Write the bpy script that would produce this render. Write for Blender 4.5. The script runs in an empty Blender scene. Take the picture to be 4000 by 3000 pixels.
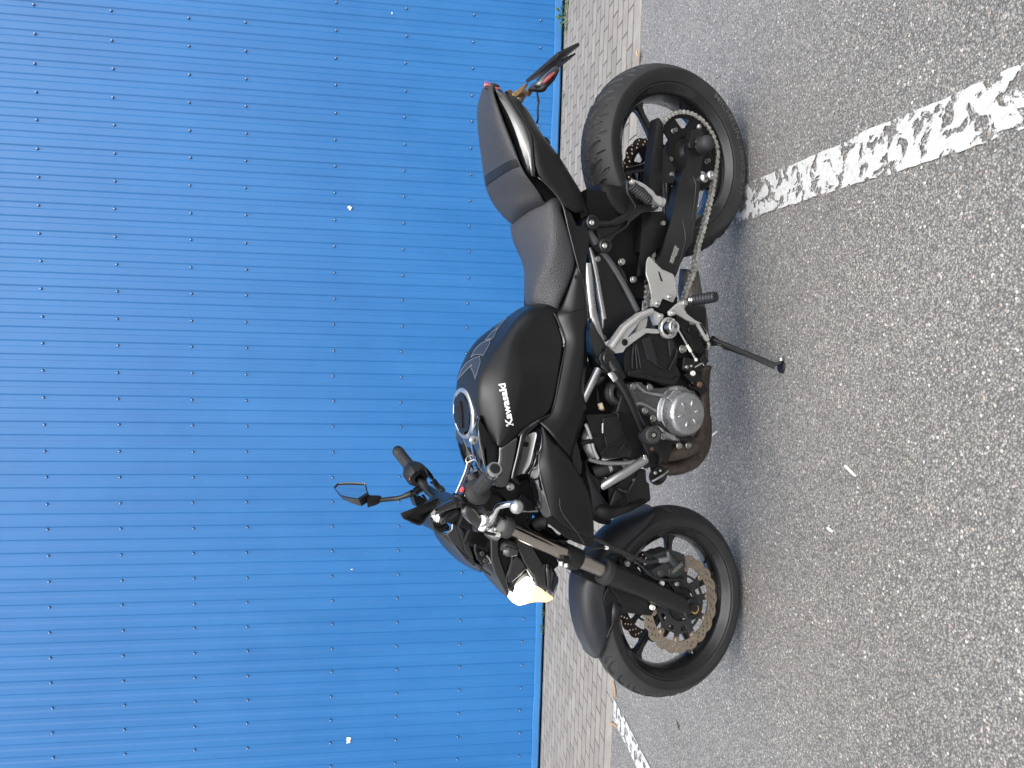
import bpy, bmesh, math, random
from mathutils import Vector, Matrix
from mathutils.bvhtree import BVHTree
from mathutils.geometry import tessellate_polygon
random.seed(7)
R = math.radians
PI = math.pi
S = bpy.context.scene
COL = S.collection

# ------------------------------------------------------------------ camera
FPX = 2690.0                                   # focal length in photo pixels (4000 wide)
CAMH = 1.0825
UR = Vector((0.99645331, 0.08245447, 0.01679469))      # right, up, forward of the upright phone view
UU = Vector((-0.02785753, 0.13491285, 0.99046579))
UF = Vector((-0.07940251, 0.98742077, -0.13673134))
cam = bpy.data.cameras.new('camera')
co = bpy.data.objects.new('camera', cam)
COL.objects.link(co)
mx = Matrix(((-UU.x, UR.x, -UF.x, 0), (-UU.y, UR.y, -UF.y, 0), (-UU.z, UR.z, -UF.z, CAMH), (0, 0, 0, 1)))
co.matrix_world = mx                            # the photo was taken with the phone turned on its side
cam.sensor_width = 36.0
cam.lens = FPX / 4000 * 36.0
cam.clip_start = 0.05
cam.clip_end = 500
S.camera = co

# ------------------------------------------------------------------ light
S.view_settings.view_transform = 'Standard'
S.view_settings.look = 'None'
S.view_settings.gamma = 1
S.view_settings.exposure = 0.9
SUN_EL, SUN_AZ = R(57), R(165)                  # azimuth measured from +Y (the wall) clockwise
w = bpy.data.worlds.new('World')
S.world = w
w.use_nodes = True
nt = w.node_tree
nt.nodes.clear()
out = nt.nodes.new('ShaderNodeOutputWorld')
bg = nt.nodes.new('ShaderNodeBackground')
sky = nt.nodes.new('ShaderNodeTexSky')
sky.sky_type = 'NISHITA'
sky.sun_disc = False
sky.sun_elevation = SUN_EL
sky.sun_rotation = SUN_AZ
sky.dust_density = 4.0
hs = nt.nodes.new('ShaderNodeHueSaturation')    # a bright, hazy, nearly white sky
hs.inputs['Saturation'].default_value = 0.10
bg.inputs['Strength'].default_value = 0.15
nt.links.new(sky.outputs[0], hs.inputs['Color'])
# thin cloud: brighter and darker patches
tc = nt.nodes.new('ShaderNodeTexCoord')
nz = nt.nodes.new('ShaderNodeTexNoise')
nz.inputs['Scale'].default_value = 2.2
nz.inputs['Detail'].default_value = 5
mr = nt.nodes.new('ShaderNodeMapRange')
mr.inputs['From Min'].default_value = 0.35
mr.inputs['From Max'].default_value = 0.65
mr.inputs['To Min'].default_value = 0.75
mr.inputs['To Max'].default_value = 1.35
mul = nt.nodes.new('ShaderNodeVectorMath')
mul.operation = 'SCALE'
nt.links.new(tc.outputs['Generated'], nz.inputs['Vector'])
nt.links.new(nz.outputs['Fac'], mr.inputs['Value'])
nt.links.new(hs.outputs[0], mul.inputs[0])
nt.links.new(mr.outputs[0], mul.inputs['Scale'])
nt.links.new(mul.outputs[0], bg.inputs['Color'])
nt.links.new(bg.outputs[0], out.inputs['Surface'])
sl = bpy.data.lights.new('sun', 'SUN')
sl.energy = 0.9
sl.angle = R(80)
sl.color = (1.0, 0.96, 0.9)
so = bpy.data.objects.new('sun', sl)
COL.objects.link(so)
sd = Vector((math.sin(SUN_AZ) * math.cos(SUN_EL), math.cos(SUN_AZ) * math.cos(SUN_EL), math.sin(SUN_EL)))
so.rotation_euler = sd.to_track_quat('Z', 'Y').to_euler()
so.location = sd * 30

# ------------------------------------------------------------------ materials
def newmat(name):
    m = bpy.data.materials.new(name)
    m.use_nodes = True
    return m, m.node_tree, m.node_tree.nodes['Principled BSDF']

def N(nt, kind, **kw):
    n = nt.nodes.new('ShaderNode' + kind)
    for k, v in kw.items():
        if k.startswith('i_'):
            n.inputs[k[2:].replace('_', ' ')].default_value = v
        else:
            setattr(n, k, v)
    return n

def mat(name, col, rough=0.5, metal=0.0, coat=0.0, bump=None, var=0.0, varscale=12, emit=None, spec=0.5, dust=0.0):
    """principled surface; bump=(scale, distance, kind); var = slow colour variation, dust = pale dust in patches"""
    m, nt, b = newmat(name)
    b.inputs['Base Color'].default_value = (*col, 1)
    b.inputs['Roughness'].default_value = rough
    b.inputs['Metallic'].default_value = metal
    b.inputs['Coat Weight'].default_value = coat
    b.inputs['Coat Roughness'].default_value = 0.04
    b.inputs['Specular IOR Level'].default_value = spec
    tc = N(nt, 'TexCoord')
    if bump:
        if bump[2] == 'voronoi':
            t = N(nt, 'TexVoronoi', i_Scale=bump[0])
            o = t.outputs['Distance']
        else:
            t = N(nt, 'TexNoise', i_Scale=bump[0], i_Detail=4.0)
            o = t.outputs['Fac']
        nt.links.new(tc.outputs['Object'], t.inputs['Vector'])
        bp = N(nt, 'Bump', i_Strength=1.0, i_Distance=bump[1])
        nt.links.new(o, bp.inputs['Height'])
        nt.links.new(bp.outputs[0], b.inputs['Normal'])
    if var or dust:
        t = N(nt, 'TexNoise', i_Scale=float(varscale), i_Detail=6.0, i_Roughness=0.65)
        nt.links.new(tc.outputs['Object'], t.inputs['Vector'])
        mr = N(nt, 'MapRange', i_From_Min=0.3, i_From_Max=0.72)
        nt.links.new(t.outputs['Fac'], mr.inputs['Value'])
        mx = N(nt, 'Mix', data_type='RGBA')
        nt.links.new(mr.outputs[0], mx.inputs['Factor'])
        mx.inputs['A'].default_value = (*[c * (1 - var) for c in col], 1)
        mx.inputs['B'].default_value = (*[c * (1 + var) + dust for c in col], 1)
        nt.links.new(mx.outputs['Result'], b.inputs['Base Color'])
        mr2 = N(nt, 'MapRange', i_To_Min=max(0.02, rough - 0.07), i_To_Max=min(1, rough + 0.09 + dust * 2))
        nt.links.new(t.outputs['Fac'], mr2.inputs['Value'])
        nt.links.new(mr2.outputs[0], b.inputs['Roughness'])
    if emit:
        b.inputs['Emission Color'].default_value = (*emit[0], 1)
        b.inputs['Emission Strength'].default_value = emit[1]
    return m

M = {}
M['gloss'] = mat('gloss_black_paint', (0.006, 0.0065, 0.008), 0.10, coat=1.0, var=0.1, spec=0.8)
M['satin'] = mat('satin_black_paint', (0.005, 0.0055, 0.0065), 0.33, var=0.2, varscale=5, dust=0.001, spec=0.4)
M['plastic'] = mat('textured_black_plastic', (0.0055, 0.006, 0.007), 0.42, spec=0.36, bump=(900, 0.0004, 'noise'), var=0.2, dust=0.003)
M['dark'] = mat('matt_black_plastic', (0.004, 0.004, 0.005), 0.6, spec=0.3, var=0.2)
M['fenderp'] = mat('grey_black_fender_plastic', (0.016, 0.017, 0.021), 0.36, spec=0.38, bump=(900, 0.0003, 'noise'), var=0.15)
M['rubber'] = mat('tyre_rubber', (0.015, 0.015, 0.0165), 0.6, bump=(500, 0.0004, 'noise'), var=0.25, varscale=9, dust=0.006)
M['grip'] = mat('grip_rubber', (0.018, 0.018, 0.02), 0.62, bump=(300, 0.0006, 'noise'))
M['rim'] = mat('gloss_black_wheel_paint', (0.006, 0.0065, 0.0075), 0.26, coat=0.3, var=0.2, dust=0.003)
M['powder'] = mat('black_powder_coat', (0.007, 0.0075, 0.0085), 0.30, var=0.2, dust=0.002)
M['seat'] = mat('grained_seat_vinyl', (0.040, 0.040, 0.045), 0.43, bump=(330, 0.0013, 'voronoi'), var=0.12, varscale=4)
M['seats'] = mat('grained_pillion_vinyl', (0.030, 0.030, 0.034), 0.5, bump=(300, 0.0010, 'voronoi'), var=0.12, varscale=4)
M['alu'] = mat('brushed_aluminium', (0.62, 0.62, 0.62), 0.34, metal=1.0, var=0.12, varscale=30)
M['silver'] = mat('silver_paint', (0.50, 0.50, 0.49), 0.38, metal=0.55, var=0.08, bump=(400, 0.0002, 'noise'))
M['frame'] = mat('grey_metallic_frame_paint', (0.42, 0.42, 0.43), 0.28, metal=0.85, var=0.08)
M['frameb'] = mat('dark_grey_frame_paint', (0.10, 0.10, 0.105), 0.4, metal=0.4, var=0.1)
M['bolt'] = mat('zinc_bolt', (0.42, 0.42, 0.40), 0.34, metal=0.9, var=0.2, varscale=60)
M['chrome'] = mat('polished_steel', (0.72, 0.72, 0.72), 0.13, metal=1.0)
M['stanchion'] = mat('hard_chromed_fork_tube', (0.50, 0.46, 0.42), 0.2, metal=1.0, var=0.06)
M['cover'] = mat('silver_engine_cover', (0.34, 0.345, 0.36), 0.27, metal=0.75, var=0.2, varscale=40, bump=(160, 0.0006, 'noise'))
M['cast'] = mat('grey_cast_engine', (0.075, 0.075, 0.078), 0.48, metal=0.4, var=0.3, varscale=25, bump=(250, 0.0006, 'noise'))
M['castb'] = mat('black_cast_engine', (0.011, 0.011, 0.012), 0.45, metal=0.2, var=0.3, varscale=25, bump=(250, 0.0005, 'noise'))
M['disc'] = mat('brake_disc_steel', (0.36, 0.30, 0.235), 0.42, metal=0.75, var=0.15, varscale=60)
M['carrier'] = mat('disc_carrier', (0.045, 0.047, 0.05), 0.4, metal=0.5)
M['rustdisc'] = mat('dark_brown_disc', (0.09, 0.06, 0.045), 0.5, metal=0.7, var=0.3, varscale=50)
M['chain'] = mat('greasy_chain_steel', (0.50, 0.49, 0.46), 0.45, metal=0.8, var=0.45, varscale=90)
M['exhaust'] = mat('heat_browned_exhaust', (0.085, 0.066, 0.056), 0.42, metal=0.6, var=0.45, varscale=45, dust=0.01)
M['muffler'] = mat('dirty_steel_muffler', (0.17, 0.16, 0.14), 0.5, metal=0.7, var=0.5, varscale=30)
M['rustm'] = mat('rusty_bracket_steel', (0.20, 0.12, 0.075), 0.5, metal=0.6, var=0.6, varscale=60)
M['brass'] = mat('yellow_zinc_steel', (0.80, 0.55, 0.25), 0.22, metal=1.0, var=0.3, varscale=50)
M['red'] = mat('red_switch_plastic', (0.62, 0.075, 0.085), 0.4)
M['redlens'] = mat('red_tail_lens', (0.42, 0.07, 0.08), 0.12, coat=1.0)
M['white'] = mat('white_print', (0.80, 0.80, 0.80), 0.5)
M['whitepl'] = mat('white_plastic', (0.75, 0.74, 0.70), 0.4)
M['cream'] = mat('cream_connector', (0.62, 0.55, 0.40), 0.5)
M['glass'] = mat('mirror_glass', (0.86, 0.88, 0.90), 0.02, metal=1.0)
M['smoke'] = mat('smoked_lens', (0.02, 0.02, 0.022), 0.18, coat=1.0)
M['amber'] = mat('amber_marker_lens', (0.9, 0.45, 0.14), 0.3, emit=((1.0, 0.62, 0.30), 1.1))
M['lamp'] = mat('lit_headlight_lens', (0.9, 0.88, 0.82), 0.2, emit=((1.0, 0.93, 0.80), 6.0))
M['strapb'] = mat('blue_black_lanyard', (0.05, 0.055, 0.10), 0.7)
M['label'] = mat('warning_label', (0.012, 0.012, 0.013), 0.35)
M['labelt'] = mat('warning_label_print', (0.42, 0.42, 0.40), 0.5)
M['sidewall'] = mat('sidewall_lettering', (0.075, 0.075, 0.075), 0.7)
M['fins'] = mat('radiator_fins', (0.03, 0.03, 0.032), 0.6, metal=0.3, bump=(700, 0.001, 'noise'))
M['dial'] = mat('instrument_screen', (0.012, 0.014, 0.02), 0.1, coat=1.0)
M['dialt'] = mat('instrument_segments', (0.75, 0.78, 0.82), 0.3, emit=((0.9, 0.95, 1.0), 0.35))
M['pad'] = mat('clear_edged_tank_pad', (0.024, 0.026, 0.032), 0.3)

# ------------------------------------------------------------------ bike frame and photo point helper
HEAD, LEAN = 0.107333, 0.333745
FW = Vector((-math.cos(HEAD), -math.sin(HEAD), 0))
LF = Vector((math.sin(HEAD), -math.cos(HEAD), 0))
ZZ = Vector((0, 0, 1))
cl, sn = math.cos(LEAN), math.sin(LEAN)
BX, BY, BZ = FW, LF * cl - ZZ * sn, LF * sn + ZZ * cl
BO = Vector((0.53979, 2.29253, 0.0036))
BM = Matrix(((BX.x, BY.x, BZ.x, BO.x), (BX.y, BY.y, BZ.y, BO.y), (BX.z, BY.z, BZ.z, BO.z), (0, 0, 0, 1)))
BMI = BM.inverted()
CO = Vector((0, 0, CAMH))
VIEW = dict(A=(2200, 200), B=(2200, 600), C=(2200, 1900), D=(2200, 2250), E=(1750, 150), F=(1750, 650), G=(1700, 1150),
            H=(2300, 1000), I=(2200, 1450), J=(1700, 1600), L=(1600, 1900), K=(1500, 1650), N=(1250, 1700), W=(0, 0))

def ray(fr, x, y):
    s = 1.0 if fr == 'W' else (600 / 2212 if fr in 'KN' else 800 / 2212)
    px, py = VIEW[fr][0] + x * s, VIEW[fr][1] + y * s
    return UR * ((1500 - py) / FPX) - UU * ((px - 2000) / FPX) + UF

def P(fr, x, y, yl):
    """a point measured in the photo, placed at its real distance yl from the bike's own centre plane (bike axes)"""
    d = BMI.to_3x3() @ ray(fr, x, y)
    o = BMI @ CO
    return o + d * ((yl - o.y) / d.y)

def GP(x, y, z=0.0):
    d = ray('W', x, y)
    return CO + d * ((z - CAMH) / d.z)

def WP(x, y, Y):
    d = ray('W', x, y)
    return CO + d * (Y / d.y)

# ------------------------------------------------------------------ mesh helpers
def link(name, me, m=None, parent=None):
    o = bpy.data.objects.new(name, me)
    COL.objects.link(o)
    if m is not None:
        for mm in (m if isinstance(m, (list, tuple)) else [m]):
            me.materials.append(M[mm] if isinstance(mm, str) else mm)
    if parent is not None:
        o.parent = parent
    return o

def from_bm(name, bm, m, parent, smooth=True, angle=32):
    me = bpy.data.meshes.new(name)
    bmesh.ops.recalc_face_normals(bm, faces=bm.faces[:])
    bm.to_mesh(me)
    bm.free()
    if smooth:
        me.shade_smooth()
        me.set_sharp_from_angle(angle=R(angle))
    return link(name, me, m, parent)

def mods(o, bevel=0, seg=2, sub=0, solid=0, off=-1):
    if solid:
        q = o.modifiers.new('solid', 'SOLIDIFY')
        q.thickness = solid
        q.offset = off
    if bevel:
        q = o.modifiers.new('bevel', 'BEVEL')
        q.width = bevel
        q.segments = seg
        q.limit_method = 'ANGLE'
        q.angle_limit = R(35)
        q.harden_normals = True
    if sub:
        q = o.modifiers.new('sub', 'SUBSURF')
        q.levels = q.render_levels = sub
    return o

def tag(o, label=None, cat=None, group=None, kind=None):
    for k, v in (('label', label), ('category', cat), ('group', group), ('kind', kind)):
        if v:
            o[k] = v
    return o

def empty(name, loc=(0, 0, 0), parent=None):
    o = bpy.data.objects.new(name, None)
    o.empty_display_size = 0.1
    COL.objects.link(o)
    o.location = loc
    if parent:
        o.parent = parent
    return o

def arr(fr, pts, y=None):
    """photo measurements -> bike points; a measurement may carry its own y"""
    out = []
    for p in pts:
        if isinstance(p, Vector):
            out.append(p)
            continue
        f = fr
        if isinstance(p[0], str):
            f, p = p[0], p[1:]
        out.append(P(f, p[0], p[1], p[2] if len(p) > 2 else y))
    return out

def plate(name, fr, pts, y, t, m, parent, bevel=0.0015, holes=(), seg=2, bm_out=None):
    """solid plate: outline in the xz plane (own y per point allowed), thickness t towards the bike's centre"""
    V = arr(fr, pts, y)
    bm = bmesh.new()
    ov = [bm.verts.new(v) for v in V]
    iv = [bm.verts.new(v - Vector((0, t, 0))) for v in V]
    n = len(V)
    tris = tessellate_polygon([[Vector((v.x, v.z, 0)) for v in V]])
    for a, b, c in tris:
        try:
            bm.faces.new((ov[a], ov[b], ov[c]))
            bm.faces.new((iv[a], iv[c], iv[b]))
        except ValueError:
            pass
    for i in range(n):
        j = (i + 1) % n
        bm.faces.new((ov[i], ov[j], iv[j], iv[i]))
    bmesh.ops.dissolve_limit(bm, angle_limit=R(1.0), verts=bm.verts[:], edges=bm.edges[:])
    o = from_bm(name, bm, m, parent, smooth=True)
    if bevel:
        mods(o, bevel, seg)
    return o

def holed(name, outer, holes, y0, t, m, parent, bevel=0.0008, mtx=None):
    """flat plate in the xz plane with real holes, centred on y0"""
    cu = bpy.data.curves.new('tmp', 'CURVE')
    cu.dimensions = '2D'
    cu.fill_mode = 'BOTH'
    for pl in [outer] + list(holes):
        s = cu.splines.new('POLY')
        s.points.add(len(pl) - 1)
        for i, (a, b) in enumerate(pl):
            s.points[i].co = (a, b, 0, 1)
        s.use_cyclic_u = True
    cu.extrude = max(1e-4, t / 2 - bevel)
    cu.bevel_depth = bevel
    cu.bevel_resolution = 1
    cu.offset = -bevel
    to = bpy.data.objects.new('tmp', cu)
    me = bpy.data.meshes.new_from_object(to)
    bpy.data.objects.remove(to)
    bpy.data.curves.remove(cu)
    me.name = name
    for v in me.vertices:
        a, b, c = v.co
        v.co = (a, y0 - c, b)
        if mtx is not None:
            v.co = mtx @ v.co
    me.shade_smooth()
    me.set_sharp_from_angle(angle=R(32))
    return link(name, me, m, parent)

def circ(r, n=48, cx=0, cz=0, ph=0):
    return [(cx + r * math.cos(ph + 2 * PI * i / n), cz + r * math.sin(ph + 2 * PI * i / n)) for i in range(n)]

def lathe(name, prof, m, parent, n=96, mtx=None, closed=False, angle=32, axis='y', cap=False):
    """revolve (radius, y) pairs about the y axis"""
    bm = bmesh.new()
    rings = []
    for r, y in prof:
        rings.append([bm.verts.new((r * math.cos(2 * PI * i / n), y, r * math.sin(2 * PI * i / n))) for i in range(n)])
    k = len(rings)
    for a in range(k if closed else k - 1):
        b = (a + 1) % k
        for i in range(n):
            j = (i + 1) % n
            bm.faces.new((rings[a][i], rings[a][j], rings[b][j], rings[b][i]))
    if cap:
        bm.faces.new(rings[0])
        bm.faces.new(rings[-1])
    if mtx is not None:
        bm.transform(mtx)
    return from_bm(name, bm, m, parent, angle=angle)

def frame_to(p, d):
    """matrix taking the local y axis to direction d at point p"""
    return Matrix.Translation(p) @ Vector(d).to_track_quat('Y', 'Z').to_matrix().to_4x4()

def add_cyl(bm, p, d, r, h, n=20, r2=None, bev=0.0):
    """cylinder from p along d, of height h"""
    r2 = r if r2 is None else r2
    mt = frame_to(p, d)
    prof = [(r, 0), (r2, h)] if not bev else [(r, 0), (r2, h - bev), (r2 - bev, h)]
    rings = [[bm.verts.new(mt @ Vector((q * math.cos(2 * PI * i / n), yy, q * math.sin(2 * PI * i / n)))) for i in range(n)] for q, yy in prof]
    for a, b in zip(rings, rings[1:]):
        for i in range(n):
            j = (i + 1) % n
            bm.faces.new((a[i], a[j], b[j], b[i]))
    bm.faces.new(rings[0])
    bm.faces.new(rings[-1])

def add_box(bm, c, s, rot=None):
    mt = Matrix.Translation(c) @ (rot.to_4x4() if rot else Matrix()) @ Matrix.Diagonal((s[0], s[1], s[2], 1))
    bmesh.ops.create_cube(bm, size=1, matrix=mt)

def spline(pts, n=8):
    """Catmull-Rom through points (Vector, radius)"""
    out = []
    k = len(pts)
    for i in range(k - 1):
        p0, p1, p2, p3 = pts[max(i - 1, 0)], pts[i], pts[i + 1], pts[min(i + 2, k - 1)]
        for j in range(n):
            t = j / n
            def cr(a, b, c, d):
                return 0.5 * ((2 * b) + (c - a) * t + (2 * a - 5 * b + 4 * c - d) * t * t + (3 * b - a - 3 * c + d) * t ** 3)
            out.append((cr(p0[0], p1[0], p2[0], p3[0]), cr(p0[1], p1[1], p2[1], p3[1])))
    out.append(pts[-1])
    return out

def add_tube(bm, pts, n=14, flat=1.0, cap=True):
    rings = []
    up = Vector((0, 0, 1))
    prev = None
    for i, (p, r) in enumerate(pts):
        a = pts[max(i - 1, 0)][0]
        b = pts[min(i + 1, len(pts) - 1)][0]
        t = (b - a).normalized()
        if prev is None:
            s = t.cross(Vector((0, 1, 0)))
            if s.length < 0.1:
                s = t.cross(Vector((1, 0, 0)))
        else:
            s = prev - t * prev.dot(t)
        s.normalize()
        prev = s
        q = t.cross(s)
        rings.append([bm.verts.new(p + s * (r * math.cos(2 * PI * k / n)) + q * (r * flat * math.sin(2 * PI * k / n))) for k in range(n)])
    for a, b in zip(rings, rings[1:]):
        for i in range(n):
            j = (i + 1) % n
            bm.faces.new((a[i], a[j], b[j], b[i]))
    if cap:
        bm.faces.new(rings[0])
        bm.faces.new(rings[-1])

def tube(name, fr, pts, r, m, parent, smooth=6, n=14, y=None, flat=1.0):
    V = arr(fr, pts, y)
    rr = r if isinstance(r, (list, tuple)) else [r] * len(V)
    q = list(zip(V, rr))
    if smooth:
        q = spline(q, smooth)
    bm = bmesh.new()
    add_tube(bm, q, n, flat)
    return from_bm(name, bm, m, parent, angle=50)

def bolt(name, p, d, r, h, m, parent, socket=True, washer=0):
    r, washer = r * 0.74, washer * 0.74
    bm = bmesh.new()
    if washer:
        add_cyl(bm, p - Vector(d) * 0.001, d, washer, 0.003, 20, bev=0.0008)
    if socket:
        n = 18
        mt = frame_to(p, d)
        prof = [(r, -0.001), (r, h * 0.6), (r * 0.85, h), (r * 0.5, h), (r * 0.45, h * 0.35), (0.0001, h * 0.35)]
        rings = [[bm.verts.new(mt @ Vector((q * math.cos(2 * PI * i / n), yy, q * math.sin(2 * PI * i / n)))) for i in range(n)] for q, yy in prof]
        for a, b in zip(rings, rings[1:]):
            for i in range(n):
                j = (i + 1) % n
                bm.faces.new((a[i], a[j], b[j], b[i]))
    else:
        add_cyl(bm, p, d, r, h, 6, bev=0.001)
    return from_bm(name, bm, m, parent)

def grid(name, rows, m, parent, solid=0.0, sub=2, crease_rows=(), mirror=False, close=False, off=-1, crease_edge=0.0):
    """surface through rows of points; crease_rows keep an edge line; mirror adds the far half (y -> -y)"""
    bm = bmesh.new()
    cr = bm.edges.layers.float.new('crease_edge')
    R_ = [[bm.verts.new(v) for v in r] for r in rows]
    n = len(R_[0])
    for a in range(len(R_) - 1):
        for i in range(n - 1):
            q = [R_[a][i], R_[a][i + 1], R_[a + 1][i + 1], R_[a + 1][i]]
            try:
                bm.faces.new(q)
            except ValueError:
                pass
    for k in crease_rows:
        kk, val = (k, 1.0) if not isinstance(k, tuple) else k
        for i in range(n - 1):
            e = bm.edges.get((R_[kk][i], R_[kk][i + 1]))
            if e:
                e[cr] = val
    if mirror:
        g = bmesh.ops.duplicate(bm, geom=bm.verts[:] + bm.edges[:] + bm.faces[:])
        vs = [x for x in g['geom'] if isinstance(x, bmesh.types.BMVert)]
        for v in vs:
            v.co.y = -v.co.y
        bmesh.ops.reverse_faces(bm, faces=[x for x in g['geom'] if isinstance(x, bmesh.types.BMFace)])
        bmesh.ops.remove_doubles(bm, verts=bm.verts[:], dist=0.0012)
    o = from_bm(name, bm, m, parent, smooth=True, angle=180 if sub else 22)
    if sub:
        q = o.modifiers.new('sub', 'SUBSURF')
        q.levels = q.render_levels = sub
        q.boundary_smooth = 'PRESERVE_CORNERS'
    if solid:
        q = o.modifiers.new('solid', 'SOLIDIFY')
        q.thickness = solid
        q.offset = off
    return o

def text_mesh(body, size, font_bold=0.0, extrude=0.0004, spacing=1.0):
    cu = bpy.data.curves.new('txt', 'FONT')
    cu.body = body
    cu.size = size
    cu.extrude = extrude
    cu.offset = font_bold
    cu.space_character = spacing
    cu.align_x = 'LEFT'
    cu.resolution_u = 3
    to = bpy.data.objects.new('txt', cu)
    me = bpy.data.meshes.new_from_object(to)
    bpy.data.objects.remove(to)
    bpy.data.curves.remove(cu)
    return me
# ------------------------------------------------------------------ the setting
KERB0, KERB1 = 3.47, 3.58
def sheet(name, x0, x1, y0, y1, z, m):
    me = bpy.data.meshes.new(name)
    me.from_pydata([(x0, y0, z), (x1, y0, z), (x1, y1, z), (x0, y1, z)], [], [(0, 1, 2, 3)])
    o = link(name, me, m)
    return tag(o, kind='structure')

# asphalt with exposed pale stones
m, nt, b = newmat('exposed_stone_asphalt')
tc = N(nt, 'TexCoord')
v1 = N(nt, 'TexVoronoi', i_Scale=210.0, i_Randomness=1.0)
v2 = N(nt, 'TexVoronoi', i_Scale=85.0, i_Randomness=1.0)
vn = N(nt, 'TexNoise', i_Scale=60.0, i_Detail=3.0)
for q in (v1, v2, vn):
    nt.links.new(tc.outputs['Object'], q.inputs['Vector'])
sx = N(nt, 'SeparateColor')
nt.links.new(v1.outputs['Color'], sx.inputs[0])
ramp = N(nt, 'ValToRGB')
e = ramp.color_ramp
e.elements[0].position = 0.0
e.elements[0].color = (0.17, 0.168, 0.165, 1)
e.elements[1].position = 1.0
e.elements[1].color = (0.50, 0.49, 0.47, 1)
for pos, c in ((0.35, (0.215, 0.21, 0.205)), (0.6, (0.26, 0.255, 0.247)), (0.82, (0.33, 0.325, 0.315)), (0.94, (0.34, 0.30, 0.265))):
    k = e.elements.new(pos)
    k.color = (*c, 1)
nt.links.new(sx.outputs[0], ramp.inputs[0])
gap = N(nt, 'MapRange', i_From_Min=0.35, i_From_Max=0.62, i_To_Min=1.0, i_To_Max=0.5)
nt.links.new(v1.outputs['Distance'], gap.inputs['Value'])
m1 = N(nt, 'Mix', data_type='RGBA', blend_type='MULTIPLY')
m1.inputs['Factor'].default_value = 1
nt.links.new(ramp.outputs[0], m1.inputs['A'])
nt.links.new(gap.outputs[0], m1.inputs['B'])
# larger bright stones
s2 = N(nt, 'SeparateColor')
nt.links.new(v2.outputs['Color'], s2.inputs[0])
pick = N(nt, 'Math', operation='GREATER_THAN')
pick.inputs[1].default_value = 0.88
nt.links.new(s2.outputs[0], pick.inputs[0])
near = N(nt, 'Math', operation='LESS_THAN')
near.inputs[1].default_value = 0.30
nt.links.new(v2.outputs['Distance'], near.inputs[0])
both = N(nt, 'Math', operation='MULTIPLY')
nt.links.new(pick.outputs[0], both.inputs[0])
nt.links.new(near.outputs[0], both.inputs[1])
m2 = N(nt, 'Mix', data_type='RGBA')
r2 = N(nt, 'ValToRGB')
r2.color_ramp.elements[0].color = (0.56, 0.555, 0.53, 1)
r2.color_ramp.elements[1].color = (0.38, 0.30, 0.26, 1)
r2.color_ramp.elements[1].position = 0.95
nt.links.new(s2.outputs[1], r2.inputs[0])
nt.links.new(both.outputs[0], m2.inputs['Factor'])
nt.links.new(m1.outputs['Result'], m2.inputs['A'])
nt.links.new(r2.outputs[0], m2.inputs['B'])
# slow stains
ns = N(nt, 'TexNoise', i_Scale=1.1, i_Detail=6.0, i_Roughness=0.6)
nt.links.new(tc.outputs['Object'], ns.inputs['Vector'])
ms = N(nt, 'MapRange', i_From_Min=0.3, i_From_Max=0.7, i_To_Min=0.86, i_To_Max=1.12)
nt.links.new(ns.outputs['Fac'], ms.inputs['Value'])
m3 = N(nt, 'Mix', data_type='RGBA', blend_type='MULTIPLY')
m3.inputs['Factor'].default_value = 1
nt.links.new(m2.outputs['Result'], m3.inputs['A'])
nt.links.new(ms.outputs[0], m3.inputs['B'])
nt.links.new(m3.outputs['Result'], b.inputs['Base Color'])
b.inputs['Roughness'].default_value = 0.75
bp = N(nt, 'Bump', i_Strength=0.9, i_Distance=0.0025)
inv = N(nt, 'Math', operation='SUBTRACT')
inv.inputs[0].default_value = 1
nt.links.new(v1.outputs['Distance'], inv.inputs[1])
nt.links.new(inv.outputs[0], bp.inputs['Height'])
nt.links.new(bp.outputs[0], b.inputs['Normal'])
M['asphalt'] = m
tag(sheet('asphalt_ground', -60, 60, -60, KERB0, 0.0, 'asphalt'))

# block paving
m, nt, b = newmat('grey_block_paving')
tc = N(nt, 'TexCoord')
mp = N(nt, 'Mapping')
nt.links.new(tc.outputs['Object'], mp.inputs['Vector'])
wob = N(nt, 'TexNoise', i_Scale=6.0, i_Detail=2.0)
nt.links.new(tc.outputs['Object'], wob.inputs['Vector'])
wm = N(nt, 'VectorMath', operation='MULTIPLY_ADD')
wm.inputs[1].default_value = (0.006, 0.006, 0)
nt.links.new(wob.outputs['Color'], wm.inputs[0])
nt.links.new(mp.outputs[0], wm.inputs[2])
br = N(nt, 'TexBrick')
br.offset = 0.5
br.inputs['Scale'].default_value = 1.0
br.inputs['Brick Width'].default_value = 0.20
br.inputs['Row Height'].default_value = 0.10
br.inputs['Mortar Size'].default_value = 0.0052
br.inputs['Mortar Smooth'].default_value = 0.25
br.inputs['Bias'].default_value = 0.0
br.inputs['Color1'].default_value = (0.275, 0.255, 0.23, 1)
br.inputs['Color2'].default_value = (0.215, 0.20, 0.183, 1)
br.inputs['Mortar'].default_value = (0.07, 0.062, 0.052, 1)
nt.links.new(wm.outputs[0], br.inputs['Vector'])
n1 = N(nt, 'TexNoise', i_Scale=9.0, i_Detail=8.0, i_Roughness=0.7)
nt.links.new(tc.outputs['Object'], n1.inputs['Vector'])
mr = N(nt, 'MapRange', i_From_Min=0.3, i_From_Max=0.7, i_To_Min=0.80, i_To_Max=1.15)
nt.links.new(n1.outputs['Fac'], mr.inputs['Value'])
mm = N(nt, 'Mix', data_type='RGBA', blend_type='MULTIPLY')
mm.inputs['Factor'].default_value = 1
nt.links.new(br.outputs['Color'], mm.inputs['A'])
nt.links.new(mr.outputs[0], mm.inputs['B'])
nt.links.new(mm.outputs['Result'], b.inputs['Base Color'])
b.inputs['Roughness'].default_value = 0.85
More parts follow.
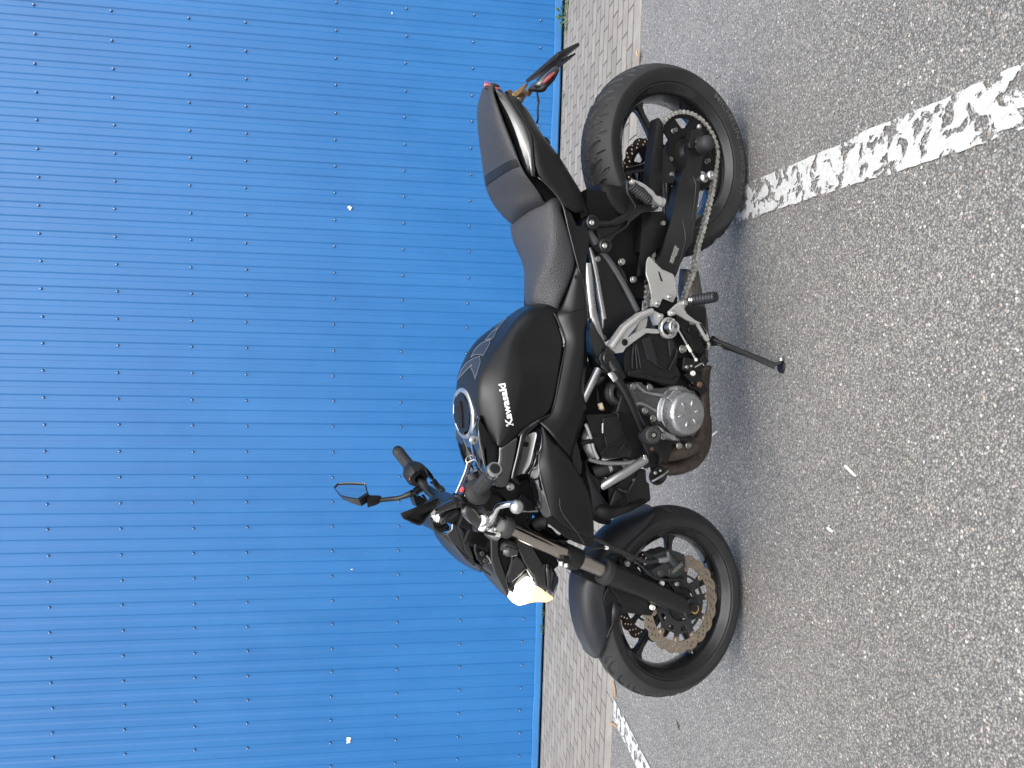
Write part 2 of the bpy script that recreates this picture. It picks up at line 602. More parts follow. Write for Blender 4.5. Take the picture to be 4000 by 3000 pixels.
bp = N(nt, 'Bump', i_Strength=0.7, i_Distance=0.004)
bp.invert = True
nt.links.new(br.outputs['Fac'], bp.inputs['Height'])
nt.links.new(bp.outputs[0], b.inputs['Normal'])
M['paving'] = m
tag(sheet('pavement', -60, 60, KERB1, 5.42, 0.002, 'paving'))
M['kerbc'] = mat('worn_kerb_concrete', (0.27, 0.25, 0.225), 0.85, bump=(120, 0.002, 'noise'), var=0.18, varscale=7)
bm = bmesh.new()
x = -30.0
while x < 30:                                    # flush kerb stones a metre long
    add_box(bm, (x + 0.5, (KERB0 + KERB1) / 2, -0.045), (0.994, KERB1 - KERB0 - 0.003, 0.10))
    x += 1.0
o = from_bm('kerb', bm, 'kerbc', None, smooth=False)
mods(o, 0.004, 2)
tag(o, kind='structure')
M['gutter'] = mat('dark_gutter_soil', (0.018, 0.016, 0.013), 0.95, bump=(90, 0.01, 'noise'), var=0.5, varscale=18)
tag(sheet('gutter', -60, 60, 5.42, 6.2, -0.05, 'gutter'))

# worn white bay lines
m, nt, b = newmat('worn_white_road_paint')
tc = N(nt, 'TexCoord')
n1 = N(nt, 'TexNoise', i_Scale=24.0, i_Detail=6.0, i_Roughness=0.62, i_Distortion=0.5)
n2 = N(nt, 'TexNoise', i_Scale=70.0, i_Detail=3.0)
for q in (n1, n2):
    nt.links.new(tc.outputs['Object'], q.inputs['Vector'])
ad = N(nt, 'Math', operation='MULTIPLY_ADD')
ad.inputs[1].default_value = 0.18
nt.links.new(n2.outputs['Fac'], ad.inputs[0])
nt.links.new(n1.outputs['Fac'], ad.inputs[2])
th = N(nt, 'MapRange', i_From_Min=0.61, i_From_Max=0.65)
nt.links.new(ad.outputs[0], th.inputs['Value'])
tr = N(nt, 'BsdfTransparent')
ms = N(nt, 'MixShader')
nt.links.new(th.outputs[0], ms.inputs[0])
nt.links.new(b.outputs[0], ms.inputs[1])
nt.links.new(tr.outputs[0], ms.inputs[2])
nt.links.new(ms.outputs[0], nt.nodes['Material Output'].inputs['Surface'])
mr = N(nt, 'MapRange', i_From_Min=0.3, i_From_Max=0.7, i_To_Min=0.42, i_To_Max=0.58)
nt.links.new(n2.outputs['Fac'], mr.inputs['Value'])
cc = N(nt, 'CombineColor')
for i in range(3):
    nt.links.new(mr.outputs[0], cc.inputs[i])
nt.links.new(cc.outputs[0], b.inputs['Base Color'])
b.inputs['Roughness'].default_value = 0.7
bp = N(nt, 'Bump', i_Strength=0.6, i_Distance=0.002)
nt.links.new(n2.outputs['Fac'], bp.inputs['Height'])
nt.links.new(bp.outputs[0], b.inputs['Normal'])
M['paint'] = m
def stripe(x0, x1, y0, y1, x0b=None, x1b=None):
    """painted bar with a ragged edge"""
    bm = bmesh.new()
    n = 260
    rnd = random.Random(int(x0 * 100))
    L, Rr = [], []
    a = b_ = 0
    for i in range(n + 1):
        t = i / n
        a = a * 0.7 + rnd.uniform(-1, 1) * 0.0025
        b_ = b_ * 0.7 + rnd.uniform(-1, 1) * 0.0025
        y = y0 + (y1 - y0) * t
        L.append(bm.verts.new((x0 + a, y, 0.004)))
        Rr.append(bm.verts.new((x1 + b_, y, 0.004)))
    for i in range(n):
        bm.faces.new((L[i], Rr[i], Rr[i + 1], L[i + 1]))
    return tag(from_bm('road_marking', bm, 'paint', None, smooth=False), kind='structure')
stripe(0.385, 0.505, -2.0, 3.45)
stripe(-2.085, -1.965, -2.0, 3.45)
stripe(2.86, 2.98, -2.0, 3.45)

# ------------------------------------------------------------------ the blue wall
wall = empty('corrugated_wall', (0, 5.50, 0))
tag(wall, 'bright blue corrugated metal wall behind the motorcycle', 'wall')
m, nt, b = newmat('blue_coated_steel')
tc = N(nt, 'TexCoord')
n1 = N(nt, 'TexNoise', i_Scale=0.9, i_Detail=5.0, i_Roughness=0.6)
mp = N(nt, 'Mapping')
mp.inputs['Scale'].default_value = (6, 1, 0.5)
n2 = N(nt, 'TexNoise', i_Scale=1.4, i_Detail=6.0, i_Roughness=0.7)
nt.links.new(tc.outputs['Object'], n1.inputs['Vector'])
nt.links.new(tc.outputs['Object'], mp.inputs['Vector'])
nt.links.new(mp.outputs[0], n2.inputs['Vector'])
av = N(nt, 'Math', operation='ADD')
nt.links.new(n1.outputs['Fac'], av.inputs[0])
nt.links.new(n2.outputs['Fac'], av.inputs[1])
mr = N(nt, 'MapRange', i_From_Min=0.75, i_From_Max=1.25)
nt.links.new(av.outputs[0], mr.inputs['Value'])
mx_ = N(nt, 'Mix', data_type='RGBA')
mx_.inputs['A'].default_value = (0.008, 0.118, 0.345, 1)
mx_.inputs['B'].default_value = (0.015, 0.145, 0.395, 1)
nt.links.new(mr.outputs[0], mx_.inputs['Factor'])
nt.links.new(mx_.outputs['Result'], b.inputs['Base Color'])
mr2 = N(nt, 'MapRange', i_From_Min=0.75, i_From_Max=1.25, i_To_Min=0.38, i_To_Max=0.5)
nt.links.new(av.outputs[0], mr2.inputs['Value'])
nt.links.new(mr2.outputs[0], b.inputs['Roughness'])
n3 = N(nt, 'TexNoise', i_Scale=3.0, i_Detail=2.0)
nt.links.new(tc.outputs['Object'], n3.inputs['Vector'])
bp = N(nt, 'Bump', i_Strength=0.5, i_Distance=0.006)
nt.links.new(n3.outputs['Fac'], bp.inputs['Height'])
nt.links.new(bp.outputs[0], b.inputs['Normal'])
M['blue'] = m
M['blue2'] = mat('blue_trim_paint', (0.035, 0.17, 0.42), 0.4, var=0.08, varscale=3)
X0 = 2.1974
bm = bmesh.new()
ring = []
k = -60
xs = []
while True:
    c = X0 + 0.1 * k
    if c > 9:
        break
    if c > -9:
        # valley (deep), flank, crown (proud), flank ; local y negative = towards the viewer
        for dx, dy in ((-0.017, 0), (0.017, 0), (0.026, -0.0065), (0.074, -0.0065)):
            xs.append((c + dx, dy))
    k += 1
zs = [0.055 + (7.0 - 0.055) * i / 14 for i in range(15)]
rows = [[bm.verts.new((x, y, z)) for x, y in xs] for z in zs]
for a, b_ in zip(rows, rows[1:]):
    for i in range(len(xs) - 1):
        bm.faces.new((a[i], a[i + 1], b_[i + 1], b_[i]))
o = from_bm('metal_sheet', bm, 'blue', wall, smooth=False)
mods(o, 0.004, 2)
# sheet laps: a thin overlapping edge each metre
bm = bmesh.new()
for k in range(-8, 9):
    xx = X0 + 1.0 * k - 0.0255 + 0.1 * 0.52
    add_box(bm, (xx, -0.0073, 3.53), (0.0014, 0.0014, 6.9))
from_bm('sheet_lap', bm, 'blue', wall, smooth=False)
# bottom trim: sloping sill with a folded drip edge, slightly wavy
bm = bmesh.new()
n = 300
pr = [(-0.012, 0.066), (-0.034, 0.060), (-0.036, 0.016), (-0.028, 0.012), (-0.028, 0.008)]
rr = []
for i in range(n + 1):
    x = -9 + 18 * i / n
    wv = 0.0022 * math.sin(x * 13) + 0.0018 * math.sin(x * 5.3 + 1)
    rr.append([bm.verts.new((x, y, z + (wv if j < 2 else wv * 0.3))) for j, (y, z) in enumerate(pr)])
for a, b_ in zip(rr, rr[1:]):
    for j in range(len(pr) - 1):
        bm.faces.new((a[j], b_[j], b_[j + 1], a[j + 1]))
o = from_bm('base_trim', bm, 'blue2', wall, smooth=False)
M['found'] = mat('dark_foundation', (0.012, 0.012, 0.012), 0.95)
bm = bmesh.new()
add_box(bm, (0, 0.05, -0.02), (18, 0.06, 0.14))
from_bm('foundation', bm, 'found', wall, smooth=False)
# screws
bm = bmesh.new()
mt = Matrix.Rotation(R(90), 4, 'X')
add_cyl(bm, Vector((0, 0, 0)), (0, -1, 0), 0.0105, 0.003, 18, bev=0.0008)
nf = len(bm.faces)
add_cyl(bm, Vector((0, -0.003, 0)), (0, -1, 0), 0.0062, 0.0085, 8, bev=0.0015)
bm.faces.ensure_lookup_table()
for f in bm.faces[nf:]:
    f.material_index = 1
M['screwm'] = mat('pale_blue_screw_cap', (0.22, 0.38, 0.62), 0.3, metal=0.3)
M['wash_shadow_m'] = mat('washer_with_painted_shadow', (0.010, 0.03, 0.09), 0.5)  # rubber washer, coloured near-black so the ring also paints the screw's shadow
SCR = ('wash_shadow_m', 'screwm')
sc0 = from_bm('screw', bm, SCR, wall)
ZS = [3.819, 3.302, 2.778, 2.381, 1.730, 1.210, 0.6965, 0.177]
rnd = random.Random(3)
spots = []
for z in ZS:
    for c in range(-1, 31):
        spots.append((X0 - 0.2 * c + rnd.uniform(-0.004, 0.004), z + rnd.uniform(-0.004, 0.004)))
spots.sort(key=lambda s: (s[0] + 0.2) ** 2 + (s[1] - 1.1) ** 2 * 0.6)
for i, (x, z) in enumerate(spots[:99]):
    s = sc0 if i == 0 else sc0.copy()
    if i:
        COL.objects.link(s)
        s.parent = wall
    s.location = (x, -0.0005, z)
bm = bmesh.new()
tmp = bmesh.new()
tmp.from_mesh(sc0.data)
base = [(v.co.copy()) for v in tmp.verts]
faces = [([v.index for v in f.verts], f.material_index) for f in tmp.faces]
tmp.free()
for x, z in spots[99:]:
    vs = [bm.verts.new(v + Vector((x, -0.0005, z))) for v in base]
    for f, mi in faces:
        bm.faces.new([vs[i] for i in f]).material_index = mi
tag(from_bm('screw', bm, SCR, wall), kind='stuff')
# bird dropping and torn sticker on the sheets
def blob(name, cx, cy, Y, r, m, parent, seed, sx=1, sz=1, n=18, th=0.0015):
    rn = random.Random(seed)
    c = WP(cx, cy, Y)
    bm = bmesh.new()
    pts = []
    for i in range(n):
        q = r * rn.uniform(0.45, 1.15)
        pts.append(Vector((c.x + q * sx * math.cos(2 * PI * i / n), 0, c.z + q * sz * math.sin(2 * PI * i / n))))
    a = [bm.verts.new((p.x, Y - 5.50, p.z)) for p in pts]
    b_ = [bm.verts.new((p.x, Y - 5.50 - th, p.z)) for p in pts]
    bm.faces.new(b_)
    for i in range(n):
        j = (i + 1) % n
        bm.faces.new((a[i], a[j], b_[j], b_[i]))
    return from_bm(name, bm, m, parent, smooth=False)
M['guano'] = mat('dried_white_dropping', (0.78, 0.78, 0.76), 0.8)
blob('dropping', 1367, 812, 5.490, 0.018, 'guano', wall, 5)
blob('dropping', 1531, 51, 5.490, 0.010, 'guano', wall, 9, 1.2, 0.5)
blob('dropping', 1374, 2224, 5.490, 0.007, 'guano', wall, 11, 0.6, 1.6)
bm = bmesh.new()
stk = [(1353, 2880), (1370, 2880), (1371, 2889), (1364, 2890), (1370, 2896), (1366, 2902), (1352, 2904), (1355, 2895), (1352, 2890), (1355, 2885)]
V = [WP(a, b_, 5.4895) for a, b_ in stk]
f0 = [bm.verts.new((v.x, v.y - 5.50, v.z)) for v in V]
f1 = [bm.verts.new((v.x, v.y - 5.50 - 0.0006, v.z)) for v in V]
bm.faces.new(f1)
for i in range(len(V)):
    j = (i + 1) % len(V)
    bm.faces.new((f0[i], f0[j], f1[j], f1[i]))
tag(from_bm('torn_sticker', bm, 'whitepl', wall, smooth=False))
# ------------------------------------------------------------------ the motorcycle
import numpy as np
BIKE = empty('motorcycle')
BIKE.matrix_world = BM
tag(BIKE, 'black naked motorcycle leaning on its side stand with its headlight lit', 'motorcycle')
YC = Vector((0, 1, 0))

def groove_depth(s, y, lines):
    """depth of the tread grooves at positions s (along) and y (across)"""
    d = np.zeros_like(s)
    for pts, w0, dep in lines:
        best = np.full_like(s, 9.0)
        wid = np.zeros_like(s)
        tot = len(pts) - 1
        for k in range(tot):
            (ax, ay), (bx, by) = pts[k], pts[k + 1]
            vx, vy = bx - ax, by - ay
            t = np.clip(((s - ax) * vx + (y - ay) * vy) / (vx * vx + vy * vy), 0, 1)
            dist = np.hypot(s - ax - vx * t, y - ay - vy * t)
            u = (k + t) / tot
            ww = w0 * (0.45 + 0.9 * np.sin(np.clip(u, 0, 1) * math.pi))
            upd = dist < best
            best = np.where(upd, dist, best)
            wid = np.where(upd, ww, wid)
        q = np.clip(1.25 - best / np.maximum(wid, 1e-5), 0, 1)
        d = np.maximum(d, dep * np.clip(q * 4, 0, 1))
    return d

def tyre(name, RR, RS, W2, bead, nb, lines, parent, mtx):
    pitch = 2 * PI * RR / nb
    seg = 52
    n = nb * seg
    crown = 46
    prof = [(bead[0] - 0.006, bead[1] - 0.012), (bead[0], bead[1]), (bead[0] + 0.003, bead[1] + 0.004),
            (bead[0] + 0.006, bead[1] + 0.0045), (bead[0] + 0.018, bead[1] + (W2 - bead[1]) * 0.80), (bead[0] + 0.028, W2 * 0.985), (RS - 0.005, W2), (RS - 0.0012, W2 * 0.998)]
    cr = []
    for i in range(crown + 1):
        a = 1 - 2 * i / crown
        cr.append((RR - (RR - RS) * abs(a) ** 2.05, a * W2 * 0.992))
    full = prof + cr + [(r, -y) for r, y in reversed(prof)]
    c0, c1 = len(prof), len(prof) + len(cr)
    rr = np.array([p[0] for p in full])
    yy = np.array([p[1] for p in full])
    th = np.arange(n) * 2 * PI / n
    Rg = np.repeat(rr[:, None], n, 1)
    Yg = np.repeat(yy[:, None], n, 1)
    sg = np.repeat((th * RR)[None, :], len(full), 0)
    dep = np.zeros_like(Rg)
    for side, off in ((1, 0.0), (-1, pitch * 0.5)):
        ss = np.mod(sg + off, pitch)
        for sh in (-pitch, 0, pitch):
            dd = groove_depth(ss + sh, Yg * side, lines)
            dep = np.maximum(dep, np.where(Yg * side > 0, dd, 0))
    mask = np.zeros((len(full), 1))
    mask[c0:c1] = 1
    Rg = Rg - dep * mask
    X = Rg * np.cos(th)[None, :]
    Z = Rg * np.sin(th)[None, :]
    V = np.stack([X, Yg, Z], -1).reshape(-1, 3)
    k = len(full)
    idx = np.arange(k * n).reshape(k, n)
    a = idx[:-1, :]
    b_ = np.roll(idx, -1, 1)[:-1, :]
    c = np.roll(idx, -1, 1)[1:, :]
    d = idx[1:, :]
    F = np.stack([a, b_, c, d], -1).reshape(-1, 4)
    me = bpy.data.meshes.new(name)
    me.from_pydata(V.tolist(), [], F.tolist())
    me.transform(mtx)
    me.shade_smooth()
    me.set_sharp_from_angle(angle=R(28))
    return link(name, me, 'rubber', parent)

def rim(name, w, phase, mtx, fork=False):
    """cast wheel: barrel, five spokes and hub in one piece"""
    bm = bmesh.new()
    prof = [(0.2317, w), (0.2317, w - 0.004), (0.226, w - 0.006), (0.214, w - 0.020), (0.208, 0.0), (0.214, -w + 0.020), (0.226, -w + 0.006),
            (0.2317, -w + 0.004), (0.2317, -w), (0.2275, -w), (0.221, -w + 0.007), (0.210, -w + 0.016), (0.2035, -w + 0.024), (0.1995, -0.012),
            (0.1965, 0.0), (0.1995, 0.012), (0.2035, w - 0.024), (0.210, w - 0.016), (0.221, w - 0.007), (0.2275, w)]
    n = 144
    rings = [[bm.verts.new((r * math.cos(2 * PI * i / n), y, r * math.sin(2 * PI * i / n))) for i in range(n)] for r, y in prof]
    for k in range(len(rings)):
        a, b_ = rings[k], rings[(k + 1) % len(rings)]
        for i in range(n):
            j = (i + 1) % n
            bm.faces.new((a[i], a[j], b_[j], b_[i]))
    for k in range(5):
        an = phase + k * 2 * PI / 5
        d = Vector((math.cos(an), 0, math.sin(an)))
        s = Vector((-math.sin(an), 0, math.cos(an)))
        pr = []
        for r, wd, th in ((0.028, 0.030, 0.034), (0.06, 0.021, 0.030), (0.12, 0.0145, 0.024), (0.165, 0.0135, 0.021), (0.185, 0.017, 0.024), (0.1995, 0.032, 0.034)):
            q = [(wd * 0.7, th / 2), (wd, th * 0.25), (wd, -th * 0.25), (wd * 0.7, -th / 2), (-wd * 0.7, -th / 2), (-wd, -th * 0.25), (-wd, th * 0.25), (-wd * 0.7, th / 2), (-wd * 0.25, th / 2 - 0.004), (wd * 0.25, th / 2 - 0.004)]
            pr.append([bm.verts.new(d * r + s * (a * 0.8) + YC * y) for a, y in q])
        for a, b_ in zip(pr, pr[1:]):
            for i in range(10):
                j = (i + 1) % 10
                bm.faces.new((a[i], a[j], b_[j], b_[i]))
        bm.faces.new(pr[0])
        bm.faces.new(pr[-1])
    add_cyl(bm, Vector((0, -0.055, 0)), (0, 1, 0), 0.036, 0.11, 32, bev=0.004)
    add_cyl(bm, Vector((0, -0.075, 0)), (0, 1, 0), 0.024, 0.15, 32)
    # valve
    an = phase + PI / 5 + 0.25
    d = Vector((math.cos(an), 0, math.sin(an)))
    add_cyl(bm, d * 0.205 + YC * 0.012, -d * 0.9 + YC * 0.35, 0.004, 0.028, 10)
    bm.transform(mtx)
    return from_bm(name, bm, 'rim', BIKE, angle=38)

def ring_plate(name, ro, ri, y, t, m, parent, mtx, petals=0, amp=0.003, holes=(), n=240, bevel=0.0006, inner=None):
    pts = []
    for i in range(n):
        a = 2 * PI * i / n
        r = ro
        if petals:
            r = ro - amp * (0.5 - 0.5 * math.cos(a * petals)) ** 2
        pts.append((r * math.cos(a), r * math.sin(a)))
    hl = [inner if inner else circ(ri, 96)] + list(holes)
    return holed(name, pts, hl, y, t, m, parent, bevel, mtx)

def disc_holes(r0, r1, count, hr=0.0036):
    hs = []
    for i in range(count):
        a = 2 * PI * i / count
        for k, (rr, off) in enumerate(((r0, 0.0), ((r0 + r1) / 2, 0.33), (r1, 0.66))):
            b_ = a + off * 2 * PI / count
            hs.append(circ(hr, 10, rr * math.cos(b_), rr * math.sin(b_)))
    return hs

RR_, RF_, WB = 0.3099, 0.2971, 1.4022
# rear wheel
mr_ = Matrix.Translation((0, 0, RR_))
RW = rim('wheel', 0.064, R(143), mr_)
LR = [([(0.000, 0.008), (0.022, 0.018), (0.044, 0.040), (0.058, 0.050)], 0.0072, 0.0060),
      ([(0.044, 0.014), (0.056, 0.030), (0.080, 0.044), (0.088, 0.062)], 0.0026, 0.0050),
      ([(0.072, 0.006), (0.092, 0.018), (0.110, 0.040), (0.121, 0.050)], 0.0058, 0.0060),
      ([(0.012, 0.044), (0.030, 0.066)], 0.0034, 0.0045)]
ty = tyre('tyre', RR_, 0.2705, 0.080, (0.2322, 0.064), 16, LR, RW, mr_)
ty['label'] = 'wide worn rear tyre'
def arc_text(body, a0, a1, r, h, y, mtx, m, parent, name, tilt=0.0):
    me = text_mesh(body, 1.0, 0.012, 0.0, 1.0)
    xs_ = [v.co.x for v in me.vertices]
    ys_ = [v.co.y for v in me.vertices]
    x0, x1, y1 = min(xs_), max(xs_), max(ys_)
    y0 = min(ys_)
    for v in me.vertices:
        t = (v.co.x - x0) / (x1 - x0)
        a = a0 + (a1 - a0) * t
        q = (v.co.y - y0) / (y1 - y0) - 0.5
        rr = r + q * h
        v.co = mtx @ Vector((rr * math.cos(a), y - q * h * tilt, rr * math.sin(a)))
    return link(name, me, m, parent)
arc_text('MICHELIN', R(211), R(248), 0.2555, 0.018, 0.0806, mr_, 'sidewall', RW, 'tyre_lettering', -0.06)
arc_text('160/60 ZR 17', R(254), R(290), 0.2555, 0.015, 0.0806, mr_, 'sidewall', RW, 'tyre_lettering', -0.06)

# rear sprocket with real cut-outs
def cutouts(n, r0, r1, half, ph=0):
    hs = []
    for k in range(n):
        a = ph + 2 * PI * k / n
        o = [(r1, a + half * t) for t in (-1, -0.5, 0, 0.5, 1)] + [(r0, a + half * 0.55 * t) for t in (1, 0, -1)]
        hs.append([(r * math.cos(b_), r * math.sin(b_)) for r, b_ in o])
    return hs
SPR = 0.1235
tm = Matrix.Translation((0, 0.098, 0)) @ mr_
nteeth = 46
po = []
for i in range(nteeth * 6):
    a = 2 * PI * i / (nteeth * 6)
    po.append(((SPR + 0.003 * math.cos(a * nteeth)) * math.cos(a), (SPR + 0.003 * math.cos(a * nteeth)) * math.sin(a)))
spk = holed('sprocket', po, [circ(0.050, 48)] + cutouts(5, 0.076, 0.108, R(19), R(100)), 0, 0.006, 'dark', RW, 0.0006, tm)
for k in range(5):
    a = R(100 + 36) + 2 * PI * k / 5
    bolt('bolt', Vector((0.080 * math.cos(a), 0.101, RR_ + 0.080 * math.sin(a))), YC, 0.0095, 0.012, 'bolt', RW, True, 0.011)
lathe('sprocket_hub', [(0.062, 0.060), (0.066, 0.085), (0.060, 0.094), (0.030, 0.098), (0.024, 0.112)], 'castb', RW, 48, mr_)
# rear brake disc on the far side
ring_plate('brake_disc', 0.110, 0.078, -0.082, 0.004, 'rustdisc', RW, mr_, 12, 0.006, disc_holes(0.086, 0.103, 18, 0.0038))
holed('disc_carrier', circ(0.080, 60), [circ(0.035, 40)] + cutouts(6, 0.045, 0.070, R(16)), -0.080, 0.004, 'dark', RW, 0.0006, mr_)

# front wheel, turned with the steering
DST = 0.049326
RK = R(24)
ax = Vector((-math.sin(RK), 0, math.cos(RK)))
pv = Vector((1.51, 0, 0))
STEER = Matrix.Translation(pv) @ Matrix.Rotation(DST, 4, ax) @ Matrix.Translation(-pv)
mf_ = STEER @ Matrix.Translation((WB, 0, RF_))
FWH = rim('wheel', 0.051, R(184), mf_)
LFt = [([(0.004, 0.010), (0.030, 0.022), (0.056, 0.042)], 0.0058, 0.0055),
       ([(0.050, 0.012), (0.070, 0.028), (0.078, 0.044)], 0.0018, 0.0035),
       ([(0.072, 0.006), (0.100, 0.020), (0.120, 0.038)], 0.0050, 0.0055)]
tyre('tyre', RF_, 0.2600, 0.0605, (0.2322, 0.051), 15, LFt, FWH, mf_)
for side in (1, -1):
    y = 0.066 * side
    ph = R(12)
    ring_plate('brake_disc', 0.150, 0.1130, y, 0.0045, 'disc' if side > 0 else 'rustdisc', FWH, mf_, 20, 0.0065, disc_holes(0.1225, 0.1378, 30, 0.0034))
    outl = []
    for i in range(360):
        a = 2 * PI * i / 360
        q = ((a - ph) / (2 * PI / 10)) % 1.0
        q = min(q, 1 - q) * (2 * PI / 10)
        r = 0.104 if q < R(5.5) else 0.090
        outl.append((r * math.cos(a), r * math.sin(a)))
    holed('disc_carrier', outl, [circ(0.052, 60)] + cutouts(10, 0.068, 0.083, R(11), ph + PI / 10), y + 0.001 * side, 0.005, 'carrier', FWH, 0.0008, mf_)
    for k in range(10):
        a = ph + 2 * PI * k / 10
        c = mf_ @ Vector((0.1078 * math.cos(a), y + 0.0026 * side, 0.1078 * math.sin(a)))
        dd = mf_.to_3x3() @ (YC * side)
        bm = bmesh.new()
        add_cyl(bm, c - dd * 0.004, dd, 0.0105, 0.0055, 20)
        add_cyl(bm, c, dd, 0.0082, 0.0040, 20, bev=0.001)
        add_cyl(bm, c + dd * 0.003, dd, 0.0042, 0.0024, 16)
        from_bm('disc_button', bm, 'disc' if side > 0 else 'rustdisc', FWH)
lathe('sensor_ring', [(0.030, 0.050), (0.046, 0.052), (0.050, 0.060), (0.046, 0.068), (0.034, 0.070), (0.020, 0.085)], 'castb', FWH, 48, mf_)

# ------------------------------------------------------------------ chain
def chain_obj():
    y0 = 0.1
    pc = 0.015875
    # path: upper run, wrap, lower run (photo points)
    front = P('H', 800, 800, y0)
    wrap = []
    for k in range(25):
        a = R(118) + (R(262) - R(118)) * k / 24       # goes round the back of the sprocket
        wrap.append(Vector((SPR * math.cos(a), y0, RR_ + SPR * math.sin(a))))
    low = [P('B', 1600, 440, y0), P('B', 1560, 610, y0), P('B', 1505, 830, y0), P('B', 1450, 1010, y0), P('B', 1420, 1200, y0), P('H', 1135, 170, y0), P('H', 1095, 260, y0), P('H', 1045, 390, y0), P('H', 1000, 560, y0)]
    up = [P('H', 690, 640, y0), P('H', 618, 545, y0), P('H', 632, 430, y0), P('H', 640, 280, y0), P('B', 925, 1330, y0), P('B', 960, 1110, y0)]
    path = up + wrap + low
    cu = []
    for i in range(len(path) - 1):
        seg = (path[i + 1] - path[i]).length
        for j in range(max(1, int(seg / 0.002))):
            cu.append(path[i].lerp(path[i + 1], j / max(1, int(seg / 0.002))))
    pts = [cu[0]]
    for q in cu:
        if (q - pts[-1]).length >= pc:
            pts.append(pts[-1] + (q - pts[-1]).normalized() * pc)
    bm = bmesh.new()
    for i in range(len(pts) - 1):
        a, b_ = pts[i], pts[i + 1]
        d = (b_ - a).normalized()
        nn = Vector((-d.z, 0, d.x))
        inner = i % 2
        ys = (0.0040, 0.0058) if inner else (0.0066, 0.0086)
        for sg in (1, -1):
            outl = []
            for k in range(9):
                t = -PI / 2 + PI * k / 8
                outl.append(b_ + d * 0.0074 * math.cos(t) * 0.85 + nn * 0.0074 * math.sin(t))
            outl.append((a + b_) / 2 + nn * 0.0048)
            for k in range(9):
                t = PI / 2 + PI * k / 8
                outl.append(a + d * 0.0074 * math.cos(t) * 0.85 + nn * 0.0074 * math.sin(t))
            outl.append((a + b_) / 2 - nn * 0.0048)
            f = [bm.verts.new(p + YC * sg * ys[0]) for p in outl]
            g = [bm.verts.new(p + YC * sg * ys[1]) for p in outl]
            bm.faces.new(f)
            bm.faces.new(g)
            for k in range(len(f)):
                j = (k + 1) % len(f)
                bm.faces.new((f[k], f[j], g[j], g[k]))
        add_cyl(bm, a - YC * 0.0096, YC, 0.0029, 0.0195, 10)
        add_cyl(bm, a - YC * 0.004, YC, 0.0050, 0.008, 10)
    return from_bm('drive_chain', bm, 'chain', BIKE)
chain_obj()
# ------------------------------------------------------------------ swingarm, guard, pegs
def bp(name, fr, x, y, yl, r, h, m='bolt', parent=None, socket=True, washer=0):
    return bolt(name, P(fr, x, y, yl), YC, r, h, m, parent or BIKE, socket, washer)

sw = plate('swingarm', 'B', [('A', 1392, 850), ('A', 1440, 838), ('A', 1490, 850), ('A', 1530, 905), ('A', 1545, 990), ('A', 1540, 1090), ('A', 1500, 1190), ('A', 1488, 1300),
           ('A', 1485, 1420), (1478, 330), (1466, 450), (1446, 620), (1425, 760), (1405, 880), (1396, 960), (1330, 1040), (1300, 1125), (1262, 1200), (1232, 1290), (1180, 1400),
           (1000, 1500), (960, 1380), (1032, 1180), (1062, 1080), (1110, 900), (1162, 740), (1204, 560), (1252, 330), (1292, 190), ('A', 1330, 1255), ('A', 1345, 1150), ('A', 1362, 960)],
           0.128, 0.034, 'powder', BIKE, 0.006, seg=3)
# far arm
plate('swingarm', 'B', [(v.x, v.z) for v in []] if False else
      [Vector((-0.03, -0.105, RR_ + 0.028)), Vector((0.05, -0.105, RR_ + 0.035)), Vector((0.30, -0.10, RR_ + 0.07)), Vector((0.50, -0.095, RR_ + 0.09)), Vector((0.50, -0.095, RR_ + 0.02)), Vector((0.28, -0.10, RR_ - 0.005)), Vector((0.04, -0.105, RR_ - 0.028)), Vector((-0.03, -0.105, RR_ - 0.024))],
      0, 0.03, 'powder', BIKE, 0.005)
tube('swingarm_rib', 'B', [(1400, 236, 0.1285), (1436, 335, 0.1285), (1428, 430, 0.1285), (1408, 600, 0.1285), (1380, 735, 0.1285)], 0.0022, 'powder', sw, 0, 8)
tube('swingarm_rib', 'B', [(1285, 716, 0.1285), (1306, 800, 0.1285), (1320, 880, 0.1285), (1319, 950, 0.1285), (1270, 1120, 0.1285), (1222, 1262, 0.1285), (1195, 1280, 0.1285)], 0.0022, 'powder', sw, 0, 8)
lb = plate('warning_label', 'B', [(1200, 962), (1275, 990), (1270, 1030), (1205, 1215), (1130, 1185), (1140, 1150)], 0.1287, 0.0005, 'label', sw, 0)
# label print: short text-like lines
bm = bmesh.new()
rn = random.Random(4)
def lerp2(a, b, t):
    return (a[0] + (b[0] - a[0]) * t, a[1] + (b[1] - a[1]) * t)
for k in range(5):
    u = 0.14 + 0.17 * k
    a0 = lerp2((1205, 975), (1265, 1000), u)
    a1 = lerp2((1140, 1180), (1200, 1200), u)
    t = 0.05 + rn.uniform(0, 0.1)
    while t < (0.95 if k != 4 else 0.5):
        w_ = rn.uniform(0.05, 0.16)
        p0, p1 = P('B', *lerp2(a0, a1, t), 0.1288), P('B', *lerp2(a0, a1, min(0.97, t + w_)), 0.1288)
        dd = (p1 - p0).normalized().cross(YC) * 0.0011
        f = [bm.verts.new(q + YC * 0.0002) for q in (p0 - dd, p1 - dd, p1 + dd, p0 + dd)]
        bm.faces.new(f)
        t += w_ + 0.03
tag(from_bm('label_print', bm, 'labelt', sw, smooth=False), kind=None)
